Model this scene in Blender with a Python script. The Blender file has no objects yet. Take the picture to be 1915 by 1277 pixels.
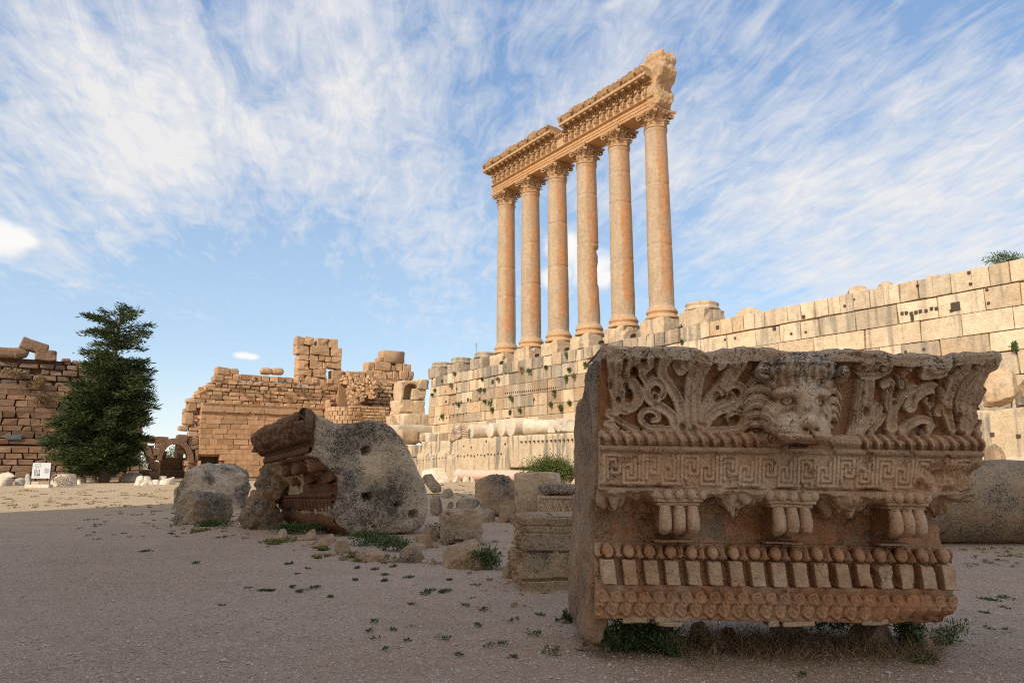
import bpy, bmesh, math, random
import numpy as np
from mathutils import Vector

# ------------------------------------------------------------------ camera, world, sun, exposure
SC = bpy.context.scene
F, CX, CY, EYE = 1340.0, 957.5, 638.5, 1.6
TH = math.atan(229.5 / F)
CT, ST = math.cos(TH), math.sin(TH)
cd = bpy.data.cameras.new("camera")
cam = bpy.data.objects.new("camera", cd)
SC.collection.objects.link(cam)
cam.location = (0, 0, EYE)
cam.rotation_euler = (math.pi / 2 + TH, 0, 0)
cd.sensor_width = 36.0
cd.lens = F / 1915 * 36.0
cd.clip_end = 3000
SC.camera = cam
SC.view_settings.view_transform = 'Standard'
SC.view_settings.look = 'None'
SC.view_settings.exposure = 0.42
SC.view_settings.gamma = 1.0
SC.cycles.use_denoising = False      # keep the stone grain crisp
SC.cycles.filter_width = 1.15

SUN_EL = math.radians(34)
SH = np.array([-0.526, -0.85]); SH /= np.linalg.norm(SH)
SUNV = Vector((SH[0] * math.cos(SUN_EL), SH[1] * math.cos(SUN_EL), math.sin(SUN_EL)))
sl = bpy.data.lights.new("sun", 'SUN')
sl.energy = 3.3
sl.angle = math.radians(0.5)
sl.color = (1.0, 0.90, 0.76)
so = bpy.data.objects.new("sun", sl)
SC.collection.objects.link(so)
so.location = (-20, -40, 60)
so.rotation_euler = (-SUNV).to_track_quat('-Z', 'Y').to_euler()


def ray(px, py):
    x = (px - CX) / F
    u = -(py - CY) / F
    return np.array([x, CT - u * ST, ST + u * CT])


def ndir(px, py):
    d = ray(px, py)
    return d / np.linalg.norm(d)


def make_world():
    w = bpy.data.worlds.new("World")
    SC.world = w
    w.use_nodes = True
    nt = w.node_tree
    nt.nodes.clear()
    N = nt.nodes.new
    L = nt.links.new

    def math_(op, a, b=None, c=None, clamp=False):
        n = N('ShaderNodeMath'); n.operation = op; n.use_clamp = clamp
        for i, v in enumerate((a, b, c)):
            if v is None: continue
            if isinstance(v, (int, float)): n.inputs[i].default_value = v
            else: L(v, n.inputs[i])
        return n.outputs[0]

    def mapr(v, a, b, c=0.0, d=1.0, smooth=True):
        n = N('ShaderNodeMapRange'); n.interpolation_type = 'SMOOTHSTEP' if smooth else 'LINEAR'
        L(v, n.inputs[0])
        for i, q in enumerate((a, b, c, d)): n.inputs[i + 1].default_value = q
        return n.outputs[0]

    def noise(vec, scale, detail, rough, dist=0.0):
        n = N('ShaderNodeTexNoise')
        L(vec, n.inputs['Vector'])
        n.inputs['Scale'].default_value = scale
        n.inputs['Detail'].default_value = detail
        n.inputs['Roughness'].default_value = rough
        n.inputs['Distortion'].default_value = dist
        return n.outputs['Fac']

    tc = N('ShaderNodeTexCoord')
    sep = N('ShaderNodeSeparateXYZ')
    L(tc.outputs['Generated'], sep.inputs[0])
    zz = math_('ADD', math_('MAXIMUM', sep.outputs[2], 0.0), 0.10)
    u = math_('DIVIDE', sep.outputs[0], zz)
    v = math_('DIVIDE', sep.outputs[1], zz)

    def comb(a, b, c=0.0):
        n = N('ShaderNodeCombineXYZ')
        for i, q in enumerate((a, b, c)):
            if isinstance(q, (int, float)): n.inputs[i].default_value = q
            else: L(q, n.inputs[i])
        return n.outputs[0]

    # cirrus sheets drawn out along one wind direction (nearly down the view)
    a = math.radians(12)
    uu = math_('ADD', math_('MULTIPLY', u, math.cos(a)), math_('MULTIPLY', v, math.sin(a)))
    vv = math_('SUBTRACT', math_('MULTIPLY', v, math.cos(a)), math_('MULTIPLY', u, math.sin(a)))
    streak = noise(comb(math_('MULTIPLY', uu, 4.6), math_('MULTIPLY', vv, 1.0), 3.1), 1.0, 10, 0.64, 0.8)
    fine = noise(comb(math_('MULTIPLY', uu, 13.0), math_('MULTIPLY', vv, 4.4), 7.7), 1.0, 9, 0.68, 1.0)
    ripple = noise(comb(math_('MULTIPLY', uu, 9.0), math_('MULTIPLY', vv, 8.0), 1.3), 1.0, 6, 0.6, 0.5)
    big = noise(comb(math_('MULTIPLY', uu, 0.9), math_('MULTIPLY', vv, 0.45), 5.0), 1.0, 4, 0.5, 0.4)

    def lobe(px, py, deg):
        d = ndir(px, py)
        n = N('ShaderNodeVectorMath'); n.operation = 'DOT_PRODUCT'
        L(tc.outputs['Generated'], n.inputs[0]); n.inputs[1].default_value = d
        return mapr(n.outputs['Value'], math.cos(math.radians(deg)), 1.0)

    cover = math_('MULTIPLY', big, 0.55)
    for (px, py, deg, k) in [(430, 210, 20, .13), (330, 380, 14, .13), (700, 260, 14, .10), (80, 250, 15, .12), (1000, 60, 20, .13), (560, 60, 16, .10),
                             (1620, 330, 17, .22), (1750, 420, 13, .15), (1350, 380, 10, .08),
                             (840, 180, 8, -.10), (1520, 120, 12, -.14), (480, 600, 13, -.30),
                             (150, 600, 14, -.20), (1000, 500, 12, -.12), (1330, 520, 8, -.12), (1800, 80, 14, -.05)]:
        cover = math_('ADD', cover, math_('MULTIPLY', lobe(px, py, deg), k))
    tex = math_('ADD', math_('MULTIPLY', streak, 0.66), math_('MULTIPLY', fine, 0.70))
    tex = math_('ADD', tex, math_('MULTIPLY', ripple, 0.46))
    dens = math_('ADD', tex, math_('MULTIPLY', math_('SUBTRACT', cover, 0.52), 0.80))
    cir = mapr(dens, 0.66, 1.12, 0.0, 0.97, smooth=False)
    # fade the cirrus into the pale air near the horizon
    cir = math_('MULTIPLY', cir, mapr(sep.outputs[2], 0.06, 0.26, 0.15, 1.0))
    veil = mapr(sep.outputs[2], 0.0, 0.35, 0.80, 0.75)

    sky = N('ShaderNodeTexSky')
    sky.sky_type = 'NISHITA'
    sky.sun_disc = False
    sky.sun_elevation = SUN_EL
    sky.sun_rotation = math.atan2(SUNV.x, SUNV.y)
    sky.altitude = 1100
    sky.air_density = 1.0
    sky.dust_density = 0.6
    sky.ozone_density = 1.3

    def mix(f, c1, c2):
        n = N('ShaderNodeMix'); n.data_type = 'RGBA'
        L(f, n.inputs[0])
        for i, c in ((6, c1), (7, c2)):
            if isinstance(c, tuple): n.inputs[i].default_value = c
            else: L(c, n.inputs[i])
        return n.outputs[2]

    air = mix(mapr(sep.outputs[2], 0.02, 0.62), AIR_LOW, AIR_HIGH)
    air = mix(mapr(sep.outputs[2], 0.16, 0.0, 0.0, 0.8), air, (3.5, 3.55, 3.5, 1))
    col = mix(veil, sky.outputs[0], air)
    col = mix(cir, col, CLOUD_WHITE)
    # warm bright glow added to the unseen sky round the sun, warming the shade
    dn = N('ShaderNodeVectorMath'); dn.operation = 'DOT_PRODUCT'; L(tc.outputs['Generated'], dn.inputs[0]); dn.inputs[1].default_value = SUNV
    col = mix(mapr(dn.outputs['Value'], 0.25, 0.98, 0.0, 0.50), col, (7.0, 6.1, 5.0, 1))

    # a few small fair-weather cumulus puffs, each fixed to its own direction in the sky
    warp = N('ShaderNodeTexNoise'); L(tc.outputs['Generated'], warp.inputs['Vector'])
    warp.inputs['Scale'].default_value = 26; warp.inputs['Detail'].default_value = 6
    wv = N('ShaderNodeVectorMath'); wv.operation = 'SUBTRACT'; L(warp.outputs['Color'], wv.inputs[0]); wv.inputs[1].default_value = (.5, .5, .5)
    for blobs in ([(14, 440, 38, 28), (-30, 445, 50, 36), (42, 450, 24, 15)],
                  [(455, 665, 17, 7), (470, 667, 14, 6)],
                  [(1060, 470, 40, 34), (1100, 500, 42, 36), (1040, 515, 30, 28), (1130, 520, 22, 20)]):
        m = None
        for (px, py, rx, ry) in blobs:
            d = ndir(px, py)
            right = np.cross(d, [0, 0, 1]); right /= np.linalg.norm(right)
            up = np.cross(right, d)
            sc = N('ShaderNodeVectorMath'); sc.operation = 'MULTIPLY_ADD'
            L(wv.outputs[0], sc.inputs[0]); k = ry / F * 1.5; sc.inputs[1].default_value = (k, k, k); L(tc.outputs['Generated'], sc.inputs[2])
            def dp(vec):
                n = N('ShaderNodeVectorMath'); n.operation = 'DOT_PRODUCT'; L(sc.outputs[0], n.inputs[0]); n.inputs[1].default_value = vec
                return n.outputs['Value']
            dx = math_('DIVIDE', dp(right), rx / F); dy = math_('DIVIDE', dp(up), ry / F)
            front = mapr(dp(d), 0.0, 0.5)
            r2 = math_('SQRT', math_('ADD', math_('MULTIPLY', dx, dx), math_('MULTIPLY', dy, dy)))
            b = math_('MULTIPLY', mapr(r2, 1.25, 0.45), front)
            m = b if m is None else math_('MAXIMUM', m, b)
        col = mix(math_('MULTIPLY', m, 0.93), col, CLOUD_PUFF)
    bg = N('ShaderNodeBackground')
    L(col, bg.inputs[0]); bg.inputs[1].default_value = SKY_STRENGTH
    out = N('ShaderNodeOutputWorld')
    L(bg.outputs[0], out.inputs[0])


SKY_STRENGTH = 0.175
CLOUD_WHITE = (3.7, 3.65, 3.65, 1)
AIR_LOW = (2.2, 2.9, 3.5, 1)
AIR_HIGH = (0.95, 1.6, 2.8, 1)
CLOUD_PUFF = (4.3, 4.2, 4.05, 1)
make_world()

# ------------------------------------------------------------------ geometry helpers
CAM = np.array([0, 0, EYE])
O = np.array([12.967, 60.634, 0.0])          # foot of the nearest standing column
AA = 0.611
EX = np.array([math.sin(AA), -math.cos(AA), 0.0])    # along the colonnade, towards the camera side
NX = np.array([math.cos(AA), math.sin(AA), 0.0])     # into the podium


def LW(p):
    p = np.asarray(p, float)
    return O + p[..., 0:1] * EX + p[..., 1:2] * NX + p[..., 2:3] * np.array([0, 0, 1.0])


def ground_pt(px, py, z=0.0):
    d = ray(px, py); t = (z - EYE) / d[2]
    return CAM + t * d


def onN(px, py, n):
    d = ray(px, py); t = (n - (CAM - O) @ NX) / (d @ NX); q = CAM + t * d - O
    return np.array([q @ EX, n, q[2]])


def onE(px, py, e):
    d = ray(px, py); t = (e - (CAM - O) @ EX) / (d @ EX); q = CAM + t * d - O
    return np.array([e, q @ NX, q[2]])


def atY(px, py, y):
    d = ray(px, py)
    return CAM + d * (y / d[1])


_rs = np.random.RandomState(11)
_perm = np.concatenate([_rs.permutation(256)] * 3)
_g = _rs.normal(size=(256, 3)); _g /= np.linalg.norm(_g, axis=1)[:, None]


def noise3(p, seed=0):
    p = np.asarray(p, float) + seed * 17.31
    i = np.floor(p).astype(int); f = p - i; i &= 255
    u = f * f * f * (f * (f * 6 - 15) + 10)
    r = 0
    for a in (0, 1):
        for b in (0, 1):
            for c in (0, 1):
                h = _perm[_perm[_perm[(i[:, 0] + a) & 255] + ((i[:, 1] + b) & 255)] + ((i[:, 2] + c) & 255)]
                g = _g[h]
                dot = (g * (f - np.array([a, b, c]))).sum(1)
                w = (u[:, 0] if a else 1 - u[:, 0]) * (u[:, 1] if b else 1 - u[:, 1]) * (u[:, 2] if c else 1 - u[:, 2])
                r = r + w * dot
    return r * 1.5


def fbm(p, scale=1.0, octv=4, seed=0, rough=0.5):
    p = np.asarray(p, float) * scale
    r = 0; a = 1.0
    for k in range(octv):
        r = r + a * noise3(p, seed + k * 3)
        p = p * 2.03; a *= rough
    return r


def ridged(p, scale=1.0, octv=3, seed=0):
    p = np.asarray(p, float) * scale
    r = 0; a = 1.0
    for k in range(octv):
        r = r + a * (1 - np.abs(noise3(p, seed + 5 * k)) * 2)
        p = p * 2.1; a *= 0.5
    return r


def in_poly(pts, poly):
    x, y = pts[:, 0], pts[:, 1]
    ins = np.zeros(len(pts), bool)
    n = len(poly)
    for i in range(n):
        x1, y1 = poly[i]; x2, y2 = poly[(i + 1) % n]
        c = ((y1 > y) != (y2 > y)) & (x < (x2 - x1) * (y - y1) / (y2 - y1 + 1e-12) + x1)
        ins ^= c
    return ins


ORIG = {}


class MB:
    def __init__(s):
        s.V = []; s.Q = []; s.T = []; s.D = []; s.n = 0

    def add(s, V, F_, dat=(0.2, 0.3, 0.5)):
        V = np.asarray(V, float)
        F_ = np.asarray(F_, int)
        if F_.size:
            (s.Q if F_.shape[1] == 4 else s.T).append(F_ + s.n)
        s.V.append(V)
        d = np.asarray(dat, float)
        if d.ndim == 1: d = np.tile(d, (len(V), 1))
        s.D.append(d)
        s.n += len(V)

    def more(s, F_):
        """more faces on the vertices added last"""
        F_ = np.asarray(F_, int)
        (s.Q if F_.shape[1] == 4 else s.T).append(F_ + s.n - len(s.V[-1]))

    def mesh(s, name, origin, smooth):
        V = np.concatenate(s.V) - np.asarray(origin)
        D = np.concatenate(s.D)
        q = np.concatenate(s.Q) if s.Q else np.zeros((0, 4), int)
        t = np.concatenate(s.T) if s.T else np.zeros((0, 3), int)
        me = bpy.data.meshes.new(name)
        me.vertices.add(len(V)); me.vertices.foreach_set('co', V.astype(np.float32).ravel())
        me.loops.add(q.size + t.size)
        me.loops.foreach_set('vertex_index', np.concatenate([q.ravel(), t.ravel()]).astype(np.int32))
        me.polygons.add(len(q) + len(t))
        me.polygons.foreach_set('loop_start', np.concatenate([np.arange(len(q)) * 4, q.size + np.arange(len(t)) * 3]).astype(np.int32))
        me.polygons.foreach_set('use_smooth', np.full(len(q) + len(t), bool(smooth)))
        at = me.color_attributes.new('dat', 'FLOAT_COLOR', 'POINT')
        at.data.foreach_set('color', np.c_[D, np.ones(len(D))].astype(np.float32).ravel())
        me.update(calc_edges=True)
        me.validate()
        return me

    def build(s, name, mat, parent=None, label=None, cat=None, group=None, kind=None, smooth=False):
        V = np.concatenate(s.V)
        if parent is not None:
            org = ORIG[parent.name]
        else:
            lo, hi = V.min(0), V.max(0)
            org = np.array([(lo[0] + hi[0]) / 2, (lo[1] + hi[1]) / 2, lo[2]])
        me = s.mesh(name, org, smooth)
        o = bpy.data.objects.new(name, me)
        SC.collection.objects.link(o)
        me.materials.append(mat)
        ORIG[o.name] = org
        if parent is not None: o.parent = parent
        else: o.location = org
        tag(o, label, cat, group, kind)
        return o


def tag(o, label=None, cat=None, group=None, kind=None):
    if label: o['label'] = label
    if cat: o['category'] = cat
    if group: o['group'] = group
    if kind: o['kind'] = kind


def thing(name, label, cat, loc, group=None):
    o = bpy.data.objects.new(name, None)
    SC.collection.objects.link(o)
    o.location = loc
    o.empty_display_size = 0.2
    ORIG[o.name] = np.asarray(loc, float)
    tag(o, label, cat, group)
    return o


_tmpl = {}


def box_lattice(n):
    """surface lattice of a box with n = points per axis; returns integer coords and quads"""
    if n in _tmpl: return _tmpl[n]
    nx, ny, nz = n
    idx = {}; pts = []

    def gid(i, j, k):
        if (i, j, k) not in idx:
            idx[(i, j, k)] = len(pts); pts.append((i, j, k))
        return idx[(i, j, k)]
    Q = []
    for i in range(nx - 1):
        for j in range(ny - 1):
            Q.append([gid(i, j, 0), gid(i, j + 1, 0), gid(i + 1, j + 1, 0), gid(i + 1, j, 0)])
            Q.append([gid(i, j, nz - 1), gid(i + 1, j, nz - 1), gid(i + 1, j + 1, nz - 1), gid(i, j + 1, nz - 1)])
    for i in range(nx - 1):
        for k in range(nz - 1):
            Q.append([gid(i, 0, k), gid(i + 1, 0, k), gid(i + 1, 0, k + 1), gid(i, 0, k + 1)])
            Q.append([gid(i, ny - 1, k), gid(i, ny - 1, k + 1), gid(i + 1, ny - 1, k + 1), gid(i + 1, ny - 1, k)])
    for j in range(ny - 1):
        for k in range(nz - 1):
            Q.append([gid(0, j, k), gid(0, j, k + 1), gid(0, j + 1, k + 1), gid(0, j + 1, k)])
            Q.append([gid(nx - 1, j, k), gid(nx - 1, j + 1, k), gid(nx - 1, j + 1, k + 1), gid(nx - 1, j, k + 1)])
    _tmpl[n] = (np.array(pts), np.array(Q))
    return _tmpl[n]


def rbox(size, bevel=0.03, n=(5, 4, 5), amp=0.0, nscale=1.0, seed=0, chip=0.0):
    """worn stone block centred on the origin"""
    P, Q = box_lattice(n)
    h = np.asarray(size, float) / 2
    b = min(bevel, h.min() * 0.6)
    co = []
    for ax in range(3):
        m = n[ax]
        if m >= 4:
            a = np.concatenate([[-h[ax]], np.linspace(-h[ax] + b, h[ax] - b, m - 2), [h[ax]]])
        else:
            a = np.linspace(-h[ax], h[ax], m)
        co.append(a[P[:, ax]])
    V = np.stack(co, 1)
    inner = np.clip(V, -(h - b), h - b)
    d = V - inner
    ln = np.linalg.norm(d, axis=1)
    nz = ln > 1e-9
    V[nz] = inner[nz] + d[nz] / ln[nz][:, None] * np.minimum(ln[nz], b)[:, None]
    if amp or chip:
        q = V * nscale + seed * 3.77
        dv = np.stack([noise3(q + 9.1), noise3(q + 31.7), noise3(q + 77.3)], 1) * amp
        if chip:
            corner = (np.abs(V) / h)
            e = np.sort(corner, 1)[:, 1]
            w = np.clip((e - 0.75) / 0.25, 0, 1) * np.clip(noise3(V * nscale * 1.7 + seed * 5.1) * 2.2, 0, 1.5)
            dv -= V / np.linalg.norm(V, axis=1)[:, None] * (w * chip)[:, None]
        V = V + dv
    return V, Q


def rotz(a):
    c, s = math.cos(a), math.sin(a)
    return np.array([[c, -s, 0], [s, c, 0], [0, 0, 1.0]])


def roty(a):
    c, s = math.cos(a), math.sin(a)
    return np.array([[c, 0, s], [0, 1, 0], [-s, 0, c.real]])


def rotx(a):
    c, s = math.cos(a), math.sin(a)
    return np.array([[1.0, 0, 0], [0, c, -s], [0, s, c]])


RL = np.stack([EX, NX, [0, 0, 1.0]], 1)     # local (E,N,z) to world rotation


def lathe(prof, seg=32, a0=0.0, a1=2 * math.pi):
    """prof: list of (r,z) -> V,Q around the z axis (closed ring)"""
    prof = np.asarray(prof, float)
    a = np.linspace(a0, a1, seg, endpoint=False)
    V = np.stack([np.outer(prof[:, 0], np.cos(a)), np.outer(prof[:, 0], np.sin(a)), np.repeat(prof[:, 1][:, None], seg, 1)], 2).reshape(-1, 3)
    m = len(prof)
    i, j = np.meshgrid(np.arange(m - 1), np.arange(seg), indexing='ij')
    j2 = (j + 1) % seg
    Q = np.stack([i * seg + j, i * seg + j2, (i + 1) * seg + j2, (i + 1) * seg + j], 2).reshape(-1, 4)
    return V, Q


def gridq(m, n):
    i, j = np.meshgrid(np.arange(m - 1), np.arange(n - 1), indexing='ij')
    return np.stack([i * n + j, i * n + j + 1, (i + 1) * n + j + 1, (i + 1) * n + j], 2).reshape(-1, 4)


def remesh(V, faces, vox, smooth_it=3):
    """voxel remesh a closed shell; returns verts, quads, normals"""
    me = bpy.data.meshes.new("tmp")
    me.from_pydata([tuple(v) for v in V], [], [list(map(int, f)) for f in faces])
    bm = bmesh.new(); bm.from_mesh(me); bmesh.ops.recalc_face_normals(bm, faces=bm.faces); bmesh.ops.triangulate(bm, faces=bm.faces); bm.to_mesh(me); bm.free()
    o = bpy.data.objects.new("tmp", me)
    SC.collection.objects.link(o)
    r = o.modifiers.new("r", 'REMESH'); r.mode = 'VOXEL'; r.voxel_size = vox; r.adaptivity = 0.0
    if smooth_it:
        s = o.modifiers.new("s", 'SMOOTH'); s.factor = 0.5; s.iterations = smooth_it
    dg = bpy.context.evaluated_depsgraph_get()
    e = bpy.data.meshes.new_from_object(o.evaluated_get(dg))
    n = len(e.vertices)
    Vo = np.empty(n * 3, np.float32); e.vertices.foreach_get('co', Vo); Vo = Vo.reshape(-1, 3).astype(float)
    Nn = np.empty(n * 3, np.float32); e.vertices.foreach_get('normal', Nn); Nn = Nn.reshape(-1, 3).astype(float)
    lv = np.empty(len(e.loops), np.int32); e.loops.foreach_get('vertex_index', lv)
    Q = lv.reshape(-1, 4)
    bpy.data.objects.remove(o); bpy.data.meshes.remove(me); bpy.data.meshes.remove(e)
    return Vo, Q, Nn


def shell(layers):
    """stack of equal-length point rings -> verts, faces of a closed shell"""
    n = len(layers[0]); m = len(layers)
    V = np.concatenate(layers)
    Fc = []
    for k in range(m - 1):
        for i in range(n):
            j = (i + 1) % n
            Fc.append([k * n + i, k * n + j, (k + 1) * n + j, (k + 1) * n + i])
    Fc.append(list(range(n))[::-1]); Fc.append([(m - 1) * n + i for i in range(n)])
    return V, Fc


# ------------------------------------------------------------------ materials
def stone(name, colA, colB, gray=(0.30, 0.285, 0.25), dark=(0.035, 0.032, 0.03), sc=1.0, bump=0.03, speck=0.0, gl=0.5, pit=0.5, rough=0.9, streak=0.0, blend=1.1, crack=0.0):
    m = bpy.data.materials.new(name); m.use_nodes = True
    nt = m.node_tree; nt.nodes.clear()
    N = nt.nodes.new; L = nt.links.new

    def math_(op, a, b=None, clamp=False):
        n = N('ShaderNodeMath'); n.operation = op; n.use_clamp = clamp
        for i, v in enumerate((a, b)):
            if v is None: continue
            if isinstance(v, (int, float)): n.inputs[i].default_value = v
            else: L(v, n.inputs[i])
        return n.outputs[0]

    def mapr(v, a, b, c=0.0, d=1.0):
        n = N('ShaderNodeMapRange'); n.interpolation_type = 'SMOOTHSTEP'
        L(v, n.inputs[0])
        for i, q in enumerate((a, b, c, d)): n.inputs[i + 1].default_value = q
        return n.outputs[0]

    tc = N('ShaderNodeTexCoord'); geo = N('ShaderNodeNewGeometry')

    def noise(scale, detail, rough_, off=0.0, dist=0.0, vec=None):
        mp = N('ShaderNodeMapping'); L(vec or geo.outputs['Position'], mp.inputs[0]); mp.inputs[1].default_value = (off, off * .7, off * 1.3)
        n = N('ShaderNodeTexNoise'); L(mp.outputs[0], n.inputs['Vector'])
        n.inputs['Scale'].default_value = scale * sc; n.inputs['Detail'].default_value = detail
        n.inputs['Roughness'].default_value = rough_; n.inputs['Distortion'].default_value = dist
        return n.outputs['Fac']

    at = N('ShaderNodeAttribute'); at.attribute_name = 'dat'
    sp = N('ShaderNodeSeparateColor'); L(at.outputs['Color'], sp.inputs[0])
    R, G, B = sp.outputs[0], sp.outputs[1], sp.outputs[2]
    n1 = noise(0.7, 5, 0.6, 0.0, 0.3)
    n1b = noise(1.3, 6, 0.65, 14.0, 0.3)
    n2 = noise(3.0, 8, 0.68, 4.0, 0.2)
    n3 = noise(17.0, 5, 0.6, 9.0, 0.3)
    n4 = noise(40.0, 3, 0.55, 2.0)

    def mixc(f, a, b, mode='MIX'):
        n = N('ShaderNodeMix'); n.data_type = 'RGBA'; n.blend_type = mode
        if isinstance(f, (int, float)): n.inputs[0].default_value = f
        else: L(f, n.inputs[0])
        for i, c in ((6, a), (7, b)):
            if isinstance(c, tuple): n.inputs[i].default_value = (*c, 1)[:4]
            else: L(c, n.inputs[i])
        return n.outputs[2]

    fo = math_('ADD', G, math_('MULTIPLY', math_('SUBTRACT', n1, 0.5), blend), clamp=True)
    col = mixc(fo, colA, colB)
    val = math_('MULTIPLY', math_('ADD', math_('MULTIPLY', B, 0.62), 0.69), math_('ADD', math_('MULTIPLY', n2, 1.1), 0.45))
    val = math_('MULTIPLY', val, math_('ADD', math_('MULTIPLY', n3, 0.9), 0.55))
    vm = N('ShaderNodeVectorMath'); vm.operation = 'SCALE'; L(col, vm.inputs[0]); L(val, vm.inputs['Scale'])
    col = vm.outputs[0]
    # grey lichen bloom
    gm = mapr(math_('ADD', math_('ADD', math_('MULTIPLY', n2, 0.6), math_('MULTIPLY', n1b, 0.4)), math_('MULTIPLY', math_('SUBTRACT', R, 0.5), 0.4)), 0.47, 0.66, 0.0, gl)
    col = mixc(gm, col, gray)
    if streak:
        mp = N('ShaderNodeMapping'); L(geo.outputs['Position'], mp.inputs[0]); mp.inputs[3].default_value = (2.2, 2.2, 0.16)
        st = N('ShaderNodeTexNoise'); L(mp.outputs[0], st.inputs['Vector']); st.inputs['Scale'].default_value = 1.0; st.inputs['Detail'].default_value = 5
        sm = mapr(math_('ADD', st.outputs['Fac'], math_('MULTIPLY', math_('SUBTRACT', R, .3), .3)), 0.52, 0.68, 0.0, streak)
        col = mixc(sm, col, (0.16, 0.15, 0.13))
    # black lichen specks
    sm = mapr(math_('ADD', n3, math_('MULTIPLY', math_('SUBTRACT', R, 0.6), 0.42)), 0.565 - speck * 0.1, 0.625 - speck * 0.1, 0.0, 0.88)
    sm = math_('MULTIPLY', sm, mapr(n2, 0.34, 0.56))
    col = mixc(sm, col, dark)
    if crack:      # a net of fine brown cracks, broken up by noise
        nz = N('ShaderNodeTexNoise'); L(geo.outputs['Position'], nz.inputs['Vector']); nz.inputs['Scale'].default_value = 5 * sc; nz.inputs['Detail'].default_value = 4
        ma = N('ShaderNodeVectorMath'); ma.operation = 'MULTIPLY_ADD'; L(nz.outputs['Color'], ma.inputs[0]); ma.inputs[1].default_value = (.28 / sc,) * 3; L(geo.outputs['Position'], ma.inputs[2])
        vo = N('ShaderNodeTexVoronoi'); vo.feature = 'DISTANCE_TO_EDGE'; L(ma.outputs[0], vo.inputs['Vector']); vo.inputs['Scale'].default_value = 3.2 * sc
        cm = math_('MULTIPLY', mapr(vo.outputs['Distance'], 0.035, 0.006), mapr(math_('ADD', n1b, math_('MULTIPLY', math_('SUBTRACT', R, .4), .25)), 0.44, 0.58, 0.0, crack))
        col = mixc(cm, col, (0.07, 0.04, 0.025))
    # little pits
    pm = mapr(n4, 0.63, 0.70, 0.0, pit)
    col = mixc(pm, col, (colB[0] * 0.25, colB[1] * 0.22, colB[2] * 0.2))
    bs = N('ShaderNodeBsdfPrincipled')
    L(col, bs.inputs['Base Color']); bs.inputs['Roughness'].default_value = rough
    bs.inputs['Specular IOR Level'].default_value = 0.15
    if bump:
        hh = math_('ADD', math_('MULTIPLY', n2, 1.0), math_('MULTIPLY', n3, 0.45))
        hh = math_('SUBTRACT', hh, math_('MULTIPLY', pm, 0.25))
        hh = math_('ADD', hh, math_('MULTIPLY', n4, 0.16))
        bp = N('ShaderNodeBump'); bp.inputs['Strength'].default_value = 1.0; bp.inputs['Distance'].default_value = bump
        L(hh, bp.inputs['Height']); L(bp.outputs[0], bs.inputs['Normal'])
    out = N('ShaderNodeOutputMaterial'); L(bs.outputs[0], out.inputs[0])
    return m


def plain(name, col, rough=0.7, metal=0.0):
    m = bpy.data.materials.new(name); m.use_nodes = True
    b = m.node_tree.nodes['Principled BSDF']
    n = m.node_tree.nodes.new('ShaderNodeTexNoise'); n.inputs['Scale'].default_value = 9; n.inputs['Detail'].default_value = 5
    mr = m.node_tree.nodes.new('ShaderNodeMix'); mr.data_type = 'RGBA'
    m.node_tree.links.new(n.outputs['Fac'], mr.inputs[0])
    mr.inputs[6].default_value = tuple(c * 0.75 for c in col) + (1,)
    mr.inputs[7].default_value = tuple(min(1, c * 1.2) for c in col) + (1,)
    m.node_tree.links.new(mr.outputs[2], b.inputs['Base Color'])
    b.inputs['Roughness'].default_value = rough; b.inputs['Metallic'].default_value = metal
    return m


def leafmat(name, c1, c2):
    """leaf colour runs from c1 to c2 with the blue channel of 'dat' (a random value per leaf)"""
    m = bpy.data.materials.new(name); m.use_nodes = True
    nt = m.node_tree; b = nt.nodes['Principled BSDF']
    at = nt.nodes.new('ShaderNodeAttribute'); at.attribute_name = 'dat'
    sp = nt.nodes.new('ShaderNodeSeparateColor'); nt.links.new(at.outputs['Color'], sp.inputs[0])
    mr = nt.nodes.new('ShaderNodeMix'); mr.data_type = 'RGBA'
    nt.links.new(sp.outputs[2], mr.inputs[0]); mr.inputs[6].default_value = (*c1, 1); mr.inputs[7].default_value = (*c2, 1)
    nt.links.new(mr.outputs[2], b.inputs['Base Color'])
    b.inputs['Roughness'].default_value = 0.65; b.inputs['Specular IOR Level'].default_value = 0.2
    return m


WARM = (0.54, 0.43, 0.295); ORANGE = (0.46, 0.255, 0.115)
M_POD = stone("podium_limestone", WARM, (0.47, 0.29, 0.15), gray=(0.27, 0.255, 0.22), sc=0.8, bump=0.06, gl=0.6, pit=0.65, streak=0.5)
M_LEDGE = stone("ledge_limestone", (0.53, 0.425, 0.285), (0.45, 0.31, 0.17), gray=(0.25, 0.245, 0.22), sc=0.6, bump=0.07, gl=0.6, pit=0.5, streak=0.8)
M_COL = stone("column_limestone", (0.40, 0.30, 0.20), (0.44, 0.20, 0.085), gray=(0.27, 0.22, 0.165), sc=1.2, bump=0.04, gl=0.3, pit=0.35, blend=0.35)
M_ENT = stone("entablature_limestone", (0.44, 0.30, 0.175), (0.44, 0.215, 0.085), sc=1.2, bump=0.03, gl=0.3, pit=0.4)
M_WEST = stone("west_wall_limestone", (0.48, 0.315, 0.185), (0.45, 0.25, 0.125), gray=(0.27, 0.23, 0.18), sc=0.8, bump=0.04, gl=0.35, pit=0.4)
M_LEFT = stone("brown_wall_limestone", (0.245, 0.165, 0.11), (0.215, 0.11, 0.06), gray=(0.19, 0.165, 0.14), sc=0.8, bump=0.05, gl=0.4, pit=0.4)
M_LION = stone("carved_limestone", (0.53, 0.395, 0.265), (0.40, 0.185, 0.085), gray=(0.46, 0.385, 0.30), sc=3.0, bump=0.014, gl=0.6, pit=0.4, crack=0.85)
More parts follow.
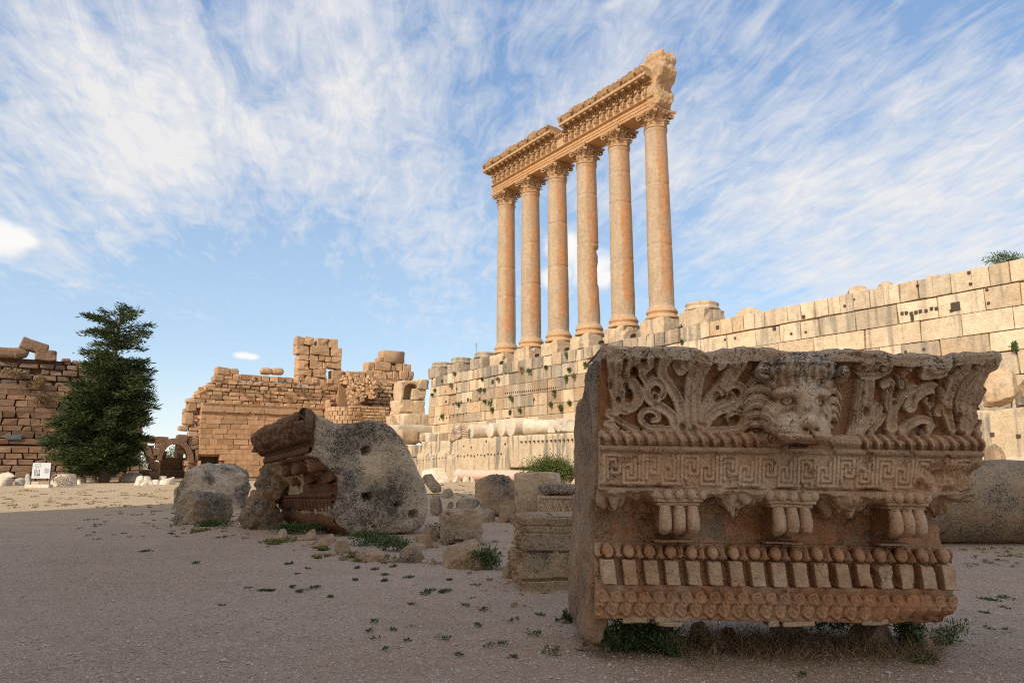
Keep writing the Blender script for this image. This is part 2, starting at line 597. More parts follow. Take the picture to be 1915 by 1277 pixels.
M_SLAB = stone("split_limestone", (0.46, 0.33, 0.22), (0.40, 0.21, 0.11), gray=(0.24, 0.20, 0.16), sc=5.0, bump=0.02, speck=0.4, gl=0.7, pit=0.7, crack=0.5)
M_CARVE = stone("brown_shaded_limestone", (0.235, 0.145, 0.09), (0.165, 0.075, 0.038), gray=(0.22, 0.19, 0.16), sc=2.5, bump=0.015, gl=0.5, pit=0.5, crack=0.6)  # brown stone, its colour darkened for the shade on the carved side
M_ROCK = stone("lichen_rock", (0.54, 0.425, 0.295), (0.46, 0.29, 0.155), gray=(0.22, 0.18, 0.145), dark=(0.05, 0.04, 0.03), sc=1.7, bump=0.05, speck=0.2, gl=0.55, pit=0.5, crack=0.7)
M_BLOCK = stone("pale_fallen_stone", (0.48, 0.365, 0.24), (0.42, 0.225, 0.11), gray=(0.30, 0.255, 0.20), sc=2.2, bump=0.035, speck=0.35, gl=0.7, pit=0.7, crack=0.8)
M_PALE = stone("sunlit_pale_stone", (0.50, 0.44, 0.34), (0.46, 0.33, 0.2), gray=(0.33, 0.31, 0.27), sc=1.2, bump=0.03, gl=0.5, pit=0.5)
M_PINK = stone("pink_granite", (0.52, 0.36, 0.28), (0.50, 0.33, 0.24), sc=1.2, bump=0.02, gl=0.2, pit=0.3)
M_DARK = plain("socket_shade", (0.07, 0.05, 0.034), 0.95)  # even dark colour painted as the shade inside sockets and the wall opening
M_BLACK = plain("black_metal", (0.02, 0.02, 0.022), 0.45, 0.3)
M_SILVER = plain("grey_metal", (0.45, 0.45, 0.45), 0.4, 0.7)

# ------------------------------------------------------------------ ground
def make_ground():
    m = bpy.data.materials.new("gravel_ground"); m.use_nodes = True
    nt = m.node_tree; N = nt.nodes.new; L = nt.links.new
    b = nt.nodes['Principled BSDF']; b.inputs['Roughness'].default_value = 0.95; b.inputs['Specular IOR Level'].default_value = 0.1
    geo = N('ShaderNodeNewGeometry')

    def noise(scale, detail, rough, mscale=None):
        v = geo.outputs['Position']
        if mscale:
            mp = N('ShaderNodeMapping'); L(v, mp.inputs[0]); mp.inputs[3].default_value = mscale; v = mp.outputs[0]
        n = N('ShaderNodeTexNoise'); L(v, n.inputs['Vector']); n.inputs['Scale'].default_value = scale
        n.inputs['Detail'].default_value = detail; n.inputs['Roughness'].default_value = rough
        return n.outputs['Fac']

    def mix(f, a, c, mode='MIX'):
        n = N('ShaderNodeMix'); n.data_type = 'RGBA'; n.blend_type = mode
        if isinstance(f, float): n.inputs[0].default_value = f
        else: L(f, n.inputs[0])
        for i, q in ((6, a), (7, c)):
            if isinstance(q, tuple): n.inputs[i].default_value = (*q, 1)
            else: L(q, n.inputs[i])
        return n.outputs[2]

    def mapr(v, a, c, d=0.0, e=1.0):
        n = N('ShaderNodeMapRange'); n.interpolation_type = 'SMOOTHSTEP'; L(v, n.inputs[0])
        for i, q in enumerate((a, c, d, e)): n.inputs[i + 1].default_value = q
        return n.outputs[0]
    big = noise(0.22, 5, 0.6); mid = noise(1.6, 6, 0.65); gr = noise(60, 4, 0.7); gr2 = noise(130, 2, 0.6)
    vor = N('ShaderNodeTexVoronoi'); L(geo.outputs['Position'], vor.inputs['Vector']); vor.inputs['Scale'].default_value = 48
    c = mix(mapr(big, 0.35, 0.65), (0.57, 0.41, 0.295), (0.52, 0.36, 0.23))
    c = mix(mapr(mid, 0.45, 0.70, 0.0, 0.6), c, (0.46, 0.31, 0.205))
    c = mix(mapr(noise(0.5, 4, 0.6, (1, 2.2, 1)), 0.56, 0.70, 0.0, 0.6), c, (0.42, 0.27, 0.145))
    # single gravel stones
    sep = N('ShaderNodeSeparateColor'); L(vor.outputs['Color'], sep.inputs[0])
    c = mix(mapr(sep.outputs[0], 0.15, 1.0, 0.0, 0.5), c, (0.36, 0.22, 0.14))
    c = mix(mapr(sep.outputs[1], 0.70, 1.0, 0.0, 0.8), c, (0.66, 0.56, 0.46))
    c = mix(mapr(noise(9, 6, 0.75), 0.48, 0.70, 0.0, 0.6), c, (0.35, 0.22, 0.14))
    c = mix(mapr(gr, 0.50, 0.66, 0.0, 0.8), c, (0.19, 0.12, 0.08))
    c = mix(mapr(gr2, 0.58, 0.72, 0.0, 0.5), c, (0.64, 0.54, 0.44))
    c = mix(mapr(noise(0.09, 5, 0.6, (1, 1.8, 1)), 0.40, 0.62, 0.0, 0.45), c, (0.56, 0.42, 0.31))
    c = mix(mapr(noise(2.6, 7, 0.7), 0.55, 0.68, 0.0, 0.5), c, (0.40, 0.255, 0.155))
    # further into the court the gravel gives way to dry yellow turf
    dist = N('ShaderNodeVectorMath'); dist.operation = 'LENGTH'; L(geo.outputs['Position'], dist.inputs[0])
    far = mapr(dist.outputs['Value'], 14, 34)
    c = mix(far, c, mix(0.6, c, (0.52, 0.385, 0.235)))
    c = mix(mapr(noise(0.55, 6, 0.7, (1, 1.6, 1)), 0.52, 0.66, 0.0, 0.65), c, mix(far, (0.42, 0.31, 0.21), (0.42, 0.31, 0.12)))
    L(c, b.inputs['Base Color'])
    bp = N('ShaderNodeBump'); bp.inputs['Strength'].default_value = 0.8; bp.inputs['Distance'].default_value = 0.03
    md = N('ShaderNodeMath'); md.operation = 'MULTIPLY_ADD'; L(vor.outputs['Distance'], md.inputs[0]); md.inputs[1].default_value = -0.6; L(gr, md.inputs[2])
    L(md.outputs[0], bp.inputs['Height']); L(bp.outputs[0], b.inputs['Normal'])
    # one sheet, fine near the camera and coarse towards the horizon
    r = np.concatenate([[0.0], np.geomspace(1.5, 60, 150), np.geomspace(66, 1500, 26)])
    a = np.linspace(0, 2 * math.pi, 289)
    V = np.stack([np.outer(r, np.cos(a)), np.outer(r, np.sin(a)), np.zeros((len(r), len(a)))], 2).reshape(-1, 3)
    V[:, 2] = 0.025 * fbm(V, 0.5, 3, 4) * np.clip(np.hypot(V[:, 0], V[:, 1]) / 4, 0, 1) + 0.006 * fbm(V, 4, 2, 8)
    V[np.hypot(V[:, 0], V[:, 1]) > 70, 2] = -0.05
    mb = MB(); mb.add(V, gridq(len(r), len(a)))
    o = mb.build("ground", m, kind="structure", smooth=True)
    return o


make_ground()
rng = np.random.RandomState(5)


# ------------------------------------------------------------------ coursed masonry
def course_blocks(x0, x1, wmin, wmax, rs):
    x = x0; out = []
    while x < x1 - 1e-6:
        w = rs.uniform(wmin, wmax)
        if x1 - (x + w) < wmin * 0.6: w = x1 - x
        out.append((x, min(x + w, x1))); x += w
    return out


def masonry(mb, plane, val, zs, xr, wr, depth, seed, poly=None, gap=0.012, bevel=0.03, amp=0.02, jitter=0.03, dat=(0.25, 0.25, 0.5), var=(0.25, 0.3, 0.5), skip=None, res=(4, 3, 4), chip=0.08, datf=None, nsc=1.1, ragged=0.0):
    """courses of squared stone in the plane N=val (plane 'N') or E=val (plane 'E').  zs: course edges from the top down or up"""
    rs = np.random.RandomState(seed)
    zs = sorted(zs)
    k = 0
    for z0, z1 in zip(zs[:-1], zs[1:]):
        off = rs.uniform(0, wr[1])
        w0, w1 = wr
        if rs.rand() < 0.25: w0, w1 = w0 * 1.4, w1 * 1.6
        for (a, b) in course_blocks(xr[0] - off, xr[1], w0, w1, rs):
            a = max(a, xr[0])
            if b - a < 0.08: continue
            c = np.array([[(a + b) / 2, (z0 + z1) / 2]])
            k += 1
            r3 = rs.rand(6)
            if poly is not None and not in_poly(c, poly)[0]: continue
            if skip is not None and skip((a + b) / 2, (z0 + z1) / 2, a, b, z0, z1): continue
            if ragged and r3[5] < ragged: continue
            V, Q = rbox((b - a - gap, depth, z1 - z0 - gap), bevel * (0.6 + r3[0]), res, amp, nsc, seed * 91 + k, chip)
            dj = (r3[1] - 0.5) * 2 * jitter
            d = np.array(dat) + (r3[2:5] - 0.5) * 2 * np.array(var)
            if datf is not None: d = datf((a + b) / 2, (z0 + z1) / 2, d)
            if plane == 'N':
                P = V + [(a + b) / 2, val + depth / 2 + dj, (z0 + z1) / 2]
            else:
                P = np.stack([-V[:, 1] + val - depth / 2 + dj, V[:, 0] + (a + b) / 2, V[:, 2] + (z0 + z1) / 2], 1)
            mb.add(LW(P), Q, np.clip(d, 0, 1))


def core(mb, lo, hi, dat=(0.1, 0.6, 0.1)):
    lo = np.array(lo, float); hi = np.array(hi, float)
    V, Q = rbox(hi - lo, 0.01, (2, 2, 2))
    mb.add(LW(V + (lo + hi) / 2), Q, dat)


# podium wall under the columns
NW = -1.8
ZC = [12.45, 11.2, 9.95, 8.7, 7.45, 6.45, 5.3, 4.2, 2.9, 1.6, 0.3, -0.6]


def pod_dat(e, z, d):
    # east of the columns the stone is paler; top course under the columns is greyer; lower courses are more orange
    d = d.copy()
    if e < 3:
        if z > 11.2: d[0] += 0.08; d[1] -= 0.05; d[2] -= 0.1
        elif z < 9.9: d[1] += 0.14
        if -22 < e < -10 and 9 < z < 11.2: d[0] += 0.2
    else:
        d[1] -= 0.22; d[2] += 0.14
        if rng.rand() < 0.15: d[0] += 0.2; d[2] -= 0.18
        if rng.rand() < 0.08: d[1] += 0.5
    return d


mb = MB()
openings = [(-26.6, -25.4, 6.45, 7.45), (-33.2, -32.4, 8.7, 9.6)]


def pod_skip(e, z, a, b, z0, z1):
    for (p, q, r, s) in openings:
        if r - .05 < z < s and p < e < q: return True
    return False


masonry(mb, 'N', NW, ZC[2:], (-38.5, 3.0), (1.0, 2.6), 1.2, 3, dat=(0.3, 0.3, 0.5), datf=pod_dat, skip=pod_skip, amp=0.03, jitter=0.05)
masonry(mb, 'N', NW, [11.2, 9.95], (-38.5, 3.0), (1.4, 3.0), 1.2, 4, dat=(0.35, 0.25, 0.5), datf=pod_dat, amp=0.035, jitter=0.07, chip=0.15)
masonry(mb, 'N', NW, [12.45, 11.2], (-37.6, 5.6), (0.9, 1.9), 1.2, 5, dat=(0.45, 0.25, 0.5), datf=pod_dat, amp=0.06, jitter=0.12, bevel=0.08, chip=0.25, skip=lambda e, z, a, b, c, d: (-5.8 < e < -4.6))
masonry(mb, 'N', NW, [11.2, 9.95, 8.7, 7.6, 6.3, 5.2, 4.2, 2.0], (3.0, 32), (1.3, 2.7), 1.2, 6, var=(.15, .25, .3), dat=(0.22, 0.25, 0.55), datf=pod_dat, amp=0.02, jitter=0.02)
masonry(mb, 'N', NW, [12.45, 11.25], (5.6, 32), (0.82, 1.12), 1.2, 7, var=(.15, .25, .3), dat=(0.25, 0.25, 0.55), datf=pod_dat, amp=0.025, jitter=0.02, skip=lambda e, z, a, b, c, d: False)
core(mb, (-38.4, NW + 0.25, -0.5), (32, NW + 1.1, 12.2))
core(mb, (-38.4, NW + 1.1, -0.5), (32, 14, 12.35), (0.3, 0.2, 0.4))
podium = mb.build("podium_wall", M_POD, label="tall wall of big squared limestone blocks carrying the six columns", cat="wall")

# dark boxes set on the blocks, their colour standing for shaded peg holes
mb = MB()


def dark_peg(e, z, w=0.16, h=0.16):
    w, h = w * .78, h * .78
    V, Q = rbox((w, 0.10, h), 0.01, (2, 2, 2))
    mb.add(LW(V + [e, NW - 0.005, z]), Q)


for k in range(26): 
    q = onN(945 + k * 3.9, 735 - 0.30 * k - 0.02 * k * k * 0.3, NW); dark_peg(q[0], q[2], 0.11, 0.2)
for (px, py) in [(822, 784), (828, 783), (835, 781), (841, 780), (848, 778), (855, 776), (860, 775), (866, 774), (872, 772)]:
    q = onN(px, py, NW); dark_peg(q[0], q[2], 0.2, 0.2)
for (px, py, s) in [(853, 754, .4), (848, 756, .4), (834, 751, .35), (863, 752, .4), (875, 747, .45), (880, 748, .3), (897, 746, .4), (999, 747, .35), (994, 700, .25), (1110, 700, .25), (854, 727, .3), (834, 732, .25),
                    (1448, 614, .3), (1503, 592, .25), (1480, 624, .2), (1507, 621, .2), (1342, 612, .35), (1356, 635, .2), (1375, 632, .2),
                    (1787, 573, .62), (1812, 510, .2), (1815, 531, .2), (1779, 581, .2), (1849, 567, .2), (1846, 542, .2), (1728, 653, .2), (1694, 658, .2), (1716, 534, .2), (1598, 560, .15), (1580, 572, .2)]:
    q = onN(px, py, NW); dark_peg(q[0], q[2], s, s)
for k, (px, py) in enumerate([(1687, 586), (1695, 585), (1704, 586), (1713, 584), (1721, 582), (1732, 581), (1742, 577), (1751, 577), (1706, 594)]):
    q = onN(px, py, NW); dark_peg(q[0], q[2], .22, .24 if k < 8 else .5)
mb.build("dark_peg_box", M_DARK, podium)

# the long megalith ledge in front of the podium
NL = -6.0
ZL = 4.22
mb = MB()
cuts = [(-33.5, -24.0), (-24.0, -14.9), (-14.9, -2.0), (-2.0, 10.5), (10.5, 22.0), (22.0, 34.0)]
for k, (a, b) in enumerate(cuts):
    V, Q = rbox((b - a - 0.03, 4.4, ZL - 1.2 if k in (2, 3) else ZL + 0.5), 0.10, (40, 6, 16), 0.055, 0.8, 40 + k, 0.2)
    z0 = 1.25 if k in (2, 3) else -0.5
    P = V + [(a + b) / 2, NL + 2.2 + (0.12 if k == 2 else 0), (z0 + ZL + (0.05 * k if k < 4 else 0.1)) / 2]
    if k == 0:      # stepped recess along the top of the first monolith
        top = (P[:, 2] > 2.8 + 0.25 * np.sin(P[:, 0] * 1.3)) & (P[:, 1] < NL + 0.3)
        P[top, 1] += 0.55
    mb.add(LW(P), Q, (0.5 if k == 0 else 0.4, 0.2 + 0.1 * (k % 2), 0.6))
core(mb, (-33, NL + 4.3, -0.5), (34, NW + 0.3, 3.9))
core(mb, (-14.5, NL + 1.1, -0.5), (10, NL + 4, 1.3))
ledge = mb.build("ledge_wall", M_LEDGE, label="long low ledge of giant monoliths at the foot of the podium wall", cat="wall", smooth=True)
mb = MB()


def ledge_dark_peg(px, py, s=0.16):
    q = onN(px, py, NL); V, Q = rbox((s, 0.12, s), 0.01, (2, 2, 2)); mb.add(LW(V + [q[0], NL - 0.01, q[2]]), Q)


for k in range(15): ledge_dark_peg(975 + k * 7.9, 826 - 0.35 * k)
for k in range(14): ledge_dark_peg(856 + k * 6.3, 853 - 0.35 * k + (k % 3 - 1))
for k in range(10): ledge_dark_peg(780 + k * 6.0, 861 - 0.6 * k, 0.12)
for (px, py) in [(1856, 812), (1905, 815), (910, 825), (945, 830), (882, 836), (868, 834)]: ledge_dark_peg(px, py, 0.18)
mb.build("dark_peg_box", M_DARK, ledge)  # dark boxes again, painted shade for the ledge's peg holes


# ------------------------------------------------------------------ the six columns
ZB, ZT, ZCAP = 14.8, 31.2, 33.0
SP = 4.75


def acanthus(mb, ang, r0, z0, h, w, out, dat):
    """one curled leaf standing on the bell"""
    n, m = 7, 5
    t = np.linspace(0, 1, n)
    rr = r0 + out * (0.25 * t + 0.75 * np.clip((t - 0.55) / 0.45, 0, 1) ** 1.5)
    zz = z0 + h * (t - 0.32 * np.clip((t - 0.78) / 0.22, 0, 1) ** 2)
    ww = w * (0.7 + 0.5 * np.sin(t * 2.6)) * (1 - 0.55 * np.clip((t - 0.7) / 0.3, 0, 1))
    ww = ww * (1 + 0.18 * np.cos(t * 19))
    s = np.linspace(-1, 1, m)
    R = rr[:, None] + 0.05 * (1 - np.abs(s))[None, :] - 0.05 * (s ** 2)[None, :]
    X = ww[:, None] * s[None, :]
    Z = np.repeat(zz[:, None], m, 1)
    front = np.stack([R, X, Z], 2).reshape(-1, 3)
    back = front.copy(); back[:, 0] -= 0.07
    Q1 = gridq(n, m)
    V = np.concatenate([front, back])
    k = n * m
    ring = [i * m for i in range(n)] + [(n - 1) * m + j for j in range(1, m)] + [i * m + m - 1 for i in range(n - 2, -1, -1)] + [j for j in range(m - 2, 0, -1)]
    side = [[a, b, b + k, a + k] for a, b in zip(ring, ring[1:] + ring[:1])]
    Q = np.concatenate([Q1, Q1[:, ::-1] + k, np.array(side)])
    mb.add(V @ rotz(ang).T, Q, dat)


def volute(mb, ang, r0, z0, rad, dat, thick=0.16):
    a = np.linspace(0, 2.2 * math.pi, 20)
    pts = []
    for i, q in enumerate(a):
        rr = rad * (1 - 0.42 * i / 19)
        pts.append((r0 + rr * math.sin(q), z0 + rr * math.cos(q)))
    pts = np.array(pts)
    n = len(pts); V = []
    c = np.array([r0, z0])
    for s, k in ((-thick, 1.0), (thick, 1.0), (thick, 0.55), (-thick, 0.55)):
        q = c + (pts - c) * k
        V.append(np.c_[q[:, 0], np.full(n, s), q[:, 1]])
    V = np.concatenate(V)
    Q = []
    for i in range(n - 1):
        for p in range(4):
            p2 = (p + 1) % 4
            Q.append([p * n + i, p2 * n + i, p2 * n + i + 1, p * n + i + 1])
    mb.add(V @ rotz(ang).T, np.array(Q), dat)


def capital_mb(seed):
    rs = np.random.RandomState(seed)
    mb = MB()
    H = 2.15
    V, Q = lathe([(0.0, 0.0), (0.96, 0), (1.04, 0.05), (1.04, 0.13), (0.92, 0.2), (0.88, 0.5), (0.90, 1.0), (1.0, 1.5), (1.16, 1.8), (1.2, H - 0.3), (0, H - 0.3)], 32)
    mb.add(V, Q, (0.3, 0.3, 0.35))
    for row, (z0, h, r0, out, w) in enumerate([(0.18, 0.85, 0.93, 0.36, 0.27), (0.62, 0.98, 0.93, 0.46, 0.27)]):
        for k in range(8):
            if rs.rand() < 0.06: continue
            acanthus(mb, (k + 0.5 * row) * math.pi / 4 + rs.uniform(-.05, .05), r0, z0, h * rs.uniform(.93, 1.04), w, out * rs.uniform(0.75, 1.15), (0.3, 0.3, rs.uniform(.2, .6)))
    for k in range(4):
        a = math.pi / 4 + k * math.pi / 2
        volute(mb, a, 1.42, 1.55, 0.27, (0.3, 0.35, 0.45))
        for s in (-1, 1):
            acanthus(mb, a + s * 0.33, 0.98, 0.95, 0.85, 0.16, 0.5, (0.3, 0.3, 0.4))
            volute(mb, k * math.pi / 2 + s * 0.17, 1.17, 1.55, 0.15, (0.3, 0.3, 0.4), 0.09)
        acanthus(mb, k * math.pi / 2, 1.02, 1.35, 0.7, 0.2, 0.22, (0.3, 0.3, 0.5))
    # abacus with hollow sides
    ring = []
    for k in range(4):
        a = k * math.pi / 2
        for s in np.linspace(-1, 1, 9)[:-1]:
            x = 1.30 - 0.24 * (1 - s * s); y = 1.30 * s
            ring.append((x * math.cos(a) - y * math.sin(a), x * math.sin(a) + y * math.cos(a)))
    ring = np.array(ring)
    lay = [np.c_[ring * 0.94, np.full(len(ring), H - 0.32)], np.c_[ring, np.full(len(ring), H - 0.22)], np.c_[ring * 1.02, np.full(len(ring), H - 0.05)], np.c_[ring * 1.0, np.full(len(ring), H)]]
    n = len(ring)
    Vv = np.concatenate(lay + [[[0, 0, H - 0.32]], [[0, 0, H]]])
    Qs = [[k * n + i, k * n + (i + 1) % n, (k + 1) * n + (i + 1) % n, (k + 1) * n + i] for k in range(3) for i in range(n)]
    mb.add(Vv, np.array(Qs), (0.3, 0.3, 0.45))
    mb.more(np.array([[(i + 1) % n, i, 4 * n] for i in range(n)] + [[3 * n + i, 3 * n + (i + 1) % n, 4 * n + 1] for i in range(n)]))
    mb.V = [v * [1.03, 1.03, (ZCAP - ZT) / H] for v in mb.V]
    mb.V = [v + np.stack([noise3(v * 3.1 + 3), noise3(v * 3.1 + 40), noise3(v * 3.1 + 80)], 1) * 0.035 for v in mb.V]
    return mb


def smst(x, a, b):
    t = np.clip((x - a) / (b - a), 0, 1)
    return t * t * (3 - 2 * t)


def shaft_mb(i, seed):
    rs = np.random.RandomState(seed)
    seg = 72
    zs = np.linspace(0, ZT - ZB, 150)
    t = zs / (ZT - ZB)
    r = 1.10 - 0.135 * t ** 1.6
    r[:2] += [0.10, 0.04]
    r[-4:] += [0.0, 0.05, 0.07, 0.05]
    a = np.linspace(0, 2 * math.pi, seg, endpoint=False)
    Rr = np.repeat(r[:, None], seg, 1)
    A, Z = np.meshgrid(a, zs)
    P = np.stack([np.cos(A) * 1.0 + i * 7, np.sin(A) * 1.0, Z * 0.35], 2).reshape(-1, 3)
    n = fbm(P, 1.2, 4, seed).reshape(Rr.shape)
    Rr = Rr + 0.012 * n
    # drum joints
    for zj in JOINTS[i]:
        Rr -= 0.07 * np.exp(-((Z - zj - 0.05 * np.sin(A * 2 + i)) / 0.07) ** 2) * (.6 + .8 * np.clip(n + .4, 0, 1))
    # broken foot
    rough = smst(Z, 1.5 + 0.9 * n, 0.2) * (0.5 + 0.8 * np.clip(n, -0.6, 1))
    Rr -= 0.06 * np.clip(rough, 0, 1)
    wear = np.clip(np.cos(A - math.radians(-52 - 20)), 0, 1) ** 3      # weather-worn on the north-east edge
    wear2 = np.clip(np.cos(A - math.radians(10)), 0, 1) ** 2
    if i == 2:      # the big scar of the fourth column from the far end
        gash = smst(Z, 7.85, 7.6) * smst(Z, 0.5, 6.6) * wear2 * (0.8 + 0.7 * fbm(P, 2.0, 3, 9).reshape(Rr.shape))
        Rr -= 0.42 * np.clip(gash, 0, 1.3)
    if i in (0, 1, 3): Rr -= 0.07 * wear2 * np.clip(fbm(P, 2.5, 3, seed + 4).reshape(Rr.shape), 0, 1) * smst(Z, 9, 3)
    V = np.stack([np.cos(A) * Rr, np.sin(A) * Rr, Z], 2).reshape(-1, 3)
    ii, j = np.meshgrid(np.arange(len(zs) - 1), np.arange(seg), indexing='ij'); j2 = (j + 1) % seg
    Q = np.stack([ii * seg + j, ii * seg + j2, (ii + 1) * seg + j2, (ii + 1) * seg + j], 2).reshape(-1, 4)
    # a rust-orange rain stain runs down the sheltered east quarter of every shaft
    edge = 0.16 * fbm(np.stack([A * 0 + i, A * 0, Z * 0.5], 2).reshape(-1, 3), 1.0, 3, 5).reshape(Rr.shape)
    da = (A - math.radians(STAIN[i]) + math.pi) % (2 * math.pi) - math.pi
    st = smst(da + edge, -0.66, -0.50) * smst(da + edge, 0.62, 0.40)
    st = st * (0.75 + 0.5 * n) * smst(Z, 0.0, 2.2)
    d = np.stack([0.30 * (1 - st) + 0.1 * n, np.clip(0.02 + .85 * st, 0, 1), np.clip(0.55 - 0.10 * st + 0.2 * n, 0, 1)], 2).reshape(-1, 3)
    mb = MB(); mb.add(V, Q, np.clip(d, 0, 1))
    return mb


# world angle of the stain centre: seen from the camera it sits right of the middle of the shaft
STAIN = [-66, -64, -62, -62, -62, -64]
JOINTS = [(5.6, 11.2), (5.4, 10.9, 13.9), (8.15, 13.2), (6.9, 11.6), (6.0, 10.6), (5.5, 8.9)]
LABELS = ["nearest and rightmost of the six standing columns, with a battered foot",
          "standing column second from the right, next to the nearest one",
          "standing column with a long gouge broken out of its right side below mid height",
          "standing column just left of the gouged one, third from the far end",
          "standing column second from the far left end of the row",
          "farthest and leftmost of the six standing columns"]
cap_me = None
COLS = []


def pedestal(mb, seed, w=2.72, h=1.42, chamf=True):
    V, Q = rbox((w, w, h), 0.05, (8, 8, 6), 0.035, 0.9, seed, 0.22)
    V = V + [0, 0, h / 2]
    # the broken corner slope seen on most of the pedestals
    s = (V[:, 0] + w / 2) + (h - V[:, 2]) * 1.1
    cut = np.clip(0.45 - s, 0, 1); V[:, 2] -= cut * 0.4
    mb.add(V @ RL.T, Q, (0.3, 0.28, 0.55))


def base_rings(mb):
    prof = [(0.0, 1.40), (1.42, 1.40), (1.46, 1.50), (1.42, 1.62), (1.33, 1.68), (1.27, 1.80), (1.27, 1.88), (1.33, 1.94), (1.37, 2.04), (1.33, 2.15), (1.24, 2.22), (1.22, 2.36), (0, 2.36)]
    V, Q = lathe(prof, 56)
    V = V + np.stack([noise3(V * 2 + 3), noise3(V * 2 + 33), noise3(V * 2 + 63)], 1) * 0.02
    mb.add(V, Q, (0.25, 0.35, 0.6))


for i in range(6):
    loc = LW(np.array([[-SP * i, 0.0, 12.43]]))[0]
    c = thing("column", LABELS[i], "column", loc, "standing temple columns")
    ORIG['_zero'] = np.zeros(3)
    for nm, mbx, mat, dz in (("pedestal", MB(), M_POD, 0.0), ("base", MB(), M_ENT, 0.0), ("shaft", shaft_mb(i, 20 + i), M_COL, ZB - 12.43)):
        if nm == "pedestal": pedestal(mbx, 60 + i)
        if nm == "base": base_rings(mbx)
        mbx.V = [v + loc + [0, 0, dz] for v in mbx.V]
        mbx.build(nm, mat, c, smooth=(nm != "pedestal"))
    if cap_me is None:
        mbx = capital_mb(3); mbx.V = [v @ RL.T + loc + [0, 0, ZT - 12.43] for v in mbx.V]
        cap = mbx.build("capital", M_ENT, c); cap_me = cap
    else:
        cp = cap_me.copy(); SC.collection.objects.link(cp); cp.parent = c
        cp.rotation_euler.z = [0, .0, math.pi / 2, math.pi, -math.pi / 2, 0][i]
    COLS.append(c)


# ------------------------------------------------------------------ entablature
def sweep_mb(mb, prof, e0, e1, n, dat, amp=0.012, seed=0, topfun=None, caps=True, nn=None):
    """closed profile [(N, z)] drawn out along E from e0 to e1"""
    prof = np.asarray(prof, float)
    es = np.linspace(e0, e1, n)
    m = len(prof)
    V = np.stack([np.repeat(es[:, None], m, 1), np.repeat(prof[None, :, 0], n, 0), np.repeat(prof[None, :, 1], n, 0)], 2)
    if topfun is not None: V = topfun(V)
    V = V.reshape(-1, 3)
    V = V + np.stack([noise3(V * 1.3 + seed), noise3(V * 1.3 + 40 + seed), noise3(V * 1.3 + 90 + seed)], 1) * amp
    i, j = np.meshgrid(np.arange(n - 1), np.arange(m), indexing='ij'); j2 = (j + 1) % m
    Q = np.stack([i * m + j, i * m + j2, (i + 1) * m + j2, (i + 1) * m + j], 2).reshape(-1, 4)
    # end caps by fan
    c0 = V[:m].mean(0); c1 = V[-m:].mean(0)
    V = np.concatenate([V, [c0, c1]])
    k = n * m
    T = np.array([[(j + 1) % m, j, k] for j in range(m)] + [[(n - 1) * m + j, (n - 1) * m + (j + 1) % m, k + 1] for j in range(m)])
    mb.add(LW(V), Q, dat)
    mb.more(T)


EL, ER = -SP * 5 - 1.35, 1.0
ent = thing("entablature", "carved stone entablature lying across the tops of the six columns", "entablature", LW(np.array([[-SP * 2.5, 0, ZCAP]]))[0])
mb = MB()
z = ZCAP
prof = [(-1.0, z), (-1.0, z + .27), (-1.05, z + .27), (-1.05, z + .54), (-1.10, z + .54), (-1.10, z + .80), (-1.16, z + .83), (-1.32, z + .94), (-1.32, z + 1.0), (-1.0, z + 1.02), (1.0, z + 1.02), (1.0, z)]
for k in range(6):
    a = EL if k == 0 else -SP * (5 - k) - SP * 0 - 0.0
    b = -SP * (4 - k) if k < 5 else ER
    if k == 5: a = 0.0
    a = EL if k == 0 else -SP * (5 - k)
    b = min(-SP * (4 - k), ER)
    if b - a < 0.05: continue
    sweep_mb(mb, prof, a + 0.012, b - 0.012, 24, (0.12, 0.62, 0.6 + 0.1 * (k % 2)), 0.018, k)
mb.build("architrave", M_ENT, ent)
zf = z + 1.02
mb = MB()
sweep_mb(mb, [(-0.98, zf), (-0.98, zf + 1.12), (-1.06, zf + 1.2), (1.0, zf + 1.2), (1.0, zf)], EL + 0.05, ER - 0.1, 60, (0.2, 0.2, 0.75), 0.02, 5)
mb.build("frieze", M_ENT, ent)
# projecting animal foreparts along the frieze: scroll bracket below, breast and head above
nb = 27
br0 = None
for k in range(nb):
    e = EL + 0.55 + k * (ER - 0.9 - EL - 0.55) / (nb - 1)
    if k in (13,): continue
    if br0 is None:
        mbx = MB()
        for (sz, c, s) in [((0.34, 0.36, 0.5), (0, -0.16, 0.3), 1), ((0.30, 0.44, 0.34), (0, -0.24, 0.70), 2), ((0.24, 0.42, 0.28), (0, -0.42, 0.92), 3), ((0.40, 0.26, 0.14), (0, -0.16, 1.04), 4), ((0.12, 0.3, 0.34), (-0.12, -0.36, 0.42), 5), ((0.12, 0.3, 0.34), (0.12, -0.36, 0.42), 6)]:
            V, Q = rbox(sz, 0.09, (5, 5, 5), 0.03, 3, s); mbx.add(V + c, Q, (0.3, 0.3, 0.4))
        mbx.V = [LW(v + [e, -0.98, zf]) for v in mbx.V]
        br0 = mbx.build("frieze_bracket", M_ENT, ent, smooth=True); e00 = e
    else:
        b = br0.copy(); SC.collection.objects.link(b); b.parent = ent
        b.location = Vector((EX * (e - e00)).tolist())
zd = zf + 1.2
mb = MB()
sweep_mb(mb, [(-1.05, zd), (-1.12, zd + .06), (-1.12, zd + .33), (-1.3, zd + .4), (1.0, zd + .4), (1.0, zd)], EL - 0.02, ER - 0.15, 40, (0.2, 0.3, 0.5), 0.015, 6)
for k in range(92):
    e = EL + 0.1 + k * (ER - EL - 0.4) / 91
    V, Q = rbox((0.17, 0.2, 0.24), 0.015, (2, 2, 2)); mb.add(LW(V + [e, -1.22, zd + 0.2]), Q, (0.2, 0.3, 0.6))
mb.build("dentil_course", M_ENT, ent)
zc = zd + .4
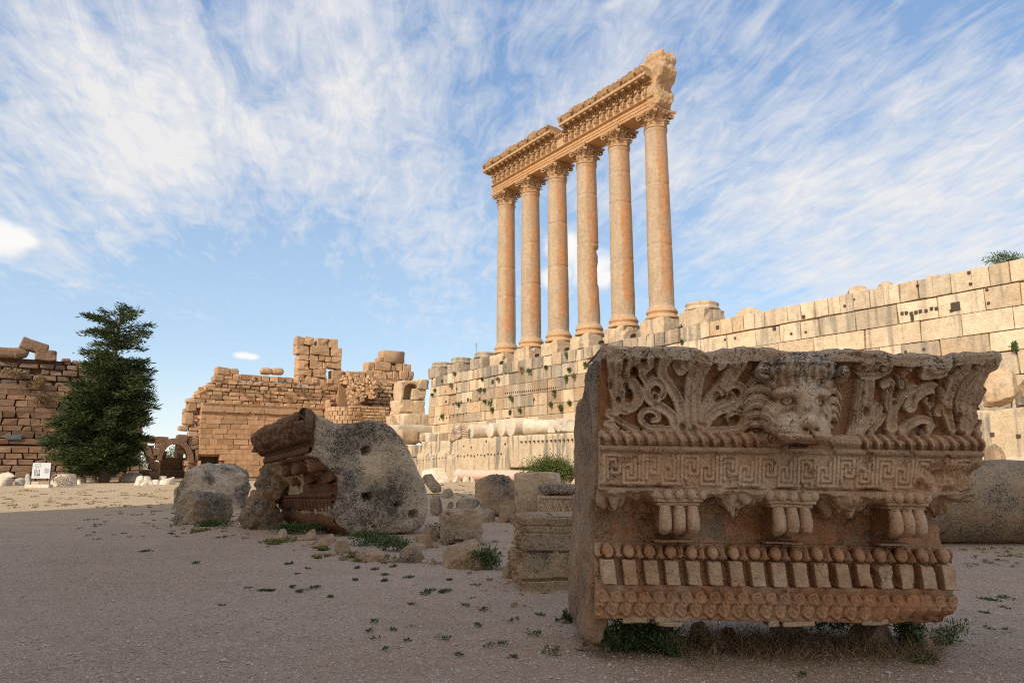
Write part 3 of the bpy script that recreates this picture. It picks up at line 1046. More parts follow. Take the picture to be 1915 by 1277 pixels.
PROJ = -2.0
e_gap0, e_gap1 = onN(1030, 235, -2.0)[0] - 0.25, onN(1044, 225, -2.0)[0]
e_end = onN(1204, 130, -2.1)[0]
mbc = MB(); mbs = MB()
for (a, b, sd) in ((EL - 0.75, e_gap0, 1), (e_gap1, e_end, 2)):
    # corona slab with a hollow soffit
    sweep_mb(mbc, [(-1.3, zc), (-1.34, zc + .10), (PROJ + .1, zc + .14), (PROJ, zc + .17), (PROJ, zc + .46), (PROJ + .05, zc + .50), (1.0, zc + .50), (1.0, zc)], a, b, 60, (0.25, 0.25, 0.5), 0.035, sd)

    def broken(V, a=a, sd=sd):
        e = V[:, :, 0]; up = V[:, :, 2] > zc + 0.85
        q = np.stack([e.ravel() * 1.1 + sd * 9, e.ravel() * 0, e.ravel() * 0], 1)
        d = (fbm(q, 0.55, 4, 3).reshape(e.shape)) * 0.14
        d += 0.05 * np.sign(np.sin(e * 1.55 + sd)) * np.abs(np.sin(e * 1.55 + sd)) ** 0.3
        V[:, :, 2] += np.where(up, d - 0.12, 0)
        V[:, :, 1] += np.where(V[:, :, 1] < -1.5, 0.06 * np.sin(e * 9) + 0.05 * np.sin(e * 21 + 1), 0)
        return V
    sweep_mb(mbs, [(PROJ - .02, zc + .50), (PROJ - .10, zc + .62), (PROJ - .16, zc + .82), (PROJ - .24, zc + 1.12), (PROJ - .05, zc + 1.16), (-0.9, zc + 1.1), (0.2, zc + .9), (0.9, zc + .50)], a + .1, b - .05, 220, (0.5, 0.3, 0.25), 0.06, sd + 8, broken)
    n = int((b - a) / 0.82)
    mbm = MB()
    for k in range(n):
        e = a + 0.4 + k * (b - a - 0.8) / (n - 1)
        V, Q = rbox((0.36, 0.62, 0.30), 0.1, (5, 5, 4), 0.03, 2, k); mbm.add(LW(V + [e, -1.58, zc + 0.06]), Q, (0.3, 0.45, 0.1))  # modillions coloured dark to deepen the shadow under the cornice
        V, Q = rbox((0.22, 0.22, 0.2), 0.09, (4, 4, 4), 0.03, 2, k + 50); mbm.add(LW(V + [e + 0.4, -1.62, zc + 0.12]), Q, (0.3, 0.4, 0.1))
        # lion-mask spout and leaves standing on the gutter face
        if k % 2 == 0:
            V, Q = rbox((0.3, 0.3, 0.36), 0.13, (5, 5, 5), 0.03, 3, k + 90); mbs.add(LW(V + [e + 0.2, PROJ - 0.2, zc + .8]), Q, (0.45, 0.3, 0.4))
    mbm.build("modillion_row", M_ENT, ent)
mbc.build("cornice", M_ENT, ent)
mbs.build("gutter", M_ENT, ent, label="broken carved gutter along the top")
# ragged broken core at the near end
poly = [(0.15, z + .02), (1.05, z + .02), (1.5, z + .5), (1.45, z + 1.5), (1.2, z + 1.9), (1.35, z + 2.6), (1.9, z + 3.1), (2.15, z + 3.9), (1.9, z + 4.6), (2.0, z + 5.6), (1.75, z + 6.1), (0.6, z + 6.15), (-0.3, z + 5.7), (-1.1, z + 5.35), (-1.1, z + 3.9), (-0.2, z + 3.5), (0.0, z + 1.7)]
poly = np.array(poly); poly[:, 1] = z + (poly[:, 1] - z) * .85
cen = poly.mean(0)
lay = []
for nn_, k in ((-1.15, 0.82), (-0.95, 1.0), (0.8, 1.0), (1.05, 0.8)):
    q = cen + (poly - cen) * k
    lay.append(np.c_[q[:, 0], np.full(len(q), nn_), q[:, 1]])
V, Fc = shell(lay)
V, Q, Nn = remesh(LW(V), Fc, 0.09, 3)
V = V + Nn * (0.16 * fbm(V, 0.9, 4, 2) + 0.05 * fbm(V, 4, 2, 6))[:, None]
mb = MB(); mb.add(V, Q, np.c_[0.3 + 0 * V[:, 0], 0.12 + 0 * V[:, 0], 0.5 + 0.3 * noise3(V * 1.5)])
mb.build("broken_end", M_ENT, ent, smooth=True, label="rough ragged broken end block above the nearest column")
mb = MB()
V, Q = rbox((EL * -1 + 0.5, 1.3, 0.5), 0.05, (60, 4, 3), 0.08, 0.8, 4)
mb.add(LW(V + [(EL + 0.5) / 2 + 0.1, 0.25, zc + 0.66]), Q, (0.3, 0.2, 0.6))
mb.build("top_fill", M_ENT, ent)

# ------------------------------------------------------------------ ruined column bases and loose stones on the podium
def ruin_base(px, py, seed, label, w=2.7, h=1.42, ring=True, tone=(0.55, 0.1, 0.25)):
    q = onN(px, py, -0.2)
    e = q[0]
    loc = LW(np.array([[e, 0.0, 12.43]]))[0]
    c = thing("ruined_column_base", label, "column base", loc, "empty column bases on the podium")
    a = MB(); V, Q = rbox((w, w, h), 0.12, (7, 7, 5), 0.06, 0.8, seed, 0.4); a.add((V + [0, 0, h / 2]) @ RL.T + loc, Q, tone); a.build("pedestal", M_POD, c)
    a = MB(); base = [(0, h - .03), (1.40, h - .03), (1.43, h + .1), (1.33, h + .22), (1.25, h + .36), (1.33, h + .48), (1.3, h + .6), (1.15, h + .68), (0, h + .7)]
    V, Q = lathe(base, 40); V = V + np.stack([noise3(V + seed), noise3(V + 33 + seed), noise3(V + 63 + seed)], 1) * 0.06
    a.add(V + loc, Q, tone); a.build("base", M_POD, c, smooth=True)
    return c


ruin_base(905, 672, 71, "ruined column base closest to the left of the standing columns, with two mortise holes")
ruin_base(861, 683, 72, "middle one of three ruined bases left of the columns, a thin mast behind it")
ruin_base(824, 694, 73, "rounded ruined column base at the far left corner of the podium wall")
ruin_base(1311, 600, 74, "worn ruined column base right of the nearest standing column", tone=(0.3, 0.2, 0.4))

ant = MB(); q = onN(859, 668, 0.5)
V, Q = lathe([(0, 0), (0.05, 0), (0.05, 4.2), (0.08, 4.2), (0.08, 4.6), (0, 4.6)], 8); ant.add(LW(V + [q[0], 3.0, 12.35]), Q)
ant.build("mast", M_SILVER, label="thin grey metal mast standing behind the ruined column bases", cat="mast")
ant = MB(); V, Q = lathe([(0, 0), (0.025, 0), (0.025, 17.2), (0, 17.2)], 6); ant.add(LW(V + [-SP * 5 + 1.3, 0.3, 12.4]), Q)
ant.build("lightning_rod", M_SILVER, label="thin vertical metal rod running up beside the farthest column", cat="rod")

# floodlights at the feet of the pedestals
FL = [(938, 676, 0), (1004, 665, 0), (1060, 651, 0), (1124, 640, 0), (1184, 628, 0), (1270, 614, 1)]
FLAB = ["small black floodlight at the foot of the farthest column pedestal", "small black floodlight at the foot of the second pedestal from the far end",
        "small black floodlight at the foot of the pedestal third from the far end", "black floodlight at the foot of the gouged column",
        "black floodlight at the foot of the pedestal second from the right", "silver floodlight beside the pedestal of the nearest column"]
for k, (px, py, sil) in enumerate(FL):
    q = onN(px, py, -1.62)
    loc = LW(np.array([[q[0], -1.62, 12.45]]))[0]
    t = thing("floodlight", FLAB[k], "floodlight", loc, "floodlights on the podium")
    a = MB(); V, Q = rbox((0.46, 0.3, 0.2), 0.05, (4, 4, 4)); a.add(V @ (RL @ rotx(0.5)).T + loc + [0, 0, 0.2], Q); a.build("lamp_head", M_SILVER if sil else M_BLACK, t)
    a = MB()
    for s in (-1, 1):
        V, Q = rbox((0.04, 0.1, 0.24), 0.01, (2, 2, 2)); a.add((V + [s * 0.25, 0, 0.12]) @ RL.T + loc, Q)
    V, Q = rbox((0.54, 0.2, 0.04), 0.01, (2, 2, 2)); a.add((V + [0, 0, 0.02]) @ RL.T + loc, Q)
    a.build("bracket", M_BLACK, t)

# ------------------------------------------------------------------ west wall of the court
EW = -47.0


def pxE(poly, e):
    return [tuple(onE(x, y, e)[1:]) for x, y in poly]


def zoomE(rects, e, depth, mb, ox=330, oy=610, s=3.83, dat=(0.3, 0.3, 0.5), seed=0, bevel=0.10, amp=0.07, chip=0.3):
    """blocks measured as rectangles on an enlarged view, set in the plane E=e"""
    rs = np.random.RandomState(seed)
    for k, (x0, x1, y0, y1) in enumerate(rects):
        a = onE(ox + x0 / s, oy + (y0 + y1) / 2 / s, e); b = onE(ox + x1 / s, oy + (y0 + y1) / 2 / s, e)
        t = onE(ox + (x0 + x1) / 2 / s, oy + y0 / s, e); u = onE(ox + (x0 + x1) / 2 / s, oy + y1 / s, e)
        V, Q = rbox((depth * rs.uniform(.8, 1.1), b[1] - a[1] + 0.02, t[2] - u[2] + 0.02), bevel, (5, 5, 5), amp, 0.9, seed * 50 + k, chip)
        d = np.array(dat) + (rs.rand(3) - .5) * [0.4, 0.3, 0.5]
        mb.add(LW(V + [e - depth / 2 + rs.uniform(-.05, .12), (a[1] + b[1]) / 2, (t[2] + u[2]) / 2]), Q, np.clip(d, 0, 1))


def wdat(n, z, d):
    d = d.copy()
    if z > 11: d[0] += 0.3
    if z < 8: d[1] += 0.15; d[0] -= 0.1
    if z < 2.5: d[2] -= 0.12
    return d


ww = thing("west_wall", "orange ruined stone wall closing the far end of the court, with a flat cornice strip", "wall", LW(np.array([[EW, -19, 0]]))[0])
mb = MB()
P_low = pxE([(386, 779), (386, 900), (640, 905), (760, 830), (760, 766), (640, 780)], EW)
masonry(mb, 'E', EW, [.1, .75, 1.45, 2.05, 2.75, 3.35, 3.85, 4.55, 5.1, 5.75, 6.3, 6.85, 7.3, 7.7], (-27.05, -2.0), (0.6, 1.9), 0.9, 31, gap=0.006, bevel=0.016, amp=0.012, jitter=0.008, dat=(0.2, 0.5, 0.5), var=(.15, .14, .3), datf=wdat, chip=0.10,
        skip=lambda n, z, a, b, z0, z1: (-26.65 < n < -24.6 and z < 2.75))
# left flank, stepped and broken
P_side = pxE([(345, 905), (345, 800), (351, 746), (367, 742), (372, 726), (386, 722), (388, 905)], EW)
masonry(mb, 'E', EW - 0.9, np.arange(0.1, 12.0, 0.66), (-29.3, -26.6), (0.7, 1.3), 1.0, 32, poly=pxE([(341, 905), (343, 800), (349, 742), (366, 738), (371, 722), (386, 716), (392, 905)], EW - 0.9), bevel=0.1, amp=0.07, jitter=0.12, dat=(0.35, 0.3, 0.55), chip=0.3)
core(mb, (EW - 2.6, -26.9, 2.5), (EW - 0.5, -2, 8.6)); core(mb, (EW - 2.6, -24.6, -0.3), (EW - 0.5, -2, 2.6))
mb.build("lower_courses", M_WEST, ww)
mb = MB()
sweepN = [(-27.1, -23.4), (-23.4, -19.9), (-19.9, -16.0), (-16.0, -12.4), (-12.4, -10.6)]
for k, (a, b) in enumerate(sweepN):
    V, Q = rbox((0.95, b - a - 0.02, 1.05), 0.03, (4, 14, 6), 0.03, 1.0, k, 0.12)
    V[:, 0] += np.where(V[:, 2] > 0.35, 0.16, 0) + np.where(V[:, 2] < -0.3, -0.0, 0)
    mb.add(LW(V + [EW - 0.28, (a + b) / 2, 8.18]), Q, (0.45, 0.25 + .1 * (k % 2), 0.45))
V, Q = rbox((3.0, 0.5, 0.5), 0.08, (6, 4, 4), 0.05, 1, 3, .2); mb.add(LW(V @ rotz(0.0).T + [EW - 1.8, -27.2, 8.3]), Q, (.4, .3, .5))
mb.build("cornice_strip", M_WEST, ww)
mb = MB()
P_up = pxE([(352, 752), (360, 738), (372, 730), (384, 722), (392, 712), (400, 706), (402, 690), (455, 696), (455, 697), (556, 703), (560, 705), (640, 708), (640, 790), (352, 790)], EW - 0.5)
masonry(mb, 'E', EW - 0.5, [8.7, 9.2, 9.68, 10.15, 10.6], (-30, -2), (0.5, 1.2), 0.8, 33, poly=P_up, gap=0.012, bevel=0.035, amp=0.04, jitter=0.05, dat=(0.25, 0.42, 0.5), chip=0.25)
masonry(mb, 'E', EW - 0.7, [10.6, 11.1], (-30, -2), (0.6, 1.3), 0.8, 34, poly=P_up, gap=0.04, bevel=0.1, amp=0.08, jitter=0.1, dat=(0.35, 0.35, 0.5), chip=0.3)
masonry(mb, 'E', EW - 0.6, [11.1, 11.65, 12.45], (-30, -10), (0.7, 1.2), 0.8, 35, poly=P_up, gap=0.02, bevel=0.05, amp=0.04, jitter=0.05, dat=(0.35, 0.3, 0.6), chip=0.2)
core(mb, (EW - 2.2, -26.3, 8.5), (EW - 1.0, -8, 11.2))
mb.build("upper_courses", M_WEST, ww)
mb = MB()
zoomE([(288, 385, 293, 350), (385, 453, 298, 346), (266, 342, 348, 394), (344, 402, 348, 394), (405, 450, 346, 396), (143, 212, 458, 520), (203, 285, 415, 460), (82, 150, 518, 612), (54, 128, 616, 705), (285, 325, 392, 420)], EW - 0.5, 1.5, mb, seed=36, dat=(0.4, 0.25, 0.55), bevel=0.16)
mb.build("loose_end_block", M_WEST, ww)
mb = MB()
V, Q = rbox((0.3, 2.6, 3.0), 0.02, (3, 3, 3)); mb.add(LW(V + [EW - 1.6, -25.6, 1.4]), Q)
mb.build("opening", M_DARK, ww, label="dark panel standing for shade in the rectangular opening at the foot of the wall")  # dark panel behind the gap, its colour standing in for shade
rg = np.random.RandomState(8)
for k, (x, y, w, h) in enumerate([(650, 319, 80, 44), (730, 322, 78, 44)]):
    mb = MB(); zoomE([(x - w / 2, x + w / 2, y - h / 2, y + h / 2)], EW - 0.6, 1.4, mb, seed=60 + k, bevel=0.4, amp=0.14, dat=(.45, .3, .45))
    mb.build("boulder", M_WEST, label=["left one of two rounded boulders sitting on the far orange wall", "right one of two rounded boulders sitting on the far orange wall"][k], cat="boulder", group="boulders on the far wall", smooth=True)

# tall tower remnant of big blocks
tw = MB()
zoomE([(865, 918, 72, 136), (920, 987, 75, 136), (1012, 1093, 85, 152), (1095, 1160, 90, 152), (862, 955, 137, 203), (960, 1098, 140, 208), (1108, 1187, 153, 217),
       (878, 952, 203, 243), (955, 1020, 207, 249), (1022, 1072, 208, 252), (1072, 1112, 216, 256), (1112, 1183, 218, 260), (872, 955, 243, 312), (960, 1052, 250, 309), (1052, 1078, 255, 310), (1076, 1183, 258, 300), (1150, 1186, 300, 316),
       (866, 972, 310, 352), (978, 1078, 310, 368), (1118, 1198, 315, 376), (868, 925, 345, 390), (925, 972, 350, 410), (972, 1012, 366, 408), (1012, 1085, 370, 402), (1112, 1200, 376, 412), (1080, 1118, 378, 410), (1010, 1090, 400, 440), (1090, 1200, 408, 445)], EW - 0.5, 1.7, tw, seed=41, bevel=0.09)
tw.build("tower_remnant", M_WEST, label="tall pierced remnant of a tower standing on the far orange wall", cat="tower ruin")
tw = MB()
zoomE([(1372, 1426, 253, 318), (1427, 1540, 252, 320), (1545, 1575, 280, 322), (1572, 1626, 262, 322), (1627, 1682, 268, 325), (1355, 1412, 315, 380), (1412, 1470, 320, 374), (1470, 1506, 322, 380), (1508, 1552, 322, 380), (1553, 1598, 322, 382), (1600, 1660, 322, 386), (1660, 1698, 325, 390), (1454, 1484, 220, 252), (1360, 1700, 380, 400)], EW - 0.3, 1.8, tw, seed=42, bevel=0.10)
tw.build("stepped_remnant", M_WEST, label="stepped heap of squared blocks on the wall top near the podium corner", cat="wall ruin")
tw = MB(); zoomE([(1482, 1643, 172, 264)], EW - 0.2, 2.2, tw, seed=43, bevel=0.2, amp=0.12); tw.build("capping_block", M_WEST, label="big single block capping the stepped heap near the podium corner", cat="stone block", smooth=True)
tw = MB(); zoomE([(1218, 1293, 322, 378)], EW - 0.3, 1.6, tw, seed=44, bevel=0.14); tw.build("stone_block", M_WEST, label="larger of two cube blocks on the wall right of the tower remnant", cat="stone block")
tw = MB(); zoomE([(1295, 1352, 325, 378)], EW - 0.3, 1.6, tw, seed=45, bevel=0.16); tw.build("stone_block", M_WEST, label="smaller of two cube blocks on the wall right of the tower remnant", cat="stone block")

# bastion between the wall and the podium: rounded flank, low parapet, rubble slope
bs = thing("bastion", "rounded masonry bastion with a small-stone parapet in the far corner of the court", "bastion", LW(np.array([[-45, -7, 0]]))[0])
mb = MB()
pr = pxE([(660, 700), (737, 703), (737, 800), (690, 800), (690, 745), (655, 730)], EW + 0.6)
masonry(mb, 'E', EW + 0.6, np.arange(6.0, 12.8, 0.5), (-11, -1.2), (0.55, 1.1), 0.7, 46, poly=pr, gap=0.03, bevel=0.06, amp=0.04, jitter=0.05, dat=(0.3, 0.3, 0.55), chip=0.2)
q0 = onE(640, 800, EW + 1.5)
masonry(mb, 'E', EW + 0.4, [11.9, 12.3, 12.75], (-10.3, -1.5), (0.6, 1.2), 1.2, 47, gap=0.04, bevel=0.1, amp=0.08, jitter=0.12, dat=(0.45, 0.2, 0.6), chip=0.3)
core(mb, (EW - 2, -10.4, 5), (EW - 0.2, -1.2, 12.0))
mb.build("back_courses", M_WEST, bs)
mb = MB()
cN, cE, R = onE(655, 760, EW + 2.6)[1], EW + 1.2, 2.3
for r_, z0 in enumerate(np.arange(3.5, 10.6, 0.55)):
    for k in range(13):
        a = math.radians(-125 + (k + 0.5 * (r_ % 2)) * 14.5)     # local angle round the flank
        if z0 > 9.2 - 0.16 * k + rg.rand() * .6: continue
        V, Q = rbox((0.6, 0.575, 0.54), 0.03, (4, 4, 4), 0.03, 1.2, r_ * 20 + k, 0.15)
        V = V @ rotz(a).T
        mb.add(LW(V + [cE + R * math.cos(a) * -1 * -1, cN + R * math.sin(a), z0]), Q, np.clip(np.array([.25, .4, .5]) + (rg.rand(3) - .5) * .5, 0, 1))
V, Q = lathe([(0, 3), (R - 0.3, 3), (R - 0.3, 7.4), (0, 8.6)], 32); mb.add(LW(V + [cE, cN, 0]), Q, (.2, .5, .3))
mb.build("rounded_flank", M_WEST, bs)
mb = MB()
ep = EW + 3.4
masonry(mb, 'E', ep, np.arange(4.4, onE(690, 757, ep)[2] + 0.05, 0.38), (onE(653, 790, ep)[1], onE(728, 790, ep)[1]), (0.35, 0.75), 0.8, 48, gap=0.03, bevel=0.05, amp=0.03, jitter=0.04, dat=(0.25, 0.35, 0.55), chip=0.15)
core(mb, (ep - 3, onE(653, 790, ep)[1], 2), (ep - .6, onE(728, 790, ep)[1], onE(690, 762, ep)[2]))
mb.build("parapet", M_WEST, bs)
mb = MB()
for k in range(260):
    t = rg.rand(); s = rg.rand()
    px = 640 + 62 * s + rg.uniform(-4, 4); py = 702 + 40 * t + 14 * (1 - s) * (t) + rg.uniform(-3, 3)
    if px < 640 + 18 * (t): px += 12
    e = EW + 0.8 + 1.6 * t
    q = onE(px, py, e)
    sz = rg.uniform(0.16, 0.5)
    V, Q = rbox((sz, sz * rg.uniform(.8, 1.4), sz * rg.uniform(.6, 1)), sz * .12, (4, 4, 4), 0.07, 2, k, 0.1)
    mb.add(LW(V @ rotz(rg.rand() * 6).T @ rotx(rg.uniform(-.4, .4)).T + q), Q, np.clip(np.array([.35, .25, .5]) + (rg.rand(3) - .5) * .6, 0, 1))
mb.build("rubble", M_WEST, bs, kind="stuff")

# stacked corner pier with the niche
pier = thing("niche_pier", "stack of huge blocks with an arched niche where the podium meets the far wall", "stone pier", LW(np.array([[-39.6, -3.5, 0]]))[0])


def pbox(mb, e, px0, px1, py0, py1, depth, seed, dat, bevel=0.08, amp=0.06, chip=0.25, n=(8, 8, 8)):
    """block whose east face lies in E=e and fills the pixel rectangle"""
    a = onE(px0, (py0 + py1) / 2, e); b = onE(px1, (py0 + py1) / 2, e); t = onE((px0 + px1) / 2, py0, e); u = onE((px0 + px1) / 2, py1, e)
    V, Q = rbox((depth, b[1] - a[1], t[2] - u[2]), bevel, n, amp, 0.7, seed, chip)
    mb.add(LW(V + [e - depth / 2, (a[1] + b[1]) / 2, (t[2] + u[2]) / 2]), Q, dat)


ep = -40.0
mb = MB()
pbox(mb, ep, 750, 755.5, 713, 748, 2.2, 1, (.25, .35, .6), n=(6, 4, 8))
pbox(mb, ep, 755.5, 790, 711.5, 717, 2.2, 2, (.3, .35, .6), n=(6, 8, 4))
pbox(mb, ep - .1, 771, 797, 727, 748, 2.0, 3, (.3, .25, .7))
pbox(mb, ep + .1, 781, 804, 709, 727, 2.2, 4, (.35, .25, .6))
pbox(mb, ep - 1.3, 753, 772, 714, 749, 0.9, 5, (.1, .5, .3))
mb.build("niche_block", M_POD, pier)
mb = MB()
# arched head of the niche: a ring of wedge blocks
cx_, cy_ = 769, 727
for k in range(9):
    a0 = math.pi * (0.98 - k * 0.105); a1 = a0 - 0.32
    pts = []
    for rr in (13.0, 17.5):
        for a in (a0, a1):
            q = onE(cx_ + rr * math.cos(a), cy_ - rr * 0.82 * math.sin(a), ep + .05); pts.append(q)
    P = np.array(pts); back = P.copy(); back[:, 0] -= 1.5
    V = np.concatenate([P, back]); Q = np.array([[0, 1, 3, 2], [4, 6, 7, 5], [0, 4, 5, 1], [2, 3, 7, 6], [0, 2, 6, 4], [1, 5, 7, 3]])
    mb.add(LW(V), Q, (.3, .35, .55))
mb.build("niche_arch", M_POD, pier)
mb = MB()
pbox(mb, ep + .15, 748, 795, 748, 776, 3.0, 6, (.2, .35, .65), n=(8, 12, 8))
mb.build("middle_block", M_POD, pier)
mb = MB()
pbox(mb, ep + 1.2, 754, 812, 774, 796, 3.4, 7, (.35, .15, .7), n=(8, 14, 8))
mb.build("lower_block", M_POD, pier)
mb = MB()
masonry(mb, 'N', NL + 0.35, [-0.4, 1.0, 2.4, 3.9], (-41.0, -33.3), (1.6, 3.0), 3.8, 77, gap=0.02, bevel=0.08, amp=0.06, dat=(.4, .2, .6))
mb.build("footing", M_LEDGE, pier)
mb = MB()
for k in range(7):
    pbox(mb, ep - 1.0 + 0.3 * k, 731 + 1.0 * k, 746, 777 + 4.2 * k, 784 + 4.2 * k, 1.6, 20 + k, (.3, .3, .5), n=(4, 4, 4))
mb.build("stair", M_POD, pier)
mb = MB(); pbox(mb, ep + 2.6, 742, 812, 794, 812, 3.0, 9, (.6, .1, .6), bevel=.25, amp=.15, n=(10, 14, 6)); mb.build("fallen_slab", M_PALE, label="pale moulded slab lying under the niche pier", cat="stone slab", smooth=True)
mb = MB(); pbox(mb, ep + 4.0, 745, 786, 804, 831, 3.0, 10, (.4, .5, .3), bevel=.7, amp=.35, n=(12, 12, 10)); mb.build("boulder", M_POD, label="brown boulder on the ledge under the niche pier", cat="boulder", smooth=True)
mb = MB(); pbox(mb, ep + 4.2, 787, 801, 811, 827, 1.6, 11, (.4, .4, .35), bevel=.25, amp=.12, n=(7, 7, 7)); mb.build("stone_block", M_POD, label="small brown block next to the boulder under the niche pier", cat="stone block", smooth=True)
mb = MB(); pbox(mb, ep + 5, 801, 820, 809, 829, 2.4, 12, (.45, .1, .7), bevel=.12, amp=.06, n=(7, 7, 7)); pbox(mb, ep + 5.1, 819, 842, 808, 828, 2.4, 13, (.3, .1, .7), bevel=.12, amp=.06, n=(7, 7, 7)); mb.build("ledge_course", M_PALE, label="two pale upright blocks set on the ledge left of the fallen drums", cat="stone block")

# ------------------------------------------------------------------ arcade beside the tree
ar = thing("arcade", "low ruined arcade of two stone arches between the tree and the orange wall", "arcade", LW(np.array([[EW, -32, 0]]))[0])
mb = MB()


def pE(px, py, e=EW): return onE(px, py, e)


def vous(mb, cx_, cy_, rx0, ry0, rx1, ry1, a_from, a_to, n, e, depth, seed):
    for k in range(n):
        a0 = math.radians(a_from + (a_to - a_from) * k / n); a1 = math.radians(a_from + (a_to - a_from) * (k + 0.97) / n)
        rows = []
        for dd in (0, -depth):
            for (rx, ry) in ((rx0, ry0), (rx1, ry1)):
                for t in np.linspace(0, 1, 4):
                    a = a0 + (a1 - a0) * t
                    q = onE(cx_ + rx * math.cos(a), cy_ - ry * math.sin(a), e); q = q + [dd, 0, 0]; rows.append(q)
        V = np.array(rows) + np.stack([noise3(np.array(rows) * 1.1 + seed)] * 3, 1) * .03
        i0, o0, i1, o1 = 0, 4, 8, 12
        Q = []
        for t in range(3):
            Q += [[i0 + t, i0 + t + 1, o0 + t + 1, o0 + t], [i1 + t, o1 + t, o1 + t + 1, i1 + t + 1], [i0 + t, i1 + t, i1 + t + 1, i0 + t + 1], [o0 + t, o0 + t + 1, o1 + t + 1, o1 + t]]
        Q += [[0, 4, 12, 8], [3, 11, 15, 7]]
        mb.add(LW(V), np.array(Q), np.clip(np.array([.25, .4, .4]) + (rg.rand(3) - .5) * .4, 0, 1))


vous(mb, 328, 866, 26, 36, 35, 47, 172, 0, 7, EW, 1.6, 1)
vous(mb, 252, 868, 26, 38, 36, 51, 100, 2, 5, EW, 1.6, 5)
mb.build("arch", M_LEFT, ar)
mb = MB()
zoomE([(250, 380, 400, 500), (248, 378, 500, 610), (740, 835, 400, 610), (700, 740, 440, 610), (150, 330, 105, 180), (330, 480, 105, 180), (330, 440, 180, 235), (210, 300, 205, 320), (300, 372, 240, 330), (258, 330, 310, 400), (720, 836, 120, 205), (730, 836, 205, 262), (800, 840, 262, 400)], EW - .15, 1.3, mb, 240, 800, 6.383, dat=(.25, .45, .4), seed=70, bevel=.06)
mb.build("pier", M_LEFT, ar)
mb = MB(); zoomE([(590, 715, 80, 160)], EW, 1.4, mb, 240, 800, 6.383, dat=(.35, .3, .5), seed=71, bevel=.14); 
mb.V = [v for v in mb.V]
mb.build("tilted_block", M_LEFT, ar)
mb = MB()
zoomE([(380, 640, 355, 490), (640, 700, 355, 490), (380, 700, 490, 600), (380, 490, 540, 610), (390, 460, 275, 360), (20, 150, 390, 500), (0, 240, 500, 620)], EW - 5, 1.2, mb, 240, 800, 6.383, dat=(.2, .6, .25), seed=72, bevel=.08)
mb.build("low_wall", M_LEFT, label="dark low wall seen through the arches", cat="wall")
mb = MB(); zoomE([(580, 662, 190, 360)], EW - 7, 1.5, mb, 240, 800, 6.383, dat=(.2, .6, .35), seed=73, bevel=.1); mb.build("pillar_stump", M_LEFT, label="square stone stump standing behind the right arch", cat="stone pillar")

# ------------------------------------------------------------------ brown wall behind the tree
lw = thing("brown_wall", "high brown weathered wall with a dry grass ledge behind the dark tree", "wall", LW(np.array([[EW, -41, 0]]))[0])
mb = MB()
PL = pxE([(-420, 905), (-420, 650), (-60, 660), (0, 668), (38, 668), (60, 672), (104, 676), (128, 672), (245, 662), (247, 690), (262, 700), (263, 760), (258, 905)], EW)


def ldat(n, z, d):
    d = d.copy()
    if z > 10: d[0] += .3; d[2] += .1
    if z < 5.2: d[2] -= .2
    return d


def lskip(n, z, a, b, z0, z1):
    q = onE(58, 720, EW); q2 = onE(82, 700, EW)
    return (q[1] < n < q2[1] and 10.2 < z < 12.2)


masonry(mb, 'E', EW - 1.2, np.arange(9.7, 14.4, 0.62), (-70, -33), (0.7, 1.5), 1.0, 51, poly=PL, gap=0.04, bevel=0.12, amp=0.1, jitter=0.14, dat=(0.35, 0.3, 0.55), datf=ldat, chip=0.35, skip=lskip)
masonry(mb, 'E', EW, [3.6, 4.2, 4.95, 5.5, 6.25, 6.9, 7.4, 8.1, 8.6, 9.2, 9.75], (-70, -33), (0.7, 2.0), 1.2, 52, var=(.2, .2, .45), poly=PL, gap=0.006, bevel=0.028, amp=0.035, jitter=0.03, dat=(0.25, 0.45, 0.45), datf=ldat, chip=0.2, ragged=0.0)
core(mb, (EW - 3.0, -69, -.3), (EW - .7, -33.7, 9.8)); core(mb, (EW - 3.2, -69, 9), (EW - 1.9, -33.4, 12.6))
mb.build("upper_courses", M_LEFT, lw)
mb = MB()
PB = pxE([(-60, 905), (-60, 824), (88, 824), (96, 830), (100, 905)], EW + 3)
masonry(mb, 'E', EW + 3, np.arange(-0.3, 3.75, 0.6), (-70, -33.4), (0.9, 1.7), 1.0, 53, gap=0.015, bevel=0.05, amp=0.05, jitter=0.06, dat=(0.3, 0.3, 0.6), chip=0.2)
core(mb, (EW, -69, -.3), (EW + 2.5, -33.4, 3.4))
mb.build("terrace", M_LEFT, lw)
mb = MB(); zoomE([(38, 136, 850, 880)], EW + .1, .12, mb, 0, 560, 3.36, seed=3, bevel=.05); mb.build("blue_box", plain("blue_grey_metal", (0.10, 0.13, 0.14)), label="blue-grey metal box on the terrace of the brown wall", cat="metal box")


def tiltblock(px, py, w, h, d, tilt, seed, label, e=EW - 1.4, bevel=.12):
    q = onE(px, py, e)
    V, Q = rbox((d, w, h), bevel, (6, 7, 6), 0.09, 0.8, seed, 0.3)
    m = MB(); m.add(LW(V @ rotx(tilt).T + q), Q, (.4, .25, .5)); m.build("stone_block", M_LEFT, label=label, cat="stone block", group="loose blocks on the brown wall")


tiltblock(64, 649, 2.5, 1.15, 1.4, -0.30, 1, "tilted block balanced on top of the brown wall")
tiltblock(86, 665, 2.0, 1.15, 1.4, 0.0, 2, "upright block under the tilted one on the brown wall")
tiltblock(38, 660, 1.5, 1.15, 1.3, 0.35, 3, "rounded boulder left of the tilted block on the brown wall", bevel=.35)
tiltblock(12, 660, 2.3, 1.05, 1.3, 0.05, 4, "long low boulder at the far left end of the brown wall top", bevel=.3)
tiltblock(123, 674, .8, .4, .8, 0.05, 5, "small flat stone on the brown wall just left of the tree top", bevel=.2)

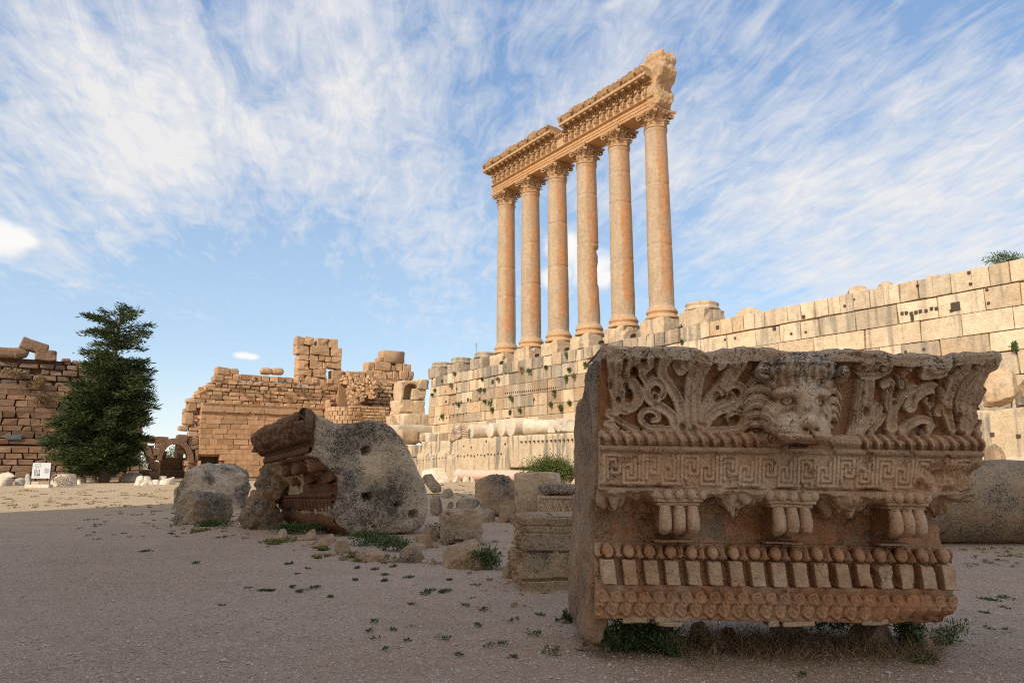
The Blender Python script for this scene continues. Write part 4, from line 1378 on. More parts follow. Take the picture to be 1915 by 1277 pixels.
# ------------------------------------------------------------------ single rocks from their outline and distance
def rock(name, poly, base, thick, label, cat, seed, vox=0.05, amp=0.05, mat=None, dat=(0.5, 0.25, 0.5), group=None, front=0.25, holes=None, depth=None, ns=1.0, parent=None, crack=0.02, build=True, flat=0.0, facets=14):
    poly = np.array(poly, float)
    cxp = poly[:, 0].mean()
    if depth is None:
        g = ground_pt(base[0], base[1])
    else:
        g = atY(base[0], base[1], depth)
    vd = ray(cxp, base[1]).copy(); vd[2] = 0; vd /= np.linalg.norm(vd)
    P = []
    for x, y in poly:
        d = ray(x, y); t = ((g - CAM) @ vd) / (d @ vd); P.append(CAM + d * t)
    P = np.array(P)
    cen = P.mean(0); cen[2] = P[:, 2].min() + 0.4 * (P[:, 2].max() - P[:, 2].min())
    zb = P[:, 2].min()
    lay = []
    for t, k in ((-front, 0.70 + flat), (-front * 0.55, 0.90 + flat * .3), (0, 1.0), (0.5 * (1 - front), 0.97), (1 - front - .1, 0.86), (1 - front, 0.66)):
        q = cen + (P - cen) * k + vd * (t * thick)
        q[:, 2] = np.maximum(q[:, 2], zb - 0.02)
        if k > 0.9: q[:, 2] = np.where(P[:, 2] < zb + 0.12, zb - .05, q[:, 2])
        lay.append(q)
    V, Fc = shell(lay)
    V, Q, Nn = remesh(V, Fc, vox, 2)
    sz = (P[:, 2].max() - P[:, 2].min())
    # knock flat facets off it
    rsf = np.random.RandomState(seed * 7 + 1)
    cc = V.mean(0)
    for k in range(facets):
        nrm_ = rsf.normal(size=3); nrm_[2] = abs(nrm_[2]) * .8
        if k % 2 == 0: nrm_ = nrm_ * .6 - vd * 1.1
        nrm_ /= np.linalg.norm(nrm_)
        dist_ = (V - cc) @ nrm_
        lim = np.quantile(dist_, 0.975 - 0.17 * rsf.rand())
        ov = np.maximum(dist_ - lim, 0)
        V = V - nrm_ * (ov * 0.96)[:, None]
    d = amp * sz * (fbm(V, 1.3 / max(sz, .2) * ns, 4, seed) * .8) + amp * 0.55 * sz * fbm(V, 5.0 / max(sz, .2) * ns, 4, seed + 2, .6)
    if crack:
        rd = ridged(V + 5 * seed, 1.6 / max(sz, .3), 3, seed)
        d -= crack * np.clip(rd - 1.25, 0, 1) * sz * 1.2
    V2 = V + Nn * d[:, None]
    if holes:
        for (hx, hy, hr) in holes:
            dd = ray(hx, hy); dd = dd / np.linalg.norm(dd)
            rel = V2 - CAM; t = rel @ dd
            off = np.linalg.norm(rel - t[:, None] * dd, axis=1)
            near = t < (np.linalg.norm(cen - CAM) + 0.15 * thick)
            w = np.clip((hr - off) / (vox * 0.8), 0, 1) * near
            V2 = V2 + dd * (w * 0.28)[:, None]
    D = np.c_[dat[0] + 0.5 * fbm(V, 1.2, 3, seed + 7), dat[1] + 0.35 * fbm(V, 0.9, 3, seed + 8), dat[2] + 0.25 * fbm(V, 2, 2, seed + 9)]
    mb = MB(); mb.add(V2, Q, np.clip(D, 0, 1))
    if not build: return mb
    return mb.build(name, mat or M_BLOCK, parent, label=label, cat=cat, group=group, smooth=True)


def zp(pts, ox, oy, s):
    return [(ox + x / s, oy + y / s) for x, y in pts]


# -- the two boulders at the left of the carved fallen block
rock("boulder", zp([(100, 560), (150, 510), (290, 460), (400, 437), (520, 440), (620, 470), (680, 500), (640, 600), (600, 700), (560, 800), (480, 850), (200, 860), (60, 780), (40, 620), (100, 600)], 300, 740, 3.613), (440, 953), 3.0,
     "large rough boulder with a lichen-crusted top, left of the carved fallen block", "boulder", 21, 0.05, 0.05, M_ROCK, (0.62, 0.1, 0.6), front=.15, crack=.05, ns=1.6)
rock("boulder", zp([(55, 790), (100, 690), (170, 640), (330, 645), (470, 670), (490, 700), (495, 790), (470, 850), (350, 865), (200, 870), (110, 855), (50, 825)], 300, 740, 3.613), (375, 979), 1.6,
     "squat grey-brown boulder in front of the large lichen-crusted one", "boulder", 22, 0.04, 0.06, M_BLOCK, (0.6, 0.3, 0.2), front=.3, crack=.06, ns=1.8, facets=20)

# -- the huge tilted cornice block: lichen end face towards us, carved side to the left
fb = thing("fallen_cornice_block", "huge tilted cornice block with a grey lichened end face and a carved brown side", "carved block", (-4.2, 17.5, 0))
endpoly = zp([(1045, 250), (1045, 145), (1040, 110), (1100, 150), (1180, 195), (1240, 188), (1300, 180), (1420, 165), (1500, 180), (1580, 230), (1650, 330), (1700, 420), (1740, 520), (1800, 640), (1815, 790), (1790, 870), (1740, 910), (1640, 935), (1500, 925), (1440, 950), (1340, 960), (1290, 945), (1240, 905), (1200, 870), (1160, 775), (1190, 660), (1200, 560), (1110, 480), (1050, 420), (1010, 400), (1040, 330)], 300, 740, 3.613)
g0 = ground_pt(657, 1003)
axd = ray(60, 953); axd = axd / np.linalg.norm(axd)          # long axis of the block, away to the left
nrm = np.array([axd[0] * 0.75, axd[1] * 0.9, axd[2]]); nrm = np.array([-0.42, 0.9, 0.05]); nrm /= np.linalg.norm(nrm)
EP = []
for x, y in endpoly:
    d = ray(x, y); t = ((g0 - CAM) @ nrm) / (d @ nrm); EP.append(CAM + d * t)
EP = np.array(EP)
cen = EP.mean(0)
FBL = 4.9


def fb_end(t):
    """taper and break of the block along its length t (0 near face .. 1 far end)"""
    return cen + (EP - cen) * (1.0 - 0.10 * t) + axd * (FBL * t)


inner = cen + (EP - cen) * 0.965
lay = [cen + (EP - cen) * 0.90 - nrm * 0.10, cen + (EP - cen) * 0.975 - nrm * 0.06, EP, fb_end(0.3), fb_end(0.6), fb_end(0.85) * 1.0, cen + (EP - cen) * 0.72 + axd * FBL * 0.95]
V, Fc = shell(lay)
V, Q, Nn = remesh(V, Fc, 0.04, 3)
relE = (V - cen) @ nrm
face = relE < 0.12
d = 0.05 * fbm(V, 1.0, 4, 3) + 0.02 * fbm(V, 5, 3, 5)
V2 = V + Nn * d[:, None]
for (hx, hy, hr) in [(684, 843, .10), (686, 929, .10), (773, 962, .10), (742, 944, .05), (700, 985, .04)]:
    dd = ray(hx, hy); dd = dd / np.linalg.norm(dd); rel = V2 - CAM; t = rel @ dd
    rt = rel - t[:, None] * dd
    off = np.maximum(np.abs(rt[:, 0] + .3 * rt[:, 2]), np.abs(rt[:, 2] - .3 * rt[:, 0]))
    w = np.clip((hr - off) / 0.03, 0, 1) * face
    V2 = V2 + nrm * (w * 0.35)[:, None]
# long chisel line down the end face
p1, p2 = [(lambda dd: CAM + dd * (((g0 - CAM) @ nrm) / (dd @ nrm)))(ray(*q)) for q in ((690, 897), (800, 962))]
ab = p2 - p1; tt = np.clip(((V2 - p1) @ ab) / (ab @ ab), 0, 1); dl = np.linalg.norm(V2 - p1 - tt[:, None] * ab, axis=1)
V2 = V2 + nrm * (0.03 * np.clip(1 - dl / 0.05, 0, 1))[:, None]
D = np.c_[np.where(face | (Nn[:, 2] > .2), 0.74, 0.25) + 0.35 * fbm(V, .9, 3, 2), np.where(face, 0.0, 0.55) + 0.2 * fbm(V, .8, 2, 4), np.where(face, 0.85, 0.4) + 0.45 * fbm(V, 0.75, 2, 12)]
tan = np.exp(-(np.linalg.norm(V2 - (lambda dd: CAM + dd * (((g0 - CAM) @ nrm) / (dd @ nrm)))(ray(702, 872)), axis=1) / 0.35) ** 2)
D[:, 1] += 0.5 * tan; D[:, 0] -= .6 * tan
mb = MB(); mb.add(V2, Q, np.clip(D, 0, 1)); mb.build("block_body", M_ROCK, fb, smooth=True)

# carved side: profile on the near face, run out along the axis
prof_px = zp([(1040, 112), (960, 105), (925, 150), (940, 230), (985, 285), (1035, 300), (1042, 335), (1012, 345), (1008, 372), (1040, 385), (1012, 398), (1050, 420), (1110, 480), (1198, 556), (1190, 600), (1190, 655), (1160, 672), (1180, 690), (1160, 712), (1168, 775), (1200, 790), (1185, 845), (1205, 880), (1290, 945)], 300, 740, 3.613)
PP = np.array([(lambda dd: CAM + dd * (((g0 - CAM) @ nrm) / (dd @ nrm)))(ray(x, y)) for x, y in prof_px])
PP[:, :] -= 0
dens = []; sid = []
cum = np.concatenate([[0], np.cumsum(np.linalg.norm(np.diff(PP, axis=0), axis=1))])
S = np.linspace(0, cum[-1], 260)
PD = np.stack([np.interp(S, cum, PP[:, k]) for k in range(3)], 1)
tn = np.gradient(PD, axis=0); tn /= np.linalg.norm(tn, axis=1)[:, None]
pn = np.cross(tn, axd); pn /= np.linalg.norm(pn, axis=1)[:, None]
ksm = np.ones(9) / 9
pn = np.stack([np.convolve(np.pad(pn[:, k], 4, mode='edge'), ksm, 'valid') for k in range(3)], 1)
if pn[130] @ np.array([-1, -0.6, 0]) < 0: pn = -pn
tl = np.linspace(0, 1, 260)
uu = cum / cum[-1]
sn = S / cum[-1]


def band(a, b, soft=.012): return smst(sn, uu[a] - soft, uu[a] + soft) * smst(sn, uu[b] + soft, uu[b] - soft)


T_, S_ = np.meshgrid(tl, sn, indexing='ij')
x_m = T_ * FBL
hgt = np.zeros_like(T_)
b = band(0, 4)      # gutter with leaves
q = np.stack([x_m.ravel() * 2.2, S_.ravel() * 9, 0 * x_m.ravel()], 1)
hgt += b[None] * (0.07 * np.abs(np.sin(x_m * 6.5 + 1.6 * np.sin(S_ * 30))) + 0.10 * (ridged(q, 1.3, 3, 4).reshape(T_.shape) - .8) * 0.6 - 0.05)
b = band(5, 7); hgt += b[None] * 0.02 * np.sin(x_m * 16)
b = band(8, 11); hgt -= b[None] * 0.045 * ((np.sin(x_m * 26) > 0.2) * (np.sin(S_ * cum[-1] * 55) > -0.1))
b = band(11, 14); hgt += b[None] * (0.24 * np.clip(np.sin(x_m * 4.6 + .6), 0, 1) ** 0.7 * np.abs(np.sin((S_ - uu[11]) / (uu[14] - uu[11]) * 7)) + .05 * ridged(q, 1.0, 2, 8).reshape(T_.shape) - .08)
b = band(15, 17); hgt += b[None] * (0.04 * np.abs(np.sin(x_m * 15)))
b = band(18, 19, .008); hgt -= b[None] * 0.06 * (np.sin(x_m * 24 + S_ * 60) > 0.1)
b = band(20, 22); hgt += b[None] * (0.035 * np.abs(np.sin(x_m * 14 + 60 * S_)))
hgt += 0.02 * fbm(np.stack([x_m.ravel(), S_.ravel() * 4, 0 * x_m.ravel()], 1), 2.0, 3, 1).reshape(T_.shape)
end_break = smst(T_ + 0.14 * fbm(np.stack([x_m.ravel(), S_.ravel() * 5, 0 * x_m.ravel()], 1), .9, 3, 6).reshape(T_.shape), .74, 1.0)
c3 = PD.mean(0)
base3 = PD[None] * 1.0
base3 = c3 + (PD[None] - c3) * (1 - 0.10 * T_[..., None]) + axd * x_m[..., None] 
Vs = base3 + pn[None] * (hgt + 0.03)[..., None] + np.array([0.75, .35, 0.0]) * (end_break * .30)[..., None]
mid = smst(T_, 0.47, 0.56) * band(9, 16)[None]       # broken step in the middle of the carved side
Vs = Vs + np.array([.5, .3, 0]) * (mid * 0.25)[..., None]
Vb = base3 - pn[None] * 0.45
m, n = T_.shape
Vall = np.concatenate([Vs.reshape(-1, 3), Vb.reshape(-1, 3)])
G = gridq(m, n)
ring = [i * n for i in range(m)] + [(m - 1) * n + j for j in range(1, n)] + [i * n + n - 1 for i in range(m - 2, -1, -1)] + [j for j in range(n - 2, 0, -1)]
k = m * n
side = np.array([[a, b_, b_ + k, a + k] for a, b_ in zip(ring, ring[1:] + ring[:1])])
topw = np.repeat(band(0, 3)[None], m, 0)
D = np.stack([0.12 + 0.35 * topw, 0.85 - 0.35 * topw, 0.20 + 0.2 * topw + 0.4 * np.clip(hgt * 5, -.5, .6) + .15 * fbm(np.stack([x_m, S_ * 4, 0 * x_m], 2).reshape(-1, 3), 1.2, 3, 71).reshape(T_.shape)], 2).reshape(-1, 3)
mb = MB(); mb.add(Vall, np.concatenate([G, G[:, ::-1] + k, side]), np.clip(np.concatenate([D, D]), 0, 1))
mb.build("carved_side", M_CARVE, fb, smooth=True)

rock("boulder", [(440, 968), (446, 940), (462, 918), (480, 910), (505, 925), (528, 945), (530, 985), (500, 990), (465, 982)], (485, 990), 1.4, "dark broken lump at the far lower end of the carved brown side", "boulder", 23, .035, .07, M_BLOCK, (.5, .75, .08), crack=.1)
rock("boulder", [(478, 905), (486, 880), (500, 862), (520, 850), (545, 860), (548, 900), (520, 930), (490, 935)], (500, 992), 1.6, "dark jagged mass between the boulders and the carved brown side", "boulder", 24, .035, .1, M_BLOCK, (.5, .7, .02), crack=.1, depth=19.5)
# -- stones propping it and lying round it
R6 = lambda pts: zp(pts, 640, 840, 4.0745)
RK = [
    ("boulder", [(80, 800), (110, 765), (240, 755), (325, 775), (322, 810), (280, 850), (140, 855), (85, 830)], (690, 1049), .9, "low flat-topped stone lying in front of the fallen cornice block", (0.55, 0.15, .6)),
    ("boulder", [(430, 765), (470, 735), (560, 727), (640, 735), (655, 780), (650, 860), (560, 870), (480, 855), (432, 820)], (773, 1053), .8, "dark-crusted cube stone just right of the low flat-topped stone", (0.6, 0.25, .4)),
    ("boulder", [(655, 840), (670, 820), (740, 830), (768, 850), (760, 885), (680, 880)], (814, 1056), .35, "small light stone wedged beside the big angular rock", (0.5, 0.3, .5)),
    ("boulder", [(548, 680), (580, 655), (640, 650), (690, 670), (697, 735), (660, 750), (590, 745), (555, 715)], (792, 1024), .7, "round reddish stone behind the dark-crusted cube stone", (0.25, 0.55, .5)),
    ("boulder", [(600, 620), (640, 585), (700, 582), (728, 620), (720, 700), (640, 690)], (800, 1012), .8, "dull round stone under the right edge of the fallen cornice block", (0.4, 0.35, .35)),
    ("boulder", [(390, 690), (430, 660), (490, 690), (512, 715), (460, 740), (400, 730)], (750, 1022), .4, "pale jagged stone under the fallen cornice block", (0.35, 0.1, .65)),
    ("boulder", [(750, 780), (800, 745), (880, 700), (985, 670), (1030, 690), (1070, 735), (1150, 780), (1145, 850), (1060, 905), (900, 908), (760, 890)], (870, 1062), 1.2, "large angular rock with an orange face and weeds at its right foot", (0.3, 0.5, .5)),
    ("boulder", [(740, 350), (760, 310), (810, 278), (835, 290), (852, 350), (840, 370)], (840, 931), .8, "thin pointed stone standing in the sun behind the curved fragments", (0.5, 0.1, .6)),
    ("boulder", [(860, 370), (900, 360), (1000, 365), (1052, 400), (1040, 440), (960, 470), (890, 510), (870, 480)], (880, 968), 1.3, "grey flat-topped fragment beside two curved pieces", (0.6, 0.15, .45)),
    ("boulder", [(810, 500), (850, 440), (880, 410), (897, 425), (880, 480), (830, 515)], (845, 968), .35, "leaning slab-like fragment between the curved pieces", (0.35, 0.2, .6)),
    ("boulder", [(755, 490), (790, 460), (805, 400), (800, 365), (845, 362), (852, 420), (820, 490), (780, 508)], (835, 963), .5, "curved moulding fragment standing on end in the stone heap", (0.35, 0.2, .6)),
    ("boulder", [(968, 490), (1000, 455), (1070, 428), (1110, 460), (1160, 475), (1182, 510), (1150, 545), (1080, 555), (1000, 520)], (918, 976), 1.2, "pale pitted boulder in front of the big broken block", (0.5, 0.1, .6)),
    ("boulder", [(1180, 530), (1195, 440), (1220, 405), (1300, 400), (1330, 440), (1300, 500), (1240, 560)], (945, 976), .9, "dark upright rock leaning on the big broken block", (0.6, 0.2, .3)),
    ("boulder", [(1268, 540), (1285, 490), (1340, 485), (1360, 560), (1300, 568)], (962, 979), .6, "small dark stone at the foot of the tall pale slab", (0.55, 0.2, .3)),
    ("boulder", [(1215, 950), (1230, 870), (1270, 832), (1300, 835), (1305, 990), (1240, 985)], (950, 1082), .5, "rough brown stone tucked beside the moulded block", (0.45, 0.35, .4)),
    ("boulder", [(670, 340), (700, 318), (760, 330), (770, 480), (740, 505), (690, 510), (668, 470)], (815, 965), .8, "carved leaf fragment half hidden behind the fallen cornice block", (0.45, 0.15, .5)),
    ("boulder", [(560, 250), (600, 200), (640, 185), (750, 190), (757, 318), (690, 320), (620, 250)], (805, 925), 1.6, "tall squared stone seen just past the right side of the fallen cornice block", (0.5, 0.15, .5)),
    ("boulder", [(1720, 280), (1740, 210), (1790, 195), (1860, 182), (1860, 320), (1740, 315)], (1080, 921), 1.6, "white stones in the sun behind the leafy bush", (0.35, 0.05, .8)),
]
for k, (nm, pts, base, th_, lab, dat) in enumerate(RK):
    rock(nm, R6(pts), base, th_, lab, "rock", 100 + k, 0.035 if base[1] > 1000 else 0.045, 0.045, M_BLOCK, (dat[0], dat[1] + .05, dat[2] - .15), group="rocks scattered among the fallen blocks", crack=.06, ns=1.3, facets=22)
PR = [([(516, 1000), (520, 990), (536, 990), (540, 998), (536, 1006), (520, 1006)], (527, 1006), "small round stone under the left end of the carved side"),
      ([(590, 1014), (600, 1004), (612, 1008), (620, 1020), (600, 1022)], (604, 1022), "small angular stone propping the fallen cornice block"),
      ([(565, 1008), (570, 992), (590, 990), (592, 1008)], (578, 1010), "dark prop stone under the middle of the carved side"),
      ([(622, 1030), (628, 1012), (646, 1010), (660, 1024), (650, 1034)], (640, 1034), "brown prop stone under the lowest corner of the end face"),
      ([(606, 1012), (610, 996), (624, 998), (626, 1014)], (616, 1015), "narrow prop stone deep under the fallen cornice block")]
for k, (pts, base, lab) in enumerate(PR):
    rock("prop_stone", pts, base, .5, lab, "rock", 140 + k, 0.03, .05, M_BLOCK, (.3, .4, .4), group="prop stones under the fallen cornice block")

# -- big broken block with a smooth pale slab face
bb = rock("broken_block", R6([(1012, 260), (1080, 195), (1180, 182), (1270, 168), (1330, 185), (1320, 470), (1200, 480), (1060, 440), (1015, 370)]), (925, 965), 2.2, "big broken block with a dark crusted front and a raw orange break", "stone block", 160, 0.05, 0.05, M_BLOCK, (0.6, 0.5, 0.35), crack=.08, facets=10, flat=.22)



def slab_box(name, px, py, w, h, d, yaw, seed, label, cat, mat, dat, Y=None, bevel=.04, amp=.025, chip=.12, n=(14, 10, 14), z0=0.0, build=True, group=None):
    g = ground_pt(px, py)
    V, Q = rbox((w, d, h), bevel, n, amp, 1.2, seed, chip)
    P = (V + [0, d / 2, h / 2]) @ rotz(yaw).T + g + [0, 0, z0]
    D = np.tile(np.array(dat, float), (len(P), 1)); D += np.stack([0.3 * fbm(P, 1.3, 3, seed), .25 * fbm(P, 1.1, 3, seed + 1), .2 * fbm(P, 2, 2, seed + 2)], 1)
    if build:
        m = MB(); m.add(P, Q, np.clip(D, 0, 1)); return m.build(name, mat, label=label, cat=cat, group=group), g
    return P, Q, np.clip(D, 0, 1), g


slab_box("stone_slab", 1006, 975, 1.32, 1.37, .95, -.04, 161, "tall smooth pale slab standing against the big broken block", "stone slab", M_BLOCK, (.22, .16, .8), bevel=.05, amp=.03, chip=.16, n=(22, 12, 22))
P, Q, D, g = slab_box("x", 869, 1018, .80, .66, .85, .30, 107, "", "", M_BLOCK, (.45, .3, .45), build=False, n=(18, 16, 16), bevel=.07, amp=.05, chip=.3)
P = P + fbm(P, 4, 4, 3, .6)[:, None] * .02
m = MB(); m.add(P, Q, D); m.build("boulder", M_BLOCK, label="squared rock with one dark side behind the large angular rock", cat="rock", group="rocks scattered among the fallen blocks")

# -- pilaster fragment with a zigzag band
zz = thing("carved_pilaster_base", "squat pilaster fragment with a carved zigzag leaf band under a grey top", "carved stone", ground_pt(1050, 980))
P, Q, D, g = slab_box("x", 1045, 982, 1.0, 0.78, 0.9, 0.06, 4, "", "", M_BLOCK, (.3, .15, .65), build=False, n=(12, 10, 10))
m = MB(); m.add(P, Q, D); m.build("block_body", M_BLOCK, zz)
m = MB(); V, Q = rbox((1.2, 1.15, 0.26), .09, (14, 10, 5), .05, 1.6, 8, .2); m.add(V @ rotz(.06).T + g + [.12, .5, .93], Q, (.8, .05, .45)); m.build("top_slab", M_ROCK, zz)
m = MB()


def bar(m, p, q, w, t, dat=(.2, .2, .6)):
    p = np.asarray(p, float); q = np.asarray(q, float); L_ = np.linalg.norm(q - p)
    V, Q = rbox((L_, t, w), min(w, t) * .35, (4, 4, 4))
    d = (q - p) / L_; up = np.array([0, -1.0, 0]); s = np.cross(up, d); s /= np.linalg.norm(s)
    M = np.stack([d, np.cross(s, d), s], 1)
    m.add(V @ M.T + (p + q) / 2, Q, dat)


for k in range(5):
    x0 = -0.46 + k * .19
    bar(m, g + [x0, -0.03, .36], g + [x0 + .095, -0.03, .66], .035, .05); bar(m, g + [x0 + .19, -0.03, .36], g + [x0 + .095, -0.03, .66], .035, .05)
bar(m, g + [-.5, -.03, .34], g + [.5, -.03, .34], .04, .06); bar(m, g + [-.5, -.03, .72], g + [.5, -.03, .72], .05, .06)
m.build("zigzag_band", M_BLOCK, zz)

# -- moulded block beside the lion block
mbk = thing("moulded_block", "square moulded pedestal block standing close to the left end of the lion block", "carved stone", ground_pt(1030, 1105))
g = ground_pt(1036, 1104)
prof = [(0, -.0), (.0, .0), (.01, .11), (-.055, .115), (-.055, .15), (.0, .155), (.0, .46), (-.05, .465), (-.05, .495), (.0, .50), (.0, .70), (-.012, .705), (-.012, .72), (0.0, .725), (0.0, .79), (-.014, .795), (-.014, .81), (.0, .815), (.01, .90), (-.015, .925)]
W_, D_ = 0.80, 0.9
rings = []
zs_ = []
pp = np.array(prof)
cum2 = np.concatenate([[0], np.cumsum(np.hypot(*np.diff(pp, axis=0).T))]); Sd = np.linspace(0, cum2[-1], 90)
po = np.interp(Sd, cum2, pp[:, 0]); pz = np.interp(Sd, cum2, pp[:, 1])
for o_, z_ in zip(po, pz):
    xs_ = []
    w, d = W_ / 2 + o_, D_ / 2 + o_
    loop = [(x, -d) for x in np.linspace(-w, w, 24)[:-1]] + [(w, y) for y in np.linspace(-d, d, 24)[:-1]] + [(x, d) for x in np.linspace(w, -w, 24)[:-1]] + [(-w, y) for y in np.linspace(d, -d, 24)[:-1]]
    rings.append(np.array([(x, y + D_ / 2, z_) for x, y in loop]))
n = len(rings[0])
V = np.concatenate(rings + [[[0, D_ / 2, .93]]])
V[:, :2] += np.stack([fbm(V, 3, 4, 4), fbm(V, 3, 4, 9)], 1) * .016
bridge = (np.abs(V[:, 0] - .03) < .035) & (V[:, 2] > .3); V[bridge, 1] = np.minimum(V[bridge, 1], -.0 + .004 * np.sin(V[bridge, 2] * 40))
left = V[:, 0] < -W_ / 2 + .05
V[left, 0] += (0.12 * fbm(V[left], 2.2, 5, 3, .6))          # broken left side
V[:, 2] += .012 * fbm(V, 2, 3, 5)
ii, jj = np.meshgrid(np.arange(len(rings) - 1), np.arange(n), indexing='ij'); j2 = (jj + 1) % n
Q = np.stack([ii * n + jj, ii * n + j2, (ii + 1) * n + j2, (ii + 1) * n + jj], 2).reshape(-1, 4)
Dt = np.c_[.3 + .25 * V[:, 2] + .3 * fbm(V, 2, 3, 2), np.where(left, .55, .2) + .3 * fbm(V, 1.5, 3, 6) - .1 * V[:, 2], .5 + .2 * fbm(V, 3, 2, 7)]
m = MB(); m.add((V * [1, 1, 1.0]) @ rotz(0.12).T + g, Q, np.clip(Dt, 0, 1)); k = (len(rings) - 1) * n
m.more(np.array([[k + i, k + (i + 1) % n, len(V) - 1] for i in range(n)]))
m.build("block_body", M_BLOCK, mbk, smooth=False)

# ------------------------------------------------------------------ things along the left edge of the court
SG = ground_pt(72, 912)
sign = thing("information_board", "white information board with a site plan on two dark posts and a pale plinth", "sign", SG)
kx = 1 / F * (SG[1] * CT + 0 * ST)   # metres per photo pixel at the board


def sg(px, py): return np.array([(px - 72) * kx, 0, (912 - py) * kx])


m = MB()
for k in range(3):
    V, Q = rbox((15 * kx, .5, 6.5 * kx), .03, (4, 4, 4), .01, 2, k); m.add(V + SG + sg(57.5 + 15 * k, 912) + [0, 0, 3.0 * kx], Q, (.2, .05, .9))
m.build("plinth", M_PALE, sign)
for s in (56.5, 92):
    m = MB(); V, Q = rbox((.05, .05, 44 * kx), .008, (4, 4, 4)); m.add(V + SG + sg(s, 888), Q); m.build("post", M_BLACK, sign)
m = MB(); V, Q = rbox((34 * kx, .04, 28.5 * kx), .01, (4, 4, 4)); m.add(V + SG + sg(74.5, 880.5) + [0, -.04, 0], Q); pan = m.build("panel", plain("panel_white", (0.55, 0.56, 0.56), .5), sign)
m = MB()
M_INK = plain("panel_ink", (0.12, 0.12, 0.13), .6)
for (x0, x1, y0, y1) in [(62, 73, 868.5, 869.2), (62, 73, 872.3, 873), (62, 62.5, 868.5, 873), (72.6, 73, 868.5, 873), (63, 69, 874.2, 875.4), (62, 63.4, 878, 886), (64.5, 66, 878, 886), (68, 68.8, 878, 886), (70.5, 72, 878, 886), (62, 73, 888.5, 889.5), (62, 66, 886.6, 887.6), (68, 73, 886.2, 889.4), (62, 73, 891, 891.8)]:
    V, Q = rbox(((x1 - x0) * kx, .006, (y1 - y0) * kx), .001, (2, 2, 2)); m.add(V + SG + sg((x0 + x1) / 2, (y0 + y1) / 2) + [0, -.066, 0], Q)
for k in range(9):
    V, Q = rbox(((9.5 if k % 4 else 6) * kx, .006, .35 * kx), .001, (2, 2, 2)); m.add(V + SG + sg(85, 876.5 + k * 1.05) + [0, -.066, 0], Q)
m.build("printed_plan", M_INK, pan)

R1 = lambda pts: zp(pts, 0, 560, 3.36)
LS = [
    ([(-20, 1110), (0, 1095), (60, 1080), (105, 1090), (108, 1108), (60, 1112), (-20, 1120)], (15, 907), "thin pale slab lying on the stones at the far left edge", (0.4, 0, .9)),
    ([(-20, 1175), (-20, 1118), (70, 1112), (84, 1140), (80, 1170)], (12, 909), "rounded block under the thin pale slab at the far left edge", (0.4, .2, .6)),
    ([(93, 1168), (95, 1128), (125, 1118), (158, 1122), (165, 1140), (150, 1165)], (38, 908), "low pale rubble stone left of the information board", (0.4, .1, .7)),
    ([(148, 1168), (158, 1096), (190, 1094), (195, 1168)], (51, 907), "upright pale stone directly behind the left post of the board", (0.3, .1, .8)),
    ([(170, 1170), (180, 1140), (250, 1145), (248, 1172)], (63, 909), "low broken stone seen below the board", (0.3, .2, .6)),
    ([(313, 1174), (313, 1096), (487, 1094), (488, 1172)], (118, 909), "long pale block with carved rosettes right of the information board", (0.15, .1, .75)),
    ([(480, 1160), (487, 1130), (510, 1128), (512, 1155)], (148, 906), "small pale rubble stone at the right end of the rosette block", (0.3, .0, .9)),
    ([(490, 1148), (495, 1105), (520, 1098), (542, 1125), (540, 1148)], (154, 902), "dark rounded stone in the shade behind the rosette block", (0.4, .3, .15)),
    ([(560, 1146), (575, 1118), (610, 1114), (616, 1142)], (175, 902), "small brown stone under the tree left of the stone bench", (0.4, .4, .3)),
    ([(616, 1146), (620, 1112), (668, 1110), (670, 1144)], (191, 901), "squared support stone of the rough stone bench", (0.4, .4, .3)),
    ([(585, 1110), (600, 1085), (730, 1088), (742, 1104), (690, 1112)], (197, 901), "flat slab resting like a bench on two stones under the tree", (0.5, .3, .35)),
    ([(720, 1140), (745, 1100), (830, 1082), (905, 1090), (915, 1110), (860, 1142)], (243, 901), "long dark heap stone between the bench and the pale rubble", (0.4, .4, .2)),
    ([(828, 1166), (845, 1120), (880, 1105), (905, 1108), (900, 1150), (880, 1168)], (257, 907), "left lump of the pale rubble pile in front of the arches", (0.2, .0, .95)),
    ([(898, 1150), (905, 1108), (945, 1110), (952, 1140), (930, 1152)], (275, 904), "squared pale stone in the rubble pile in front of the arches", (0.2, .05, .9)),
    ([(880, 1170), (890, 1150), (920, 1148), (928, 1168)], (269, 908), "small pale stone at the front of the rubble pile", (0.2, 0, .95)),
    ([(930, 1168), (938, 1140), (965, 1138), (968, 1166)], (283, 907), "small pale stone right of the rubble pile", (0.2, 0, .95)),
    ([(950, 1162), (960, 1132), (1000, 1130), (1002, 1165)], (292, 906), "grey-white stone left of the two pale dressed blocks", (0.3, 0, .9)),
    ([(990, 1140), (995, 1108), (1048, 1108), (1048, 1140)], (304, 901), "upper pale dressed block in front of the arches", (0.1, .05, .95)),
    ([(1000, 1166), (1000, 1138), (1100, 1112), (1105, 1166)], (313, 906), "lower long pale dressed block beside the big boulders", (0.1, .05, .95)),
]
for k, (pts, base, lab, dat) in enumerate(LS):
    rock("pale_stone", R1(pts), base, 1.5, lab, "stone", 200 + k, 0.10, 0.03, M_PALE, dat, group="stones along the left side of the court", crack=.02, flat=.15, front=.15)
m = MB()
for cx_ in (355, 403):
    q = ground_pt(118, 909); qq = atY(cx_ / 3.36, 560 + 1133 / 3.36, q[1] - .28)
    for rr in (.42, .25, .1):
        a = np.linspace(0, 2 * math.pi, 25)
        for a0, a1 in zip(a[:-1], a[1:]): bar(m, qq + [rr * math.cos(a0), 0, rr * math.sin(a0)], qq + [rr * math.cos(a1), 0, rr * math.sin(a1)], .05, .08, (.4, .2, .3))
ros = [o for o in SC.objects if o.get('label', '').startswith('long pale block with carved rosettes')][0]
